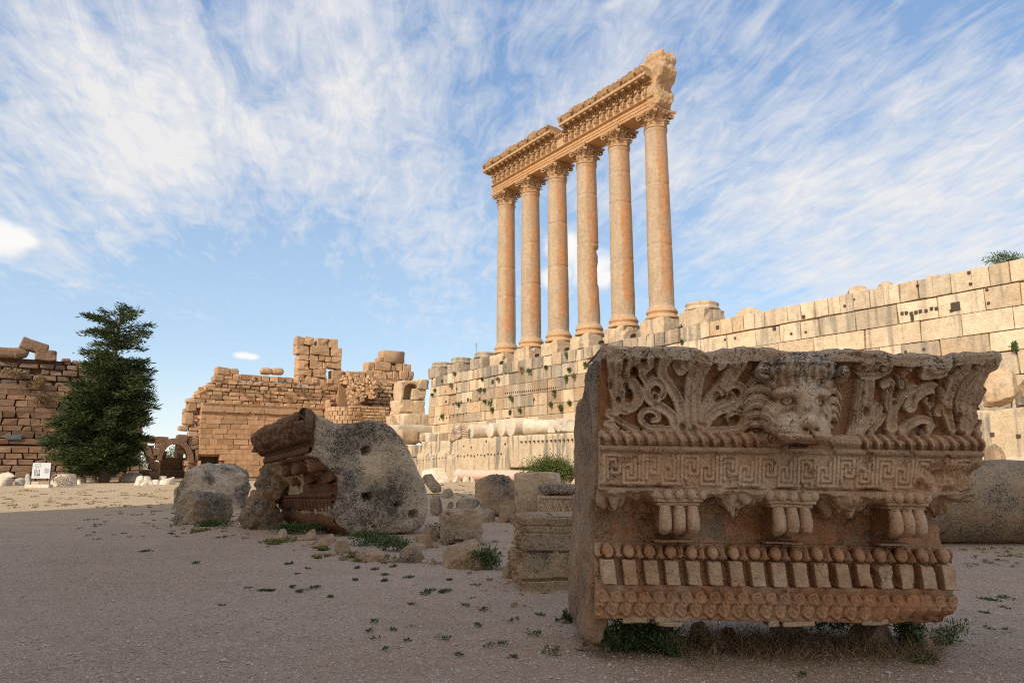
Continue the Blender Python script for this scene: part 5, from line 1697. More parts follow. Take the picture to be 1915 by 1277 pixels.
m.build("rosette", M_PALE, ros)

# ------------------------------------------------------------------ fallen drums and blocks lying on the ledge
Z7 = lambda x, y: (730 + x / 5.04, 780 + y / 5.04)


def drum(px0, px1, py0, py1, ln, yaw, label, seed, n=-4.9, r=None, taper=0.0, dat=(.3, .1, .75)):
    """column drum lying on the ledge; the disc facing us spans the pixel box on the enlarged view"""
    c0 = onN(*Z7((px0 + px1) / 2, (py0 + py1) / 2), n)
    top = onN(*Z7((px0 + px1) / 2, py0), n); bot = onN(*Z7((px0 + px1) / 2, py1), n)
    r = r or (top[2] - bot[2]) / 2
    zz_ = np.linspace(0, ln, 24)
    prof = [(0, 0), (r * .9, 0.0), (r * .985, .03)] + [(r * (1 - taper * t / ln), .05 + t * .96) for t in zz_] + [(r * .93 * (1 - taper), ln + .05), (0, ln + .05)]
    V, Q = lathe(prof, 48)
    V = V + np.stack([fbm(V, .8, 3, seed), fbm(V, .8, 3, seed + 3), fbm(V, .8, 3, seed + 5)], 1) * .05
    V = V @ rotx(-math.pi / 2).T         # axis to +N
    P = V @ rotz(yaw).T + [c0[0], n, ZL + .06 + r]
    D = np.c_[.3 + .4 * fbm(V, 1, 3, seed), .1 + .3 * fbm(V, .6, 2, seed + 1), .75 + .2 * fbm(V, 1.2, 2, seed + 2)]
    m = MB(); m.add(LW(P), Q, np.clip(D, 0, 1)); m.build("column_drum", M_PALE, label=label, cat="column drum", group="fallen drums on the ledge", smooth=True)


drum(722, 782, 58, 196, 2.2, -0.1, "fallen column drum next to the dentilled fragment, first of the row on the ledge", 1)
drum(884, 985, 50, 190, .9, -0.05, "thin fallen drum with fluted face, second of the row on the ledge", 2)
drum(1016, 1066, 14, 184, 1.0, -0.2, "tall thin fallen drum, third of the row on the ledge", 3)
drum(1100, 1165, 5, 184, 1.5, -0.15, "fallen drum touching the long broken shaft on the ledge", 4)
drum(1238, 1300, 12, 178, 4.3, -0.95, "long tapering broken shaft lying on the ledge", 5, n=-4.6, taper=.35)
rock("stone_block", zp([(1570, 140), (1565, 0), (1600, -20), (1700, 25), (1782, 70), (1785, 140)], 730, 780, 5.04), (1062, 808), 1.6, "rough sloping block on the ledge right of the long shaft", "stone block", 170, .09, .05, M_PALE, (.5, .1, .6), depth=LW(onN(1062, 808, -5.0)[None])[0][1])
rock("stone_block", zp([(1480, 145), (1490, 90), (1560, 85), (1560, 145)], 730, 780, 5.04), (1033, 808), 1.0, "small pale block between the long shaft and the sloping block", "stone block", 171, .09, .05, M_PALE, (.2, .1, .8), depth=LW(onN(1033, 808, -4.0)[None])[0][1])
fr = rock("cornice_fragment", zp([(552, 215), (555, 120), (600, 85), (665, 60), (670, 20), (740, 30), (735, 60), (715, 90), (715, 205)], 730, 780, 5.04), (855, 822), 1.5, "brown cornice fragment with a dentil strip on the ledge left of the drums", "carved stone", 172, .08, .06, M_POD, (.55, .3, .25), depth=LW(onN(855, 822, -5.2)[None])[0][1])
m = MB()
yy = LW(onN(868, 810, -5.6)[None])[0][1]
for k in range(9):
    q = atY(868 + .6 * (k % 2), 794 + 3.2 * k, yy - .2); V, Q = rbox((.5, .4, .10), .02, (3, 3, 3)); m.add(V + q, Q, (.3, .2, .7))
m.build("dentil_strip", M_POD, fr)

# pink granite shaft and pieces lying in front of the ledge
q0, q1 = onN(848, 889, -10.0), onN(1100, 884, -10.0)
m = MB(); V, Q = lathe([(0, 0), (.58, 0), (.62, .05), (.62, .5), (.52, .56), (.5, .7), (.5, 15.0), (.56, 15.2), (0, 15.2)], 36)
V = V + np.stack([noise3(V * .7)] * 3, 1) * .03
V = V @ roty(math.pi / 2).T
m.add(LW(V + [q0[0], -9.4, .62]), Q, (.1, .3, .8)); m.build("granite_shaft", M_PINK, label="long pink granite column shaft lying along the foot of the ledge", cat="column shaft", smooth=True)
rock("stone_block", zp([(280, 530), (300, 500), (430, 475), (560, 480), (560, 612), (480, 612), (300, 610)], 730, 780, 5.04), (815, 902), 2.0, "pale moulded plinth at the left end of the pink granite shaft", "stone block", 173, .1, .03, M_PALE, (.15, .15, .9), flat=.2, front=.1)
for k, (pts, b, lab) in enumerate([([(575, 612), (580, 570), (620, 552), (670, 558), (675, 612)], (854, 902), "round stone in front of the collar of the pink shaft"),
                                   ([(680, 610), (685, 560), (740, 550), (745, 610)], (871, 901), "small squared stone before the pink shaft"),
                                   ([(735, 575), (790, 545), (815, 560), (805, 615), (750, 612)], (884, 901), "carved leaf fragment leaning on the pink shaft")]):
    rock("stone_block", zp(pts, 730, 780, 5.04), b, .8, lab, "stone block", 175 + k, .06, .05, M_PALE, (.4, .1, .6), group="stones in front of the pink shaft")

# ------------------------------------------------------------------ right edge: drum, boulder and blocks
g = ground_pt(1850, 1021)
r = .86
m = MB(); V, Q = lathe([(0, 0), (r * .97, 0), (r, .04)] + [(r * (1 + .01 * math.sin(k)), .05 + k * .12) for k in range(56)] + [(r * .98, 6.85), (0, 6.9)], 96)
V = V + (fbm(V, 2.2, 4, 3)[:, None] * .03 + fbm(V, 9, 2, 3)[:, None] * .012) * (V * [1, 1, 0]) / r
V = V @ roty(math.pi / 2).T @ rotz(-.06).T
m.add(V + [g[0] - 2.2, g[1] + r + .02, r - .03], Q, np.clip(np.c_[.62 + .3 * fbm(V, 1.5, 3, 2), .25 + .2 * fbm(V, 1, 2, 4), .22 + .2 * fbm(V, 2, 2, 5)], 0, 1))
m.build("column_drum", M_BLOCK, label="huge lichened column shaft lying behind the right end of the lion block", cat="column drum", smooth=True)
yb = LW(onN(1870, 757, -5.2)[None])[0]
rock("boulder", [(1838, 757), (1838, 700), (1860, 688), (1884, 682), (1902, 700), (1906, 728), (1896, 748), (1870, 758)], (1870, 757), 2.2, "round orange-brown boulder on the ledge beyond the right end of the lion block", "boulder", 180, .1, .05, M_POD, (.2, .55, .45), depth=yb[1])
rock("stone_block", [(1838, 862), (1840, 832), (1856, 826), (1874, 838), (1884, 862)], (1862, 864), 2.0, "small dark block behind the huge lichened shaft", "stone block", 181, .08, .06, M_BLOCK, (.3, .4, .25), depth=24)
rock("stone_block", [(1836, 880), (1836, 858), (1930, 852), (1990, 856), (1990, 880)], (1890, 880), 2.5, "pale low step block just behind the huge lichened shaft", "stone block", 182, .09, .03, M_PALE, (.3, .1, .7), depth=25)
rock("boulder", [(1893, 756), (1900, 700), (1912, 690), (1960, 690), (1990, 757)], (1930, 757), 2.0, "dark block filling the gap at the far right end of the ledge", "boulder", 183, .1, .05, M_POD, (.3, .5, .2), depth=yb[1] + 1.2)
# stones on top of the podium wall at the right
for k, (pts, b, lab) in enumerate([([(1581, 552), (1581, 538), (1600, 531), (1620, 535), (1626, 548)], (1600, 551), "rounded boulder on the skyline, left of the pointed one, on the pale wall"),
                                   ([(1630, 546), (1640, 533), (1655, 522), (1680, 531), (1682, 545)], (1655, 545), "pointed boulder on the skyline of the pale wall"),
                                   ([(1718, 524), (1740, 514), (1758, 509), (1764, 516), (1760, 530)], (1740, 527), "flat sloping stone on the skyline of the pale wall, right of the pointed boulder"),
                                   ([(1368, 594), (1372, 580), (1390, 575), (1420, 576), (1430, 582), (1420, 592)], (1398, 592), "low flat stone on the wall beside the worn column base")]):
    dd = LW(onN(b[0], b[1], -0.9)[None])[0]
    rock("boulder", pts, b, 1.4, lab, "boulder", 185 + k, .07, .05, M_POD, (.3, .3, .5), depth=dd[1], group="boulders on the podium wall top")

# ------------------------------------------------------------------ the lion block (foreground)
LO = np.array([0.685, 6.30, 0.0])
LROT = roty(math.radians(0.9))
lion = thing("carved_cornice_block", "big carved cornice block with a lion head between scrolls, resting on small stones", "carved block", LO)


def lw_(P): return np.asarray(P) @ LROT.T + LO


def l_px(px, py, y):
    """photo pixel on the plane at depth y in front of the block origin -> local x,z"""
    p = (atY(px, py, LO[1] + y) - LO) @ LROT
    return p[0], p[2]


# profile from the bottom up: (y, z); y < 0 comes towards the viewer
PRO = np.array([(0.30, .345), (-.08, .345), (-.15, .36), (-.17, .42), (-.17, .50), (-.15, .575), (-.12, .60), (-.12, .625), (-.06, .63), (-.06, .835), (-.13, .84), (-.145, .86), (-.13, .90), (-.08, .935), (-.05, .94), (-.05, .955),
                (0, .96), (0, 1.20), (-.03, 1.205), (-.05, 1.22), (-.07, 1.25), (-.08, 1.28), (-.12, 1.31), (-.36, 1.36), (-.43, 1.385), (-.44, 1.42), (-.44, 1.70), (-.47, 1.705), (-.49, 1.725), (-.49, 1.75), (-.47, 1.755), (-.53, 1.79), (-.54, 1.82), (-.52, 1.855), (-.46, 1.87),
                (-.44, 1.92), (-.45, 2.02), (-.48, 2.14), (-.55, 2.31), (-.61, 2.39), (-.63, 2.40), (-.66, 2.415), (-.67, 2.50), (-.63, 2.53), (.25, 2.55)])
seg = np.hypot(*np.diff(PRO, axis=0).T)
cumL = np.concatenate([[0], np.cumsum(seg)])
NS = 560
SL = np.linspace(0, cumL[-1], NS)
PY = np.interp(SL, cumL, PRO[:, 0]); PZ = np.interp(SL, cumL, PRO[:, 1])
ty, tz = np.gradient(PY), np.gradient(PZ)
ln_ = np.hypot(ty, tz); ny, nz_ = -tz / ln_, ty / ln_
kk = np.ones(7) / 7
ny = np.convolve(np.pad(ny, 3, mode='edge'), kk, 'valid'); nz_ = np.convolve(np.pad(nz_, 3, mode='edge'), kk, 'valid')
LW_ = 3.02
NXL = 560
xl = np.linspace(0, LW_, NXL)
Xg, Sg = np.meshgrid(xl, SL, indexing='ij')
Zg = np.repeat(PZ[None], NXL, 0); Yg = np.repeat(PY[None], NXL, 0)


def sidx(z0, z1, y_front=None):
    """columns of the sheet whose profile height lies between z0 and z1 on the forward faces"""
    return np.where((PZ >= z0) & (PZ <= z1))[0]


Hh = np.zeros_like(Xg)
DR = np.full_like(Xg, .30); DG = np.full_like(Xg, .30); DB = np.full_like(Xg, .5)
qn = np.stack([Xg.ravel() * 1.0, Yg.ravel(), Zg.ravel()], 1)
wear = fbm(qn, 1.6, 4, 3).reshape(Xg.shape)
wearf = fbm(qn, 7, 3, 9).reshape(Xg.shape)
keep = np.clip(1.0 - 0.75 * smst(wear, 0.28, 0.7), 0.2, 1)
STEP = 0.1775


def stroke_field(X, Z, lines, w, edge=.012):
    """distance to polylines -> (inside mask 0..1, distance/w)"""
    best = np.full(X.shape, 9.0)
    for pl in lines:
        pl = np.asarray(pl)
        wk = 1.0
        for (a, b) in zip(pl[:-1], pl[1:]):
            ab = b[:2] - a[:2]; L2 = ab @ ab + 1e-12
            t = np.clip(((X - a[0]) * ab[0] + (Z - a[1]) * ab[1]) / L2, 0, 1)
            ww = (a[2] + (b[2] - a[2]) * t) if len(a) > 2 else w
            d = np.hypot(X - a[0] - t * ab[0], Z - a[1] - t * ab[1]) / ww
            best = np.minimum(best, d)
    return best


def spline(pts, n=6):
    """Catmull-Rom through the points"""
    p = np.asarray(pts, float); p = np.concatenate([[2 * p[0] - p[1]], p, [2 * p[-1] - p[-2]]])
    out = []
    for i in range(1, len(p) - 2):
        for t in np.linspace(0, 1, n, endpoint=False):
            out.append(.5 * ((2 * p[i]) + (-p[i - 1] + p[i + 1]) * t + (2 * p[i - 1] - 5 * p[i] + 4 * p[i + 1] - p[i + 2]) * t * t + (-p[i - 1] + 3 * p[i] - 3 * p[i + 1] + p[i + 2]) * t ** 3))
    out.append(p[-2])
    return np.array(out)


def z1(pts, w0=.034, w1=.028, y=-.50):
    r = [l_px(1050 + a / 4.2556, 620 + b / 4.2556, y) for a, b in pts]
    s = spline(r)
    return np.c_[s, np.linspace(w0, w1, len(s))]


def z2(pts, w0=.03, w1=.024, y=-.50):
    r = [l_px(1460 + a / 4.2088, 620 + b / 4.2088, y) for a, b in pts]
    s = spline(r)
    return np.c_[s, np.linspace(w0, w1, len(s))]


scrolls = [
    z1([(960, 760), (955, 650), (920, 540), (850, 440), (790, 370), (765, 305), (785, 250), (850, 222), (915, 240), (940, 285), (915, 318), (885, 300)], .05, .034),
    z1([(1015, 740), (1010, 600), (1005, 450), (1015, 240)], .042, .045), z1([(1075, 740), (1065, 600), (1060, 450), (1085, 240)], .042, .045),
    z1([(1110, 740), (1135, 600), (1190, 500), (1255, 410), (1290, 320), (1285, 255), (1235, 240), (1195, 275)], .045, .032),
    z1([(1175, 560), (1240, 480), (1310, 400), (1345, 300), (1350, 235)], .035, .045),
    z1([(905, 760), (880, 670), (810, 610), (725, 560), (668, 495), (680, 425), (735, 395), (795, 430), (800, 490), (760, 525), (735, 505)], .048, .028),
    z1([(1130, 770), (1175, 690), (1240, 630), (1330, 600), (1400, 560), (1430, 495), (1400, 435), (1340, 420), (1290, 445)], .04, .028),
    z1([(1170, 640), (1230, 590), (1300, 560), (1345, 525), (1320, 495)], .03, .034),
    z1([(880, 780), (800, 775), (700, 765), (640, 715), (638, 650), (695, 618), (755, 640), (770, 690), (730, 705)], .03, .024),
    z1([(1180, 790), (1300, 780), (1400, 765), (1445, 705), (1425, 645), (1365, 635), (1325, 665), (1335, 700)], .03, .024),
    z1([(660, 405), (620, 350), (610, 310), (570, 285), (590, 245), (650, 245), (675, 280), (640, 315), (625, 350)], .026, .024),
    z1([(440, 640), (425, 540), (400, 440), (395, 340), (370, 245)], .03, .034), z1([(455, 620), (445, 500), (440, 380), (430, 235)], .028, .034), z1([(475, 620), (480, 500), (495, 390), (540, 240)], .028, .036),
    z1([(380, 640), (450, 630), (520, 640)], .026, .022), z1([(380, 660), (440, 690), (510, 740), (600, 785)], .03, .026), z1([(390, 740), (440, 780)], .05, .03),
    z1([(560, 420), (600, 470), (610, 540), (560, 600), (520, 600)], .05, .04),
    z1([(950, 760), (975, 720), (990, 780)], .04, .03), z1([(1060, 780), (1080, 720), (1110, 740)], .04, .03),
    z2([(520, 800), (560, 700), (572, 560), (555, 390)], .02, .018), z2([(545, 805), (585, 700), (600, 560), (590, 400)], .02, .018), z2([(570, 805), (640, 690), (655, 560), (625, 400)], .03, .05),
    z2([(600, 800), (680, 700), (735, 600)], .03, .05), z2([(690, 790), (760, 700), (780, 660)], .025, .03),
    z2([(520, 330), (545, 300), (560, 275), (520, 270), (505, 310)], .022, .02), z2([(560, 350), (640, 355), (700, 330), (690, 285), (640, 300), (600, 330)], .024, .022),
    z2([(745, 420), (800, 400), (800, 480), (815, 580), (850, 640)], .03, .022), z2([(905, 400), (915, 480), (895, 570), (860, 640)], .028, .022), z2([(850, 260), (850, 340), (880, 430)], .02, .02), z2([(860, 560), (855, 650), (850, 760)], .04, .05),
    z2([(990, 580), (1000, 520), (1070, 460), (1140, 445), (1195, 490), (1215, 590), (1215, 640)], .06, .03), z2([(940, 780), (1010, 720), (1100, 690), (1175, 715), (1130, 785)], .045, .03), z2([(1120, 540), (1160, 590), (1170, 640)], .03, .03),
    z2([(990, 300), (1040, 340), (1100, 330), (1150, 300)], .05, .04), z2([(940, 480), (980, 450)], .04, .04),
    z2([(1275, 330), (1270, 500), (1300, 700), (1320, 780)], .05, .03), z2([(1370, 270), (1350, 450), (1375, 620), (1390, 690)], .03, .024), z2([(1460, 270), (1410, 450), (1425, 640), (1400, 760)], .036, .03),
    z2([(1560, 270), (1470, 380), (1465, 560), (1480, 680), (1440, 790)], .04, .03), z2([(1640, 290), (1560, 400), (1540, 560), (1590, 600)], .04, .05), z2([(1600, 470), (1640, 480), (1660, 520)], .05, .05), z2([(1530, 780), (1590, 690), (1650, 690), (1660, 740)], .05, .045),
]
# curls of the mane carved into the flat of the block on both sides of the head
for k in range(9):
    scrolls.append(z1([(1465 - 4 * k, 420 + 44 * k), (1510, 372 + 44 * k), (1590, 360 + 44 * k), (1650, 400 + 42 * k)], .022, .018))
cs = sidx(1.865, 2.425); cs = cs[(PY[cs] < -.4)]
Xs, Zs = Xg[:, cs], Zg[:, cs]
d = stroke_field(Xs, Zs, scrolls, .03)
ins = smst(d, 1.04, 0.86)
rim = ins * (1 - 0.34 * np.exp(-(d / 0.5) ** 2))
k_ = keep[:, cs]
h = -0.05 + 0.085 * rim * (0.55 + .45 * k_)
# drilled holes between the leaves
for (a, b, r_) in [(385, 440, .022), (508, 440, .022), (455, 545, .02), (535, 500, .03), (615, 275, .028), (870, 285, .03), (740, 515, .02), (1320, 520, .022), (700, 690, .02), (1345, 700, .018), (1225, 520, .03), (560, 330, .035), (960, 760, .025), (1050, 770, .02)]:
    x_, z_ = l_px(1050 + a / 4.2556, 620 + b / 4.2556, -.5); h -= .06 * smst(np.hypot(Xs - x_, (Zs - z_) * .7), r_ * 1.15, r_ * .7)
for (a, b, r_) in [(800, 450, .016), (605, 490, .018), (655, 630, .025), (865, 555, .018), (1385, 660, .02), (525, 315, .02), (640, 310, .022), (910, 460, .014), (1100, 770, .03), (1150, 540, .03), (1590, 520, .03), (1590, 740, .035)]:
    x_, z_ = l_px(1460 + a / 4.2088, 620 + b / 4.2088, -.5); h -= .06 * smst(np.hypot(Xs - x_, (Zs - z_) * .7), r_ * 1.15, r_ * .7)
fade = smst(Zs, 1.865, 1.90) * smst(Zs, 2.43, 2.39)
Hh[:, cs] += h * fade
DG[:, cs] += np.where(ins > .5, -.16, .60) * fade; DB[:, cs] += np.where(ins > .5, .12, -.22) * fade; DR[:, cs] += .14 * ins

# meander band
cs = sidx(1.415, 1.705); cs = cs[PY[cs] < -.42]
Xs, Zs = Xg[:, cs], Zg[:, cs]
key = []
U, z0_, Hk = 0.153, 1.455, 0.225
x0_ = 0.03
for k in range(10):
    x = x0_ + k * 2 * U
    f_ = lambda pts: np.array([(x + a * U, z0_ + b * Hk, .0125) for a, b in pts])
    A_ = [(0.0, 0.0), (0.0, 1.0), (.80, 1.0), (.80, .36), (.40, .36), (.40, .66)]
    key.append(f_([(-.2, 0)] + A_)); key.append(f_([(1.80 - a, 1 - b) for a, b in A_]))
    key.append(f_([(.20, 0.16), (.20, .82), (.60, .82), (.60, .56)])); key.append(f_([(1.60, .84), (1.60, .18), (1.20, .18), (1.20, .44)]))
d = stroke_field(Xs, Zs, key, .0125)
rim = smst(d, 1.25, .8)
kk_ = np.clip(1 - .7 * smst(wear[:, cs], .35, .8), 0.3, 1)
h = .026 * rim * kk_ - .006
edge_b = z0_ - .05 + .035 * fbm(np.stack([xl * 1.0, 0 * xl, 0 * xl], 1), 5, 3, 5)
brk = smst(Zs, edge_b[:, None] + .03, edge_b[:, None] - .02)
h -= .10 * brk * (1 + wearf[:, cs])
rb = smst(Xs + .10 * wear[:, cs] * 2, 2.46, 2.60) * smst(Zs, 1.66, 1.56)
rb2 = smst(Xs, 2.72, 2.82) * smst(Zs, 1.62, 1.5)
h = h * (1 - np.clip(rb + rb2, 0, 1)) - np.clip(rb + rb2, 0, 1) * (.03 + .09 * np.abs(wearf[:, cs]) + .06 * np.abs(wear[:, cs]))
Hh[:, cs] += h
DB[:, cs] += .22 + np.where(rim > .5, .08, -.12); DG[:, cs] += .02

# leaf torus
cs = sidx(1.755, 1.87); cs = cs[PY[cs] < -.44]
Xs, Zs = Xg[:, cs], Zg[:, cs]
ph = ((Xs + (Zs - 1.81) * 0.42 * 1.0) / .085) % 1.0
rib = np.clip(np.minimum(ph / .2, (1 - ph) / .75), 0, 1) ** .7
gr_ = np.exp(-((ph - .5) / .08) ** 2)
lx0, lx1 = l_px(1425, 825, -.5)[0], l_px(1590, 825, -.5)[0]
hl = smst(np.abs(Xs - (lx0 + lx1) / 2), (lx1 - lx0) / 2, (lx1 - lx0) / 2 + .06)
Hh[:, cs] += (.05 * rib - .012 * gr_ - .035) * keep[:, cs] * hl
DG[:, cs] += .35 * (1 - rib) * hl; DB[:, cs] += (-.3 * (1 - rib) + .12) * hl

# egg and dart under the plain band
cs = sidx(.838, .945); cs = cs[(PY[cs] < -.045)]
Xs, Zs = Xg[:, cs], Zg[:, cs]
ph = ((Xs - .10) / STEP + .5) % 1.0 - .5
ex, ez = ph * STEP / .048, (Zs - .89) / .05
r_ = np.hypot(ex, ez)
egg = np.sqrt(np.clip(1 - r_ ** 2, 0, 1))
moat = np.exp(-((r_ - 1.22) / .16) ** 2)
dart = np.exp(-((np.abs(ph) - .5) / .05) ** 2)
ka = keep[:, cs]
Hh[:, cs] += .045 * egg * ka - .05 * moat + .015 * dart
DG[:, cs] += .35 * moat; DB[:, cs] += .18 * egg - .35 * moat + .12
# small egg band up under the soffit
cs = sidx(1.21, 1.30); cs = cs[(PY[cs] < -.03) & (PY[cs] > -.115)]
Xs, Zs = Xg[:, cs], Zg[:, cs]
ph = ((Xs - .02) / .13 + .5) % 1.0 - .5
r_ = np.hypot(ph * .13 / .042, (Zs - 1.252) / .04)
Hh[:, cs] += .03 * np.sqrt(np.clip(1 - r_ ** 2, 0, 1)) - .025 * np.exp(-((r_ - 1.25) / .2) ** 2)
# guilloche along the foot
cs = sidx(.36, .60); cs = cs[PY[cs] < -.10]
Xs, Zs = Xg[:, cs], Zg[:, cs]
h = np.full_like(Xs, 0.0)
for row, (zc_, off) in enumerate([(.535, 0), (.435, .5)]):
    ph = ((Xs / .118 + off) % 1.0 - .5) * .118
    sg_ = 1 if row == 0 else -1
    r_ = np.hypot(ph + .012 * sg_, Zs - zc_)
    ring = np.exp(-((r_ - .040) / .012) ** 2); eye = np.sqrt(np.clip(1 - (r_ / .016) ** 2, 0, 1))
    zone = smst(np.abs(Zs - zc_), .062, .048)
    cres = np.clip(1 - ((ph + .018 * sg_) / .06) ** 2, 0, 1)
    angp = np.arctan2(Zs - zc_, ph)
    h += zone * (.021 * ring * (.55 + .45 * np.cos(angp - (2.2 if row == 0 else -.9))) + .008 * eye + .022 * cres * (.6 + .4 * np.sin(ph / .118 * 6.28)) - .016)
    slant = ((Xs + sg_ * (Zs - zc_) * .55) / .118 + off + .5) % 1
    h -= zone * .018 * np.exp(-((slant - .5) / .06) ** 2)
Hh[:, cs] += h * np.clip(keep[:, cs] * 1.1, 0, 1)
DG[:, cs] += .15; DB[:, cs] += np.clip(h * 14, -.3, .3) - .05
# plain band, soffit and everything: general weathering, stains, chipped edges
chip_ = smst(fbm(qn, 6.5, 3, 61).reshape(Xg.shape), .42, .60); Hh -= .020 * chip_; DG += .25 * chip_
Hh += .010 * wear + .004 * wearf
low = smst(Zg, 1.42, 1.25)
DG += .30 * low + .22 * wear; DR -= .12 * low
sofm = ((PZ > 1.29) & (PZ < 1.39) & (PY < -.1))[None] * 1.0
for (px_, w_) in [(1140, .14), (1380, .16), (1580, .18), (1775, .12)]:      # weathered rosettes in the soffit coffers
    x_ = l_px(px_, 935, -.3)[0]
    rr_ = np.hypot(Xg - x_, (Yg + .25) * 1.0)
    an = np.arctan2(Yg + .25, Xg - x_)
    Hh += sofm * .075 * np.sqrt(np.clip(1 - (rr_ / w_) ** 2, 0, 1)) * (1 + .35 * np.cos(an * 5) + .6 * wearf)
Hh += sofm * .03 * wearf * 1.4
lip = smst(Zg, 2.40, 2.425)
DR += .36 * lip; DG -= .1 * lip
upper = smst(Zg, 2.05, 2.35) * (1 - lip)
DR += .10 * upper
band_ = ((PZ > .955) & (PZ < 1.205) & (PY > -.04))[None] * 1.0
stn = smst(fbm(np.stack([Xg.ravel() * 1.3, 0 * Xg.ravel(), Zg.ravel() * .25], 1), 2.2, 3, 21).reshape(Xg.shape), .18, .5)
DR += band_ * .35 * stn; DB -= band_ * .35 * stn; DG += band_ * .2
# lip waviness along the top (from the photograph's outline)
topx = np.array([1130, 1190, 1250, 1290, 1310, 1330, 1345, 1380, 1430, 1470, 1500, 1535, 1580, 1620, 1650, 1690, 1725, 1745, 1756, 1775, 1868])
topy = np.array([647, 646, 645, 650, 659, 659, 652, 648, 651, 659, 658, 652, 650, 654, 662, 661, 664, 670, 662, 656, 657])
tz_ = np.array([l_px(a, b, -.64)[1] for a, b in zip(topx, topy)]); tx_ = np.array([l_px(a, b, -.64)[0] for a, b in zip(topx, topy)])
dz_top = np.interp(xl, tx_, tz_) - 2.53
Zn = Zg + nz_[None] * Hh; Yn = Yg + ny[None] * Hh
wt = smst(Zg, 2.30, 2.50)
Zn += wt * dz_top[:, None] + lip * .02 * wearf
Yn += lip * (.05 * wear + .02 * wearf)
# joint/break between the lion part and the right-hand corner leaf
xb = l_px(1752, 700, -.6)[0]
crk = np.exp(-((Xg - xb - .01 * np.sin(Zg * 30)) / .012) ** 2) * smst(Zg, 1.9, 2.0)
Yn += .10 * crk; DB -= .5 * crk
# overall length grows towards the top at the right end; ragged right edge
xr = np.interp(PZ, [.3, .62, .9, 1.2, 1.3, 1.42, 1.7, 1.86, 2.1, 2.33, 2.45, 2.55], [2.90, 2.97, 2.96, 2.93, 2.96, 3.06, 3.11, 3.08, 3.06, 3.08, 3.17, 3.17])
Xn = Xg * (xr[None] / LW_) + smst(Xg, 2.86, 3.02) * (.045 * wear + .02 * wearf)
brok = smst(Xg, 2.62, 2.98) * smst(Zg, 1.50, 1.34) * smst(Zg, 1.1, 1.3)
Yn += .16 * brok * (1 + wear)
low_r = smst(Xg, 2.35, 2.9) * smst(Zg, .48, .36); Yn += .12 * low_r; Zn += .03 * low_r * wearf
# close the ends of the sheet by turning it back into the stone
P0 = np.stack([Xn, Yn, Zn], 2)
capd = [np.stack([P0[0, :, 0] + .0, np.minimum(P0[0, :, 1] + t, .9), P0[0, :, 2] * (1 - .06 * 0) + 0], 1) for t in (.75, .4, .12)]
capr = [np.stack([P0[-1, :, 0] - .03 * t + .03 * wearf[-1], np.minimum(P0[-1, :, 1] + t, .9), P0[-1, :, 2]], 1) for t in (.12, .4, .8)]
PT = np.concatenate([np.array(capd), P0, np.array(capr)])
Dg = np.stack([DR, DG, DB], 2)
Dg = np.concatenate([np.repeat(Dg[:1] * [1, .6, .8], 3, 0), Dg, np.repeat(Dg[-1:] * [1, .8, .7], 3, 0)])


def strip(name, c0, c1, mat=M_LION, label=None):
    """one horizontal band of the relief as a part of its own"""
    P = PT[:, c0:c1 + 1]; D_ = Dg[:, c0:c1 + 1]
    mb = MB(); mb.add(lw_(P.reshape(-1, 3)), gridq(P.shape[0], P.shape[1])[:, ::-1], np.clip(D_.reshape(-1, 3), 0, 1))
    return mb.build(name, mat, lion, smooth=True, label=label)


def at_z(z, y=None):
    i = np.interp(z, np.maximum.accumulate(PZ + np.arange(NS) * 1e-9), np.arange(NS)); return int(round(i))


cuts_ = [0, at_z(.603), at_z(.838), at_z(.952), at_z(1.203), at_z(1.40), at_z(1.704), at_z(1.757), at_z(1.868), at_z(2.405), NS - 1]
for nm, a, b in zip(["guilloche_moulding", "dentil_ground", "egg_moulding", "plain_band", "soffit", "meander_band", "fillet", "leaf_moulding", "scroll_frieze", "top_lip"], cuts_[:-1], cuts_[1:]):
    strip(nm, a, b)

# dentils
dm = None
for k in range(17):
    xk = .10 + k * STEP
    w_, h_ = .112, .193
    V, Q = rbox((w_, .17, h_), .008, (5, 4, 6), .005, 7, 300 + k, .012 if k < 12 else .05)
    V[:, 0] += -(V[:, 2]) * .10
    P = V * [1, 1, 1] + [xk * (2.97 / LW_), -.115, .732]
    dd_ = np.c_[.25 + 0 * P[:, 0], .38 + .3 * fbm(P, 3, 2, k), .62 + .2 * fbm(P, 5, 2, k)]
    mb = MB(); mb.add(lw_(P), Q, np.clip(dd_, 0, 1)); mb.build("dentil", M_LION, lion)

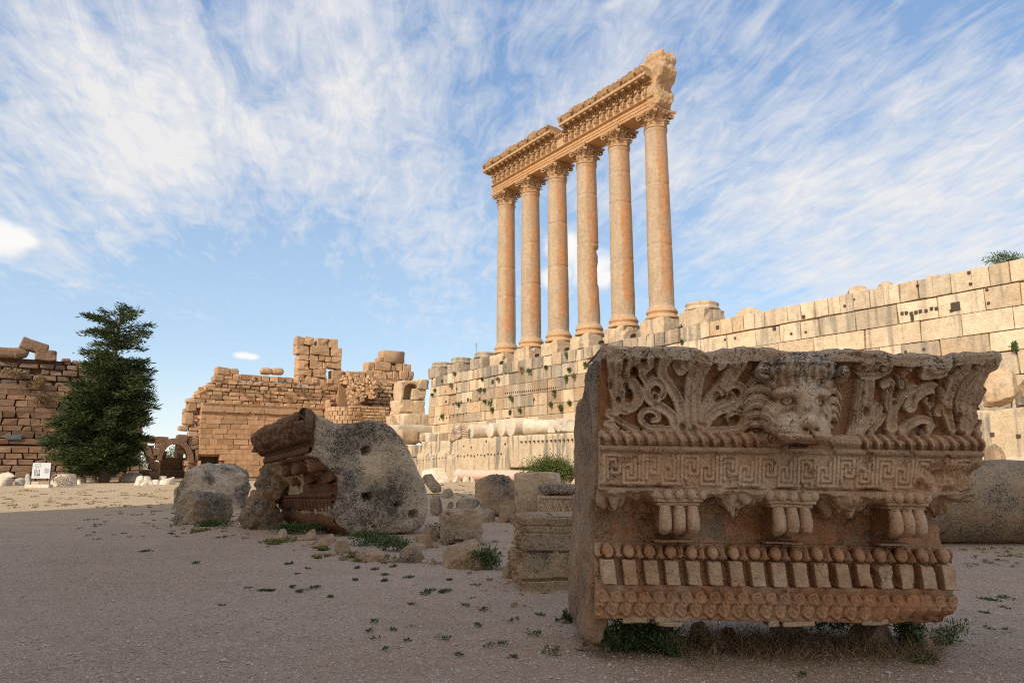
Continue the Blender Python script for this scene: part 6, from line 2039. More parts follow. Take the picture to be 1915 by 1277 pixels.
# modillions: plate with a small egg band, three hanging rolls, scroll body running back to the band
for k, (pxa, pxb) in enumerate([(1218, 1322), (1432, 1530), (1652, 1740)]):
    xa, xb_ = l_px(pxa, 940, -.40)[0], l_px(pxb, 940, -.40)[0]
    xc, w = (xa + xb_) / 2, (xb_ - xa)
    mb = MB()
    dt = (.25, .30, .62)

    def addb(size, c, bev, n=(8, 8, 6), amp=.006, dt=dt, sd=0):
        V, Q = rbox(size, bev, n, amp, 5, k * 10 + sd, .01); P = V + c
        mb.add(lw_(P), Q, np.clip(np.c_[dt[0] + 0 * P[:, 0], dt[1] + .3 * fbm(P, 4, 2, k), dt[2] + .2 * fbm(P, 5, 2, k)], 0, 1))
    addb((w * .98, .36, .075), [xc, -.245, 1.375], .012)
    addb((w * .90, .34, .03), [xc, -.245, 1.325], .008, dt=(.2, .3, .75))
    addb((w * .80, .32, .03), [xc, -.235, 1.295], .008)
    for j in range(5):
        th_ = np.linspace(0, math.pi, 9); V, Q = lathe(np.c_[.040 * np.sin(th_), -.046 * np.cos(th_)], 12); mb.add(lw_(V + [xc - w * .42 + j * w * .21, -.425 + (.02 if j in (0, 4) else 0), 1.375]), Q, (.2, .25, .75))
    # S-shaped body
    ys = np.linspace(-.36, .03, 14); zt = 1.29 + 0 * ys; zb_ = np.interp(ys, [-.36, -.28, -.15, 0.0, .03], [1.10, 1.06, 1.10, 1.0, .98])
    hw = w * .30
    rg_ = []
    for y_, b_ in zip(ys, zb_):
        rg_.append([(xc - hw, y_, 1.29), (xc + hw, y_, 1.29), (xc + hw, y_, b_), (xc - hw, y_, b_)])
    V = np.array(rg_).reshape(-1, 3); n = 4
    Q = [[i * n + j, i * n + (j + 1) % n, (i + 1) * n + (j + 1) % n, (i + 1) * n + j] for i in range(len(ys) - 1) for j in range(n)] + [[3, 2, 1, 0], [(len(ys) - 1) * n + j for j in range(4)]]
    mb.add(lw_(V), np.array(Q), (.2, .6, .3))
    addb((w * .72, .30, .02), [xc, -.05, .985], .006, dt=(.2, .5, .4))
    mod = mb.build("modillion", M_LION, lion, smooth=False)
    mb = MB()
    for j in (-1, 0, 1):
        a = np.linspace(0, 1, 22)
        yy_ = -.37 - .025 * np.sin(a * math.pi) ; zz_ = 1.285 - .235 * a
        rr_ = .047 * (0.85 + .25 * np.sin(a * math.pi * .9)); rr_[-4:] *= [.96, .86, .66, .3]
        th_ = np.linspace(0, 2 * math.pi, 17)[:-1]
        ring = np.stack([np.outer(rr_, np.cos(th_)) + xc + j * w * .25, np.outer(rr_ * 1.2, np.sin(th_)) + (yy_ + np.where(a > .8, (a - .8) * .3, 0))[:, None], np.repeat(zz_[:, None], 16, 1)], 2)
        V = ring.reshape(-1, 3)
        ii, jj = np.meshgrid(np.arange(21), np.arange(16), indexing='ij'); j2 = (jj + 1) % 16
        mb.add(lw_(V), np.stack([ii * 16 + jj, (ii + 1) * 16 + jj, (ii + 1) * 16 + j2, ii * 16 + j2], 2).reshape(-1, 4), (.25, .30, .68))
    mb.build("roll", M_LION, mod, smooth=True)

# rough body of the block behind the carved face
body = np.array([(-.02, .36), (.0, .90), (.02, 1.22), (-.30, 1.45), (-.36, 1.72), (-.34, 1.9), (-.40, 2.15), (-.45, 2.45), (.22, 2.50), (.30, 2.26), (1.05, 2.22), (1.35, 1.9), (1.45, 1.2), (1.35, .6), (1.2, .36), (.35, .33), (.1, .34)])
cb = body.mean(0)
lay = []
for x_, kz in ((-.03, .97), (-.012, 1.0), (.05, 1.0), (.12, 1.0), (1.0, 1.0), (2.0, 1.0), (2.82, 1.0), (2.87, .95)):
    q = cb + (body - cb) * kz
    lay.append(np.c_[np.full(len(q), x_), q])
for q in lay[:3]: q[:, 2] = np.where(q[:, 2] < .45, q[:, 2] - .22, q[:, 2])
lay[0][:, 0] -= np.where(lay[0][:, 2] < .8, .05, 0) + np.where((lay[0][:, 2] < 2.3) & (lay[0][:, 1] > .2), .02, 0)
V, Fc = shell(lay)
V, Q, Nn = remesh(lw_(V), Fc, .03, 3)
vv = (V - LO)
V2 = V + Nn * (.030 * fbm(V, 2.0, 4, 4) + .030 * fbm(np.stack([V[:, 0] * 3, V[:, 1] * 11, V[:, 2] * 1.6], 1), 1.2, 4, 6, .6))[:, None]
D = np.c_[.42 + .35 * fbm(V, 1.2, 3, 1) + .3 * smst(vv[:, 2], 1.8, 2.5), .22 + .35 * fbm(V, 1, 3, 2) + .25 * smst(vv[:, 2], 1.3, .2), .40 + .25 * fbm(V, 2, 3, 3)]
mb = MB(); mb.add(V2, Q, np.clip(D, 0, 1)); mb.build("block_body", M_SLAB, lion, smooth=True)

# ---- the lion head: a sculpted relief mass
x0h, x1h, y0h, y1h = 1380, 1612, 652, 852
nxh, nyh = 300, 240
pxs = np.linspace(x0h, x1h, nxh); pys = np.linspace(y1h, y0h, nyh)
PXg, PYg = np.meshgrid(pxs, pys, indexing='ij')
c00 = np.array(l_px(x0h, y1h, -.62)); c10 = np.array(l_px(x1h, y1h, -.62)); c01 = np.array(l_px(x0h, y0h, -.62))
HX = c00[0] + (PXg - x0h) / (x1h - x0h) * (c10[0] - c00[0]); HZ = c00[1] + (PYg - y1h) / (y0h - y1h) * (c01[1] - c00[1])
acc = np.zeros_like(HX); K = 42.0
ELL = [  # cx, cy, rx, ry, base, height
    (1497, 752, 112, 92, -.06, .20), (1508, 712, 66, 58, .02, .22), (1510, 752, 54, 58, .06, .24), (1516, 742, 30, 40, .12, .22), (1521, 768, 24, 54, .18, .25), (1514, 794, 50, 33, .20, .18),
    (1487, 796, 35, 30, .18, .25), (1538, 799, 27, 27, .18, .24), (1521, 787, 22, 17, .28, .19), (1481, 734, 26, 13, .15, .17), (1545, 735, 21, 12, .15, .16),
    (1462, 778, 26, 34, .06, .22), (1556, 775, 18, 32, .08, .18), (1440, 694, 20, 19, .06, .17), (1586, 698, 15, 16, .04, .15), (1503, 836, 28, 12, .02, .14), (1500, 690, 40, 26, .1, .16), (1536, 692, 34, 24, .1, .15)]
for (a, b, rx, ry, b0, hh_) in ELL:
    r2 = ((PXg - a) / rx) ** 2 + ((PYg - b) / ry) ** 2
    hi = b0 + hh_ * np.sqrt(np.clip(1 - r2, 0, 1)) - .5 * np.clip(np.sqrt(r2) - 1, 0, 3) * .3 - np.where(r2 > 1, b0, 0) * np.clip((np.sqrt(r2) - 1) * 4, 0, 1)
    acc += np.exp(K * np.clip(hi, -.3, .6))
hd = np.log(acc) / K - .03
for (a, b, sx) in [(1484, 749, 1), (1542, 749, 1)]:
    r_ = np.hypot((PXg - a) / 13, (PYg - b) / 9); hd -= .06 * np.exp(-(r_ / 1.0) ** 4)
    r_ = np.hypot((PXg - a) / 9.5, (PYg - b) / 7.5); hd += .040 * np.sqrt(np.clip(1 - r_ ** 2, 0, 1))
    hd += .006 * np.exp(-((np.hypot((PXg - a) / 14, (PYg - b) / 10) - 1) / .16) ** 2)
    hd -= .012 * np.exp(-(np.hypot(PXg - a, PYg - b) / 2.2) ** 2)
for (a, b) in [(1514, 799), (1531, 800)]: hd -= .05 * np.exp(-(np.hypot((PXg - a) / 5.5, (PYg - b) / 3.6)) ** 2)
hd -= .035 * np.exp(-((PXg - 1521) / 1.8) ** 2) * smst(PYg, 800, 806) * smst(PYg, 820, 814)          # split lip
ml = 817 + .004 * (PXg - 1515) ** 2 * -1 + 4 * np.cos((PXg - 1515) / 11)
ml = ml + 0                    # mouth
hd -= .02 * np.exp(-((PXg - 1515) / 3.0) ** 2) * smst(PYg, 745, 700) * smst(PYg, 665, 700)            # brow cleft
for (a, b, c_) in [(1470, 800, 24), (1474, 806, 22), (1555, 802, 20)]:
    pass
# mane tufts
rx_ = np.hypot((PXg - 1512) / 1.0, (PYg - 752) / 1.0); an = np.arctan2(PYg - 752, PXg - 1512)
mn = smst(rx_, 52, 64) * smst(rx_, 118, 100)
low_face = smst(PYg, 800, 780)
locks = []
rl_ = np.random.RandomState(4)
for k in range(8):
    o_ = 16.5 * k + rl_.uniform(-2, 2)
    locks.append(spline([(1462 - .8 * k, 690 + o_), (1448, 678 + o_), (1428, 673 + o_ + rl_.uniform(-2, 2)), (1408, 682 + o_), (1395, 702 + o_), (1397, 714 + o_)], 4))
    locks.append(spline([(1558 + .4 * k, 690 + o_), (1568, 679 + o_), (1582, 678 + o_ + rl_.uniform(-2, 2)), (1594, 690 + o_), (1598, 706 + o_)], 4))
for k in range(7):
    locks.append(np.array([(1452 + 5 * k, 800 + 4 * k), (1440 + 6 * k, 818 + 3 * k), (1432 + 7 * k, 836 + 2 * k)]))
dl_ = stroke_field(PXg, PYg, locks, 7.5)
mn = np.maximum(smst(np.abs(PXg - 1510), 44, 54), smst(PYg, 802, 822) * smst(PXg, 1500, 1480)) * smst(rx_, 128, 110)
hd += mn * (.046 * np.sqrt(np.clip(1 - dl_ ** 2, 0, 1)) - .026 - .010 * np.exp(-((dl_ - .45) / .12) ** 2))
rE = np.hypot(PXg - 1438, PYg - 694); hd += .03 * np.exp(-((rE - 13) / 4) ** 2) - .035 * np.exp(-(rE / 7) ** 2)
# the gaping mouth under the two lobes of the muzzle
mouth = np.exp(-(((PXg - 1504) / 24) ** 2 + ((PYg - 827) / 7.0) ** 2) ** 2); hd -= .10 * mouth
crn = smst(PYg, 735, 705) * (1 - mn)
hd += crn * (.012 * np.sin((PXg - 1512) * .42 + 1.4 * np.sin(PYg * .11 + PXg * .03)))                               # forelock
hw_ = fbm(np.stack([HX.ravel(), HZ.ravel(), 0 * HX.ravel()], 1), 9, 3, 31).reshape(HX.shape)
hd += .008 * hw_
crk_ = ridged(np.stack([HX.ravel(), HZ.ravel(), 0 * HX.ravel() + .5], 1), 7, 2, 33).reshape(HX.shape)
hd -= .008 * smst(crk_, 1.38, 1.47)
edge = np.minimum(np.minimum(PXg - x0h, x1h - PXg) / 14, np.minimum(PYg - y0h, y1h - PYg) / 9)
lowm = smst(PYg, 822, 846) * smst(np.abs(PXg - 1508), 30, 50)
rim_ = smst(edge, 0, 1)
yb_ = np.interp(HZ, PZ[at_z(1.71):at_z(2.5)], PY[at_z(1.71):at_z(2.5)])
ytop = smst(PYg, 700, 660)
HY = yb_ + .10 * (1 - rim_) + .09 * lowm - np.clip(hd, -.1, .6) * rim_ * (1 - .55 * ytop) + .06 * (1 - smst(hd, -.02, .05))
push = (yb_ - HY) * smst(PYg, 850, 835)      # the head turns a little towards the court as it juts out
HX = HX - .25 * np.clip(push, 0, 1); HZ = HZ - .05 * np.clip(push, 0, 1)
HP = np.stack([HX, HY, HZ], 2).reshape(-1, 3)
cav = hd - (np.roll(hd, 5, 0) + np.roll(hd, -5, 0) + np.roll(hd, 5, 1) + np.roll(hd, -5, 1)) / 4     # hollows darkened in the colour, for crevice shade as well as grime
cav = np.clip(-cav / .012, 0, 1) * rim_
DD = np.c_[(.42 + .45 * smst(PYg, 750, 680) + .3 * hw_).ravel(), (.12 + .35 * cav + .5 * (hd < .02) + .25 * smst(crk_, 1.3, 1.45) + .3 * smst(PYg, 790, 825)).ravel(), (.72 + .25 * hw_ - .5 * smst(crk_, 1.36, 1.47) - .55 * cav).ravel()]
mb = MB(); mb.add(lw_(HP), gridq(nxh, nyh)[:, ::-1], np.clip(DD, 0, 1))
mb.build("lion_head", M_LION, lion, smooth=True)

# -- stones and tiles it rests on
SUP = [([(1098, 1215), (1098, 1172), (1130, 1166), (1140, 1172), (1140, 1215)], (1118, 1216), .35, "squared prop stone under the left end of the lion block"),
       ([(1140, 1205), (1142, 1172), (1260, 1172), (1280, 1190), (1276, 1210)], (1210, 1208), .35, "long prop stone behind the green weeds under the lion block"),
       ([(1285, 1200), (1292, 1172), (1315, 1165), (1330, 1180), (1335, 1200)], (1310, 1200), .3, "rough prop stone right of the green weeds under the lion block"),
       ([(1340, 1196), (1350, 1176), (1375, 1174), (1385, 1196)], (1362, 1197), .3, "small dark prop stone under the middle of the lion block"),
       ([(1395, 1200), (1400, 1182), (1425, 1184), (1430, 1200)], (1412, 1200), .25, "smallest prop stone under the middle of the lion block"),
       ([(1430, 1192), (1432, 1174), (1525, 1172), (1525, 1190)], (1480, 1192), .35, "flat prop stone under the lion head"),
       ([(1575, 1208), (1590, 1178), (1625, 1168), (1660, 1172), (1680, 1205), (1675, 1214), (1600, 1214)], (1630, 1214), .5, "rounded orange prop boulder near the right end of the lion block"),
       ([(1695, 1205), (1705, 1174), (1735, 1180), (1752, 1208)], (1722, 1208), .4, "low prop stone under the right corner of the lion block")]
for k, (pts, base, th_, lab) in enumerate(SUP):
    rock("prop_stone", pts, base, th_, lab, "rock", 230 + k, .018, .04, M_BLOCK, (.2, .55, .35), group="prop stones under the lion block", front=.1)
for k, (x0, x1, y0, y1, lab) in enumerate([(1167, 1213, 1154, 1166, "thin flat tile wedged under the left part of the lion block"), (1226, 1290, 1152, 1163, "upper thin tile of the pair under the first bracket of the lion block"), (1227, 1276, 1163, 1173, "lower thin tile of the pair under the first bracket of the lion block"),
                                           (1467, 1525, 1162, 1172, "thin tile wedged under the lion head"), (1438, 1460, 1160, 1172, "short tile left of the one under the lion head"), (1612, 1662, 1157, 1169, "thin tile on the rounded orange prop boulder")]):
    a = atY(x0, y1, 6.14); b = atY(x1, y0, 6.14)
    V, Q = rbox((b[0] - a[0], .30, b[2] - a[2]), .012, (8, 5, 4), .008, 4, k, .03)
    m = MB(); m.add(V @ rotz(.04 * (k % 3 - 1)).T + [(a[0] + b[0]) / 2, 6.14 + .15, (a[2] + b[2]) / 2], Q, (.15, .25, .6)); m.build("flat_tile", M_BLOCK, label=lab, cat="tile", group="tiles wedged under the lion block")

# ------------------------------------------------------------------ vegetation
M_CON = leafmat("cypress_green", (0.016, 0.030, 0.010), (0.095, 0.125, 0.038))
M_WEED = leafmat("weed_green", (0.045, 0.08, 0.026), (0.15, 0.19, 0.07))
M_BUSH = leafmat("bush_green", (0.035, 0.06, 0.012), (0.13, 0.15, 0.035))
M_DRY = leafmat("dry_grass", (0.17, 0.105, 0.05), (0.36, 0.25, 0.13))
M_TURF = leafmat("yellow_turf", (0.13, 0.13, 0.03), (0.28, 0.22, 0.07))
M_BARK = plain("bark", (0.10, 0.07, 0.05), .9)


def blades(C_, D_, L_, W_, rs, curve=.15):
    """leaf-sized faces: centre, direction, length, width -> bent diamond of two quads... four triangles"""
    n = len(C_)
    D_ = D_ / np.linalg.norm(D_, axis=1)[:, None]
    r = rs.normal(size=(n, 3)); s = np.cross(D_, r); s /= np.linalg.norm(s, axis=1)[:, None]
    up = np.cross(s, D_)
    L_ = np.asarray(L_)[:, None] * np.ones((n, 1)); W_ = np.asarray(W_)[:, None] * np.ones((n, 1))
    a = C_; m = C_ + D_ * L_ * .5 + up * L_ * curve * .5; b = C_ + D_ * L_
    V = np.stack([a, m + s * W_ * .5, b, m - s * W_ * .5], 1).reshape(-1, 3)
    Q = (np.arange(n) * 4)[:, None] + np.array([[0, 1, 2, 3]])
    return V, Q


def conifer(px, py_base, py_top, Y, label):
    rs = np.random.RandomState(77)
    b = ground_pt(px, py_base); b = np.array([(px - CX) / F * Y * CT, Y, 0.0])
    k = Y * CT / F
    Hh_ = atY(px, py_top, Y)[2]
    t = thing("conifer_tree", label, "tree", b)
    mb = MB()
    zs_ = np.linspace(0, Hh_ * .97, 26)
    V, Q = lathe([(0.42 * (1 - z / Hh_) + .05, z) for z in zs_], 12)
    V[:, 0] += .12 * np.sin(V[:, 2] * .5); mb.add(V + b, Q, (.3, .3, .5))
    mbf = MB()
    # silhouette half-widths (left, right) in photo pixels against height in the picture
    yy = np.array([570, 585, 600, 630, 660, 690, 720, 750, 790, 830, 860, 880])
    lw_l = np.array([4, 26, 46, 76, 46, 58, 76, 80, 92, 104, 92, 56])
    lw_r = np.array([10, 28, 50, 68, 62, 58, 86, 84, 78, 72, 62, 40])
    xc_ = np.array([203, 201, 200, 198, 198, 197, 196, 196, 194, 192, 190, 188])
    Cs, Ds, Ls, Ws, Bs = [], [], [], [], []
    limbs = []
    nb_ = 250
    for i in range(nb_):
        u = (i + rs.rand()) / nb_
        u = u ** 0.80
        py = 574 + (884 - 574) * u
        z = atY(px, py, Y)[2]
        az = rs.uniform(0, 2 * math.pi)
        rl, rr = np.interp(py, yy, lw_l) * k, np.interp(py, yy, lw_r) * k
        R = (rr if math.cos(az) > 0 else rl)
        R = (rl + rr) / 2 * (1 - abs(math.cos(az))) + R * abs(math.cos(az))
        R *= rs.uniform(0.60, 1.05) * (.92 if py > 700 else 1)
        lo = np.interp(py, [574, 700, 760], [.0, .15, .4])
        if rs.rand() < np.interp(py, [660, 730], [.30, .0]): continue
        tip_up = np.interp(py, [574, 640, 720, 880], [.55, .25, -.02, -.18])
        d0 = np.array([math.cos(az), math.sin(az), 0])
        xo = (np.interp(py, yy, xc_) - px) * k
        n = max(4, int(R / .22))
        tt = np.linspace(.12, 1, n)
        pts = b + [xo, 0, z] + d0 * (tt[:, None] * R) + np.array([0, 0, 1.0]) * ((tip_up * tt ** 1.3 + .10 * np.sin(tt * 3)) * R * .55)[:, None]
        limbs.append((b + [xo * .5, 0, z - .1], pts))
        # feathered sprays on both sides of the branch
        per = int(np.interp(py, [640, 760], [20, 40]))
        for q, tq in zip(pts, tt):
            m = int(per * (0.35 + .65 * tq) * rs.uniform(.7, 1.2))
            if rs.rand() < .10: continue
            sp_ = np.interp(py, [650, 760], [.14, .20]) + .20 * (1 - tq * .6)
            o_ = rs.normal(size=(m, 3)) * [sp_, sp_, sp_ * .52]
            side = np.cross(d0, [0, 0, 1])
            dd = d0 * .9 + side * rs.normal(size=(m, 1)) * .7 + np.array([0, 0, 1]) * rs.normal(.18, .45, (m, 1))
            Cs.append(q + o_); Ds.append(dd); Ls.append(rs.uniform(.25, .65, m)); Ws.append(rs.uniform(.06, .13, m)); Bs.append(np.clip(rs.normal(.42, .22, m) + .25 * (rs.rand() - .5), 0, 1))
    for (p0, pts) in limbs:
        P = np.concatenate([[p0], pts[::2]])
        n = len(P); th_ = np.linspace(0, 2 * math.pi, 5)[:-1]
        rad = np.linspace(.09, .015, n) * (1.0)
        V = (P[:, None] + rad[:, None, None] * np.stack([np.cos(th_) * .7, np.cos(th_) * .7, np.sin(th_)], 1)[None] * 1.0)
        ii, jj = np.meshgrid(np.arange(n - 1), np.arange(4), indexing='ij'); j2 = (jj + 1) % 4
        mb.add(V.reshape(-1, 3), np.stack([ii * 4 + jj, ii * 4 + j2, (ii + 1) * 4 + j2, (ii + 1) * 4 + jj], 2).reshape(-1, 4), (.3, .3, .4))
    Cs = np.concatenate(Cs); Ds = np.concatenate(Ds); Ls = np.concatenate(Ls); Ws = np.concatenate(Ws); Bs = np.concatenate(Bs)
    V, Q = blades(Cs, Ds, Ls, Ws, rs)
    clump = .5 * fbm(Cs, .9, 2, 5)
    mbf.add(V, Q, np.repeat(np.c_[Bs * 0, Bs * 0, np.clip(Bs + clump * .5, 0, 1)], 4, 0))
    mb.build("trunk", M_BARK, t, smooth=True)
    mbf.build("crown", M_CON, t)
    print("conifer faces", len(Q))


conifer(197, 893, 570, 66.0, "dark green conifer with loose tiered branches standing before the brown wall")


def bush(name, c, rad, n, mat, label, cat, seed, leaf=(.05, .10), group=None, stems=True, flat=1.0, kind=None, down=0.0):
    rs = np.random.RandomState(seed)
    rad = np.asarray(rad, float); c = np.asarray(c, float)
    mb = MB()
    nc = max(3, int(n / 90))
    u = rs.normal(size=(nc, 3)); u /= np.linalg.norm(u, axis=1)[:, None]
    cl = c + u * rad * (rs.rand(nc, 1) ** .4) * .8
    idx = rs.randint(0, nc, n)
    C_ = cl[idx] + rs.normal(size=(n, 3)) * rad * .27
    D_ = (C_ - c) / rad + rs.normal(size=(n, 3)) * .7 + [0, 0, .25 - down]
    C_[:, 2] = np.maximum(C_[:, 2], c[2] - rad[2])
    V, Q = blades(C_, D_, rs.uniform(leaf[0], leaf[1], n), rs.uniform(leaf[0], leaf[1], n) * .45, rs)
    B = np.clip(rs.rand(n) * .8 + .3 * rs.rand(nc)[idx], 0, 1)
    mb.add(V, Q, np.repeat(np.c_[B * 0, B * 0, B], 4, 0))
    if stems:
        base = c - [0, 0, rad[2]]
        for q in cl[:14]:
            P = np.array([base, base * .5 + q * .5 + [0, 0, .1 * rad[2]], q]); th_ = np.linspace(0, 2 * math.pi, 5)[:-1]
            Vv = (P[:, None] + (np.array([.012, .009, .004]) * max(1, rad.max()))[:, None, None] * np.stack([np.cos(th_), np.sin(th_), 0 * th_], 1)[None]).reshape(-1, 3)
            mb.add(Vv, np.array([[i * 4 + j, i * 4 + (j + 1) % 4, (i + 1) * 4 + (j + 1) % 4, (i + 1) * 4 + j] for i in range(2) for j in range(4)]), (0, 0, .1))
    return mb.build(name, mat, label=label, cat=cat, group=group, kind=kind)


g = ground_pt(1030, 918); yb_b = g[1] + 1.5
for k, (x, y, rx, ry, n) in enumerate([(1030, 880, 48, 24, 2600)]):
    kx2 = yb_b / F
    c = atY(x, y, yb_b); bush("leafy_bush", c, (rx * kx2, .9, ry * kx2 * 1.0), 9000, M_BUSH, "green and yellow leafy bush growing behind the tall pale slab", "bush", 5, (.08, .17))
c = atY(1072, 905, yb_b); bush("leafy_shrub", c, (10 * kx2, .4, 26 * kx2), 700, M_BUSH, "narrow drooping shrub at the right end of the leafy bush", "shrub", 6, (.06, .12))
c = atY(908, 1053, 11.4); 
g = ground_pt(900, 1060); bush("weed_clump", g + [0.05, -.12, .13], (.26, .16, .16), 1200, M_WEED, "dark green weed clump at the foot of the large angular rock", "weed", 8, (.03, .08), stems=False)
g = ground_pt(1190, 1212); bush("weed_clump", g + [0, -.05, .13], (.36, .13, .16), 2600, M_WEED, "dense dark green weeds in front of the left half of the lion block", "weed", 9, (.02, .06), stems=False)
g = ground_pt(1245, 1226); bush("weed_clump", g + [0, 0, .06], (.14, .10, .08), 700, M_WEED, "low green weeds at the right end of the dense patch below the lion block", "weed", 10, (.02, .05), stems=False)
g = ground_pt(1700, 1210); bush("weed_clump", g + [0, -.06, .10], (.13, .12, .13), 900, M_WEED, "green weed plant beside the orange prop boulder", "weed", 11, (.02, .06), stems=False)
g = ground_pt(1725, 1238); bush("weed_clump", g + [0, 0, .03], (.10, .06, .04), 350, M_WEED, "small creeping weed in front of the green weed plant", "weed", 12, (.02, .05), stems=False)
g = ground_pt(1775, 1205); bush("weed_clump", g + [0, 0, .08], (.22, .10, .11), 420, M_WEED, "straggling grey-green plant beyond the right corner of the lion block", "weed", 13, (.02, .05))
g = ground_pt(1550, 1180); bush("weed_clump", g + [0, -.1, .11], (.14, .1, .13), 420, M_WEED, "thin green weed under the lion block right of the middle tile", "weed", 14, (.02, .06), stems=False)
g = ground_pt(1066, 1162); bush("weed_clump", g + [0, 0, .07], (.06, .06, .08), 160, M_WEED, "little leafy weed at the left foot of the lion block", "weed", 15, (.03, .06))
for k, (x, y, rx, h, lab) in enumerate([(560, 998, .75, .12, "dark weeds under the middle of the fallen cornice block"), (400, 985, .6, .10, "dark weeds at the foot of the squat boulder"), (480, 985, .5, .14, "dark weeds between the boulders and the carved side"), (700, 1020, .6, .16, "grass and weeds under the end face of the fallen cornice block"),
                                        (822, 1005, .25, .18, "tall weeds right of the fallen cornice block"), (740, 1030, .3, .14, "weeds behind the dark-crusted cube stone"), (1055, 1096, .14, .08, "weed in front of the moulded block"), (1850, 1012, .9, .16, "dry weeds along the foot of the huge lichened shaft")]):
    g = ground_pt(x, y); bush("weed_clump", g + [0, .05, h], (rx, .22, h), int(1600 * rx) + 250, M_WEED if k != 7 else M_DRY, lab, "weed", 30 + k, (.03, .09), stems=False)
# tufts rooted in the joints of the podium wall
TU = [(829, 776, 7), (857, 757, 6), (918, 752, 7), (921, 768, 6), (953, 742, 5), (958, 744, 5), (972, 768, 6), (1048, 761, 8), (1065, 753, 6), (1085, 773, 10), (1058, 708, 6), (1065, 690, 4), (1060, 665, 4), (1029, 758, 5), (1037, 734, 5), (898, 728, 5), (906, 729, 5), (920, 713, 5), (932, 708, 4), (975, 693, 5), (990, 693, 5), (907, 750, 4), (845, 718, 6), (812, 728, 4), (808, 738, 3), (826, 713, 3), (902, 709, 4), (850, 698, 4), (1021, 687, 4), (1096, 682, 5), (1110, 720, 4), (1075, 702, 5), (954, 770, 4), (1862, 700, 7), (1898, 650, 5), (1275, 641, 3)]
for k, (x, y, r_) in enumerate(TU):
    q = onN(x, y, NW - .12); kk2 = .056 * (1 if x < 1300 else .75)
    c = LW(q[None])[0]
    dry = k in (19, 22, 31, 18)
    bush("wall_plant", c, (r_ * kk2 * .8, r_ * kk2 * .5, r_ * kk2), 130 + 26 * r_, M_DRY if dry else M_WEED, "rusty dry tuft rooted in a joint of the podium wall" if dry else "small green tuft rooted in a joint of the podium wall", "wall plant", 300 + k, (.08, .2), group="plants in the podium wall", stems=False, down=.5)
for k, (x, y, r_) in enumerate([(477, 709, 5), (535, 714, 5), (525, 729, 6), (497, 733, 4), (568, 729, 5), (605, 734, 5), (451, 726, 5), (482, 730, 4), (552, 720, 4)]):
    q = onE(x, y, EW + .1); bush("wall_plant", LW(q[None])[0], (r_ * .06, .25, r_ * .065), 260, M_DRY, "dark dry tuft on the upper part of the orange wall", "wall plant", 350 + k, (.08, .2), group="dry plants on the orange wall", stems=False)
for k, (x, y, rx, ry) in enumerate([(25, 700, 38, 7), (75, 715, 14, 9), (80, 745, 9, 6)]):
    q = onE(x, y, EW + .1); bush("dry_grass_patch", LW(q[None])[0], (.5, rx * .06, ry * .07), 1300, M_DRY, ["long slope of dry grass on the ledge of the brown wall", "dry grass filling the gap in the brown wall", "dry plants hanging below the gap in the brown wall"][k], "dry grass", 370 + k, (.10, .25), stems=False)
q = onN(1872, 487, -.3); bush("wall_top_bush", LW(q[None])[0], (1.2, .7, .32), 900, M_WEED, "dark bush on the skyline at the right end of the pale wall", "bush", 380, (.08, .2))
q = onE(322, 860, EW - 25); bush("distant_tree", LW(q[None])[0], (1.2, 1.2, 2.2), 900, M_WEED, "small distant tree seen through the right arch", "tree", 381, (.15, .4))
q = onE(265, 862, EW - 20); bush("distant_tree", LW(q[None])[0], (1.6, 1.2, 2.2), 900, M_WEED, "distant green tree seen through the left arch", "tree", 382, (.15, .4))

# ground cover
rs = np.random.RandomState(3)
mb = MB()


def patch(px, py, rpx, n, flat=.32, leaf=(.008, .026)):
    g = ground_pt(px, py); k = g[1] / F
    nb = rs.randint(3, 8)                      # a patch is a loose string of small rosettes
    bx = np.cumsum(rs.normal(0, .55, nb)); by = rs.normal(0, .75, nb); br = rs.gamma(2.0, .17, nb)
    bx -= bx.mean()
    i_ = rs.randint(0, nb, n)
    a = rs.uniform(0, 2 * math.pi, n); r_ = np.sqrt(rs.rand(n)) * br[i_]
    C_ = np.stack([g[0] + (bx[i_] * .75 + r_ * np.cos(a)) * rpx * k, g[1] + (by[i_] + r_ * np.sin(a) * 1.6) * rpx * k, rs.uniform(.0, .015, n)], 1)
    D_ = np.stack([np.cos(a) + rs.normal(size=n) * .6, np.sin(a) + rs.normal(size=n) * .6, rs.uniform(.05, .5, n)], 1)
    L_ = rs.uniform(*leaf, n) * (1 + g[1] / 14)
    V, Q = blades(C_, D_, L_, L_ * .5, rs)
    mb.add(V, Q, np.repeat(np.c_[0 * a, 0 * a, rs.rand(n) * .6], 4, 0))


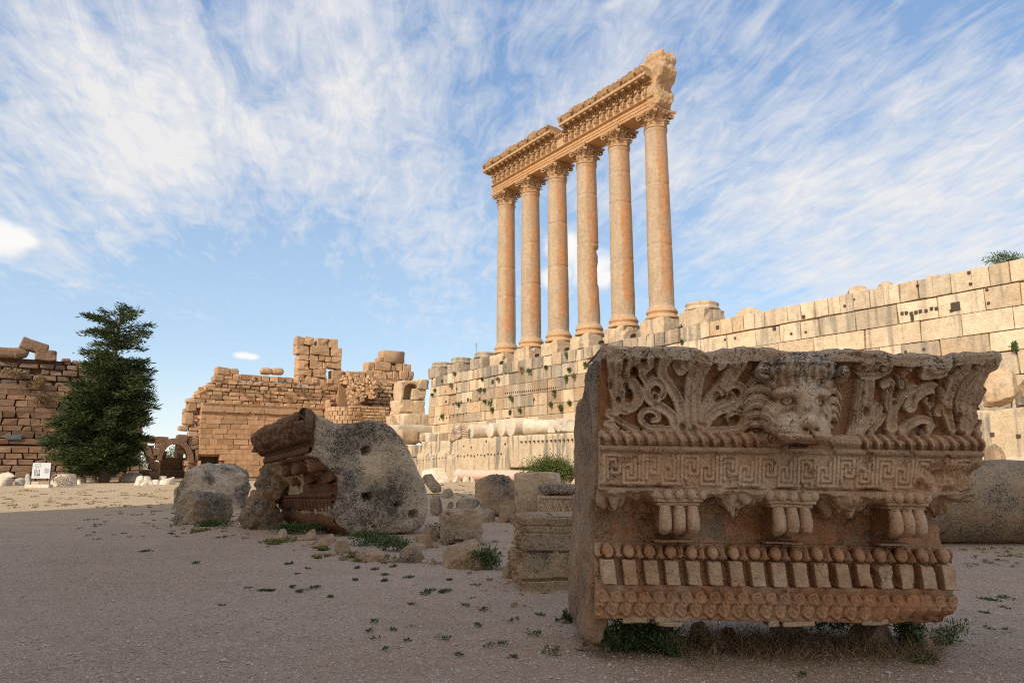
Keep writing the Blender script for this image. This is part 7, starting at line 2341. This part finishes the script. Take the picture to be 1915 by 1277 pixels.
for (x, y, r_) in [(275, 1030, 14), (318, 998, 9), (365, 1053, 6), (505, 1105, 12), (492, 1104, 8), (560, 1107, 13), (590, 1098, 13), (542, 1054, 9), (575, 1064, 7), (557, 1074, 6), (548, 1097, 8), (800, 1108, 20), (832, 1105, 22), (720, 1085, 10), (700, 1065, 9), (668, 1062, 9), (735, 1060, 8), (765, 1080, 9), (665, 1084, 6), (415, 1132, 5), (700, 1163, 10), (690, 1180, 7), (830, 1195, 12), (895, 1170, 12), (1000, 1185, 14), (905, 1140, 10), (870, 1132, 9), (890, 1096, 12), (760, 1198, 8), (735, 1178, 7), (960, 1160, 9), (465, 1100, 5), (720, 1075, 6), (1850, 1122, 20), (1880, 1118, 14), (1846, 1148, 15), (1878, 1137, 9), (1846, 1175, 11), (1880, 1178, 9), (1500, 1262, 8), (960, 1228, 10), (1010, 1150, 10), (860, 1225, 8), (770, 1130, 7), (620, 1115, 6), (940, 1202, 9), (1045, 1160, 8), (1030, 1222, 12), (720, 1213, 6), (840, 1085, 7)]:
    patch(x, y, r_ * .8, int((26 + 9 * r_) * (.9 if y < 1130 else .4)))
for k in range(60):
    patch(rs.uniform(150, 470), rs.uniform(955, 1010), rs.uniform(2, 7), 20)
for k in range(6):
    patch(rs.uniform(680, 1040), rs.uniform(1060, 1240), rs.uniform(3, 9), 14)
mb.build("ground_weeds", M_WEED, kind="stuff", label="flat green weed patches scattered over the gravel", cat="weeds")
mb = MB()
for k in range(90):
    x, y = rs.uniform(0, 320), rs.uniform(915, 950)
    patch(x, y, rs.uniform(3, 10), 22, leaf=(.012, .03))
for k in range(70): patch(rs.uniform(800, 1090), rs.uniform(903, 930), rs.uniform(3, 9), 22, leaf=(.012, .03))
for k in range(36): patch(rs.uniform(1800, 1910), rs.uniform(1024, 1060), rs.uniform(2, 6), 16, leaf=(.01, .025))
for (x, y, r_) in [(530, 1010, 40), (640, 1040, 36), (690, 1046, 40), (380, 992, 26), (600, 1028, 22)]: patch(x, y, r_, 600, leaf=(.015, .04))
mb.build("turf", M_TURF, kind="stuff", label="sparse yellow-green turf in the court", cat="grass")
mb = MB()
n = 5200
xs = rs.uniform(1280, 1760, n); ys = np.clip(rs.normal(1215, 16, n), 1180, 1255)
C_ = np.array([ground_pt(a, b) for a, b in zip(xs, ys)])
D_ = np.stack([rs.normal(0, .8, n), rs.normal(-.2, .6, n), rs.uniform(.15, 1.0, n)], 1)
dens = fbm(C_, 2.2, 2, 4)
ok = dens > -.15
C_, D_ = C_[ok], D_[ok]
V, Q = blades(C_, D_, rs.uniform(.06, .22, len(C_)), rs.uniform(.003, .006, len(C_)), rs, .4)
mb.add(V, Q, np.repeat(np.c_[0 * C_[:, 0], 0 * C_[:, 0], rs.rand(len(C_))], 4, 0))
mb.build("dry_grass", M_DRY, kind="stuff", label="dry straw grass along the foot of the lion block", cat="grass")

# small broken stones round the feet of the blocks
mb = MB()
for k in range(240):
    c_ = [(760, 1035, 110, 22), (900, 1000, 90, 40), (600, 1012, 90, 12), (960, 1085, 70, 30), (860, 960, 60, 25), (1250, 1205, 150, 10), (380, 985, 80, 8), (1000, 990, 60, 14)][k % 8]
    g = ground_pt(rs.normal(c_[0], c_[2] * .7), c_[1] + rs.normal(0, c_[3] * .7))
    s_ = rs.gamma(2.5, .018) + .015
    V, Q = rbox((s_ * rs.uniform(.8, 1.6), s_, s_ * rs.uniform(.5, 1)), s_ * .12, (4, 4, 4), s_ * .2, 1.3 / s_, k, s_ * .2)
    mb.add(V @ rotz(rs.rand() * 6.3).T @ rotx(rs.uniform(-.4, .4)).T + g + [0, 0, s_ * .18], Q, np.clip([rs.uniform(.2, .7), rs.uniform(.1, .6), rs.uniform(.2, .6)], 0, 1))
mb.build("rubble", M_BLOCK, kind="stuff", label="small broken stones round the feet of the fallen blocks", cat="rubble")

# loose gravel in the foreground
n = 15000
px_ = rs.uniform(-60, 1975, n); py_ = 960 + (1300 - 960) * rs.rand(n) ** .75
C_ = np.array([ground_pt(a, b) for a, b in zip(px_, py_)])
OCT = np.array([[1, 0, 0], [-1, 0, 0], [0, 1, 0], [0, -1, 0], [0, 0, 1], [0, 0, -1.0]])
OF = np.array([[0, 2, 4], [2, 1, 4], [1, 3, 4], [3, 0, 4], [2, 0, 5], [1, 2, 5], [3, 1, 5], [0, 3, 5]])
sz = rs.gamma(3.0, .0022, n) + .003
V = OCT[None] * (sz[:, None, None] * rs.uniform(.6, 1.3, (n, 6, 1))) * [1, 1, .7]
a = rs.uniform(0, 6.28, n); c_, s_ = np.cos(a)[:, None], np.sin(a)[:, None]
V = np.stack([V[:, :, 0] * c_ - V[:, :, 1] * s_, V[:, :, 0] * s_ + V[:, :, 1] * c_, V[:, :, 2]], 2) + C_[:, None]
# follow the gentle swell of the ground
gz = 0.025 * fbm(C_, 0.5, 3, 4) * np.clip(np.hypot(C_[:, 0], C_[:, 1]) / 4, 0, 1) + 0.006 * fbm(C_, 4, 2, 8)
V[:, :, 2] += (gz + sz * .2)[:, None]
Fq = (OF[None] + (np.arange(n) * 6)[:, None, None]).reshape(-1, 3)
mb = MB(); mb.add(V.reshape(-1, 3), Fq, np.repeat(np.c_[.3 * rs.rand(n), .3 * rs.rand(n), rs.rand(n)], 6, 0))
mb.build("gravel", stone("gravel_stone", (0.46, 0.38, 0.32), (0.42, 0.30, 0.22), sc=6, bump=0.0, gl=.3), kind="stuff", label="loose gravel stones on the ground", cat="gravel")

# ------------------------------------------------------------------ the temple beside the photographer, whose shadow covers the foreground
HT = 50.0 * math.tan(SUN_EL) + 0.6
corner = np.array([-7.0, 43.0, 0]) + np.array([-SH[1], SH[0], 0]) * 4.0 - np.array([-SH[0], -SH[1], 0]) * 50.0
tem = thing("shade_temple", "great walled temple beside the photographer that shades the foreground", "temple", corner)
e_ = EX * 1.0; n_ = -NX


def tbox(mb, a0, a1, b0, b1, z0, z1, dat=(.25, .3, .5)):
    V, Q = rbox((a1 - a0, b1 - b0, z1 - z0), .1, (4, 4, 4))
    V = V + [(a0 + a1) / 2, (b0 + b1) / 2, (z0 + z1) / 2]
    mb.add(corner + V[:, 0:1] * e_ + V[:, 1:2] * n_ + V[:, 2:3] * np.array([0, 0, 1.0]), Q, dat)


mb = MB(); tbox(mb, 0.05, 40, -0.0, 8.9, -.3, 5.0); mb.build("podium", M_POD, tem)
mb = MB(); tbox(mb, 0.3, 40, 2.6, 8.7, 5.0, HT - 3.2); mb.build("cella_wall", M_POD, tem)
mb = MB(); tbox(mb, 0.0, 40, 0.0, 8.9, HT - 3.4, HT); mb.build("entablature", M_ENT, tem)
for k in range(9):
    V, Q = lathe([(1.1, 5.0), (0.95, 5.3), (.9, 14), (.8, HT - 4.6), (1.15, HT - 3.5)], 24)
    mb = MB(); mb.add(corner + e_ * (1.3 + 4.6 * k) + n_ * 1.3 + V, Q, (.3, .2, .5)); mb.build("flank_column", M_COL, tem, smooth=True)
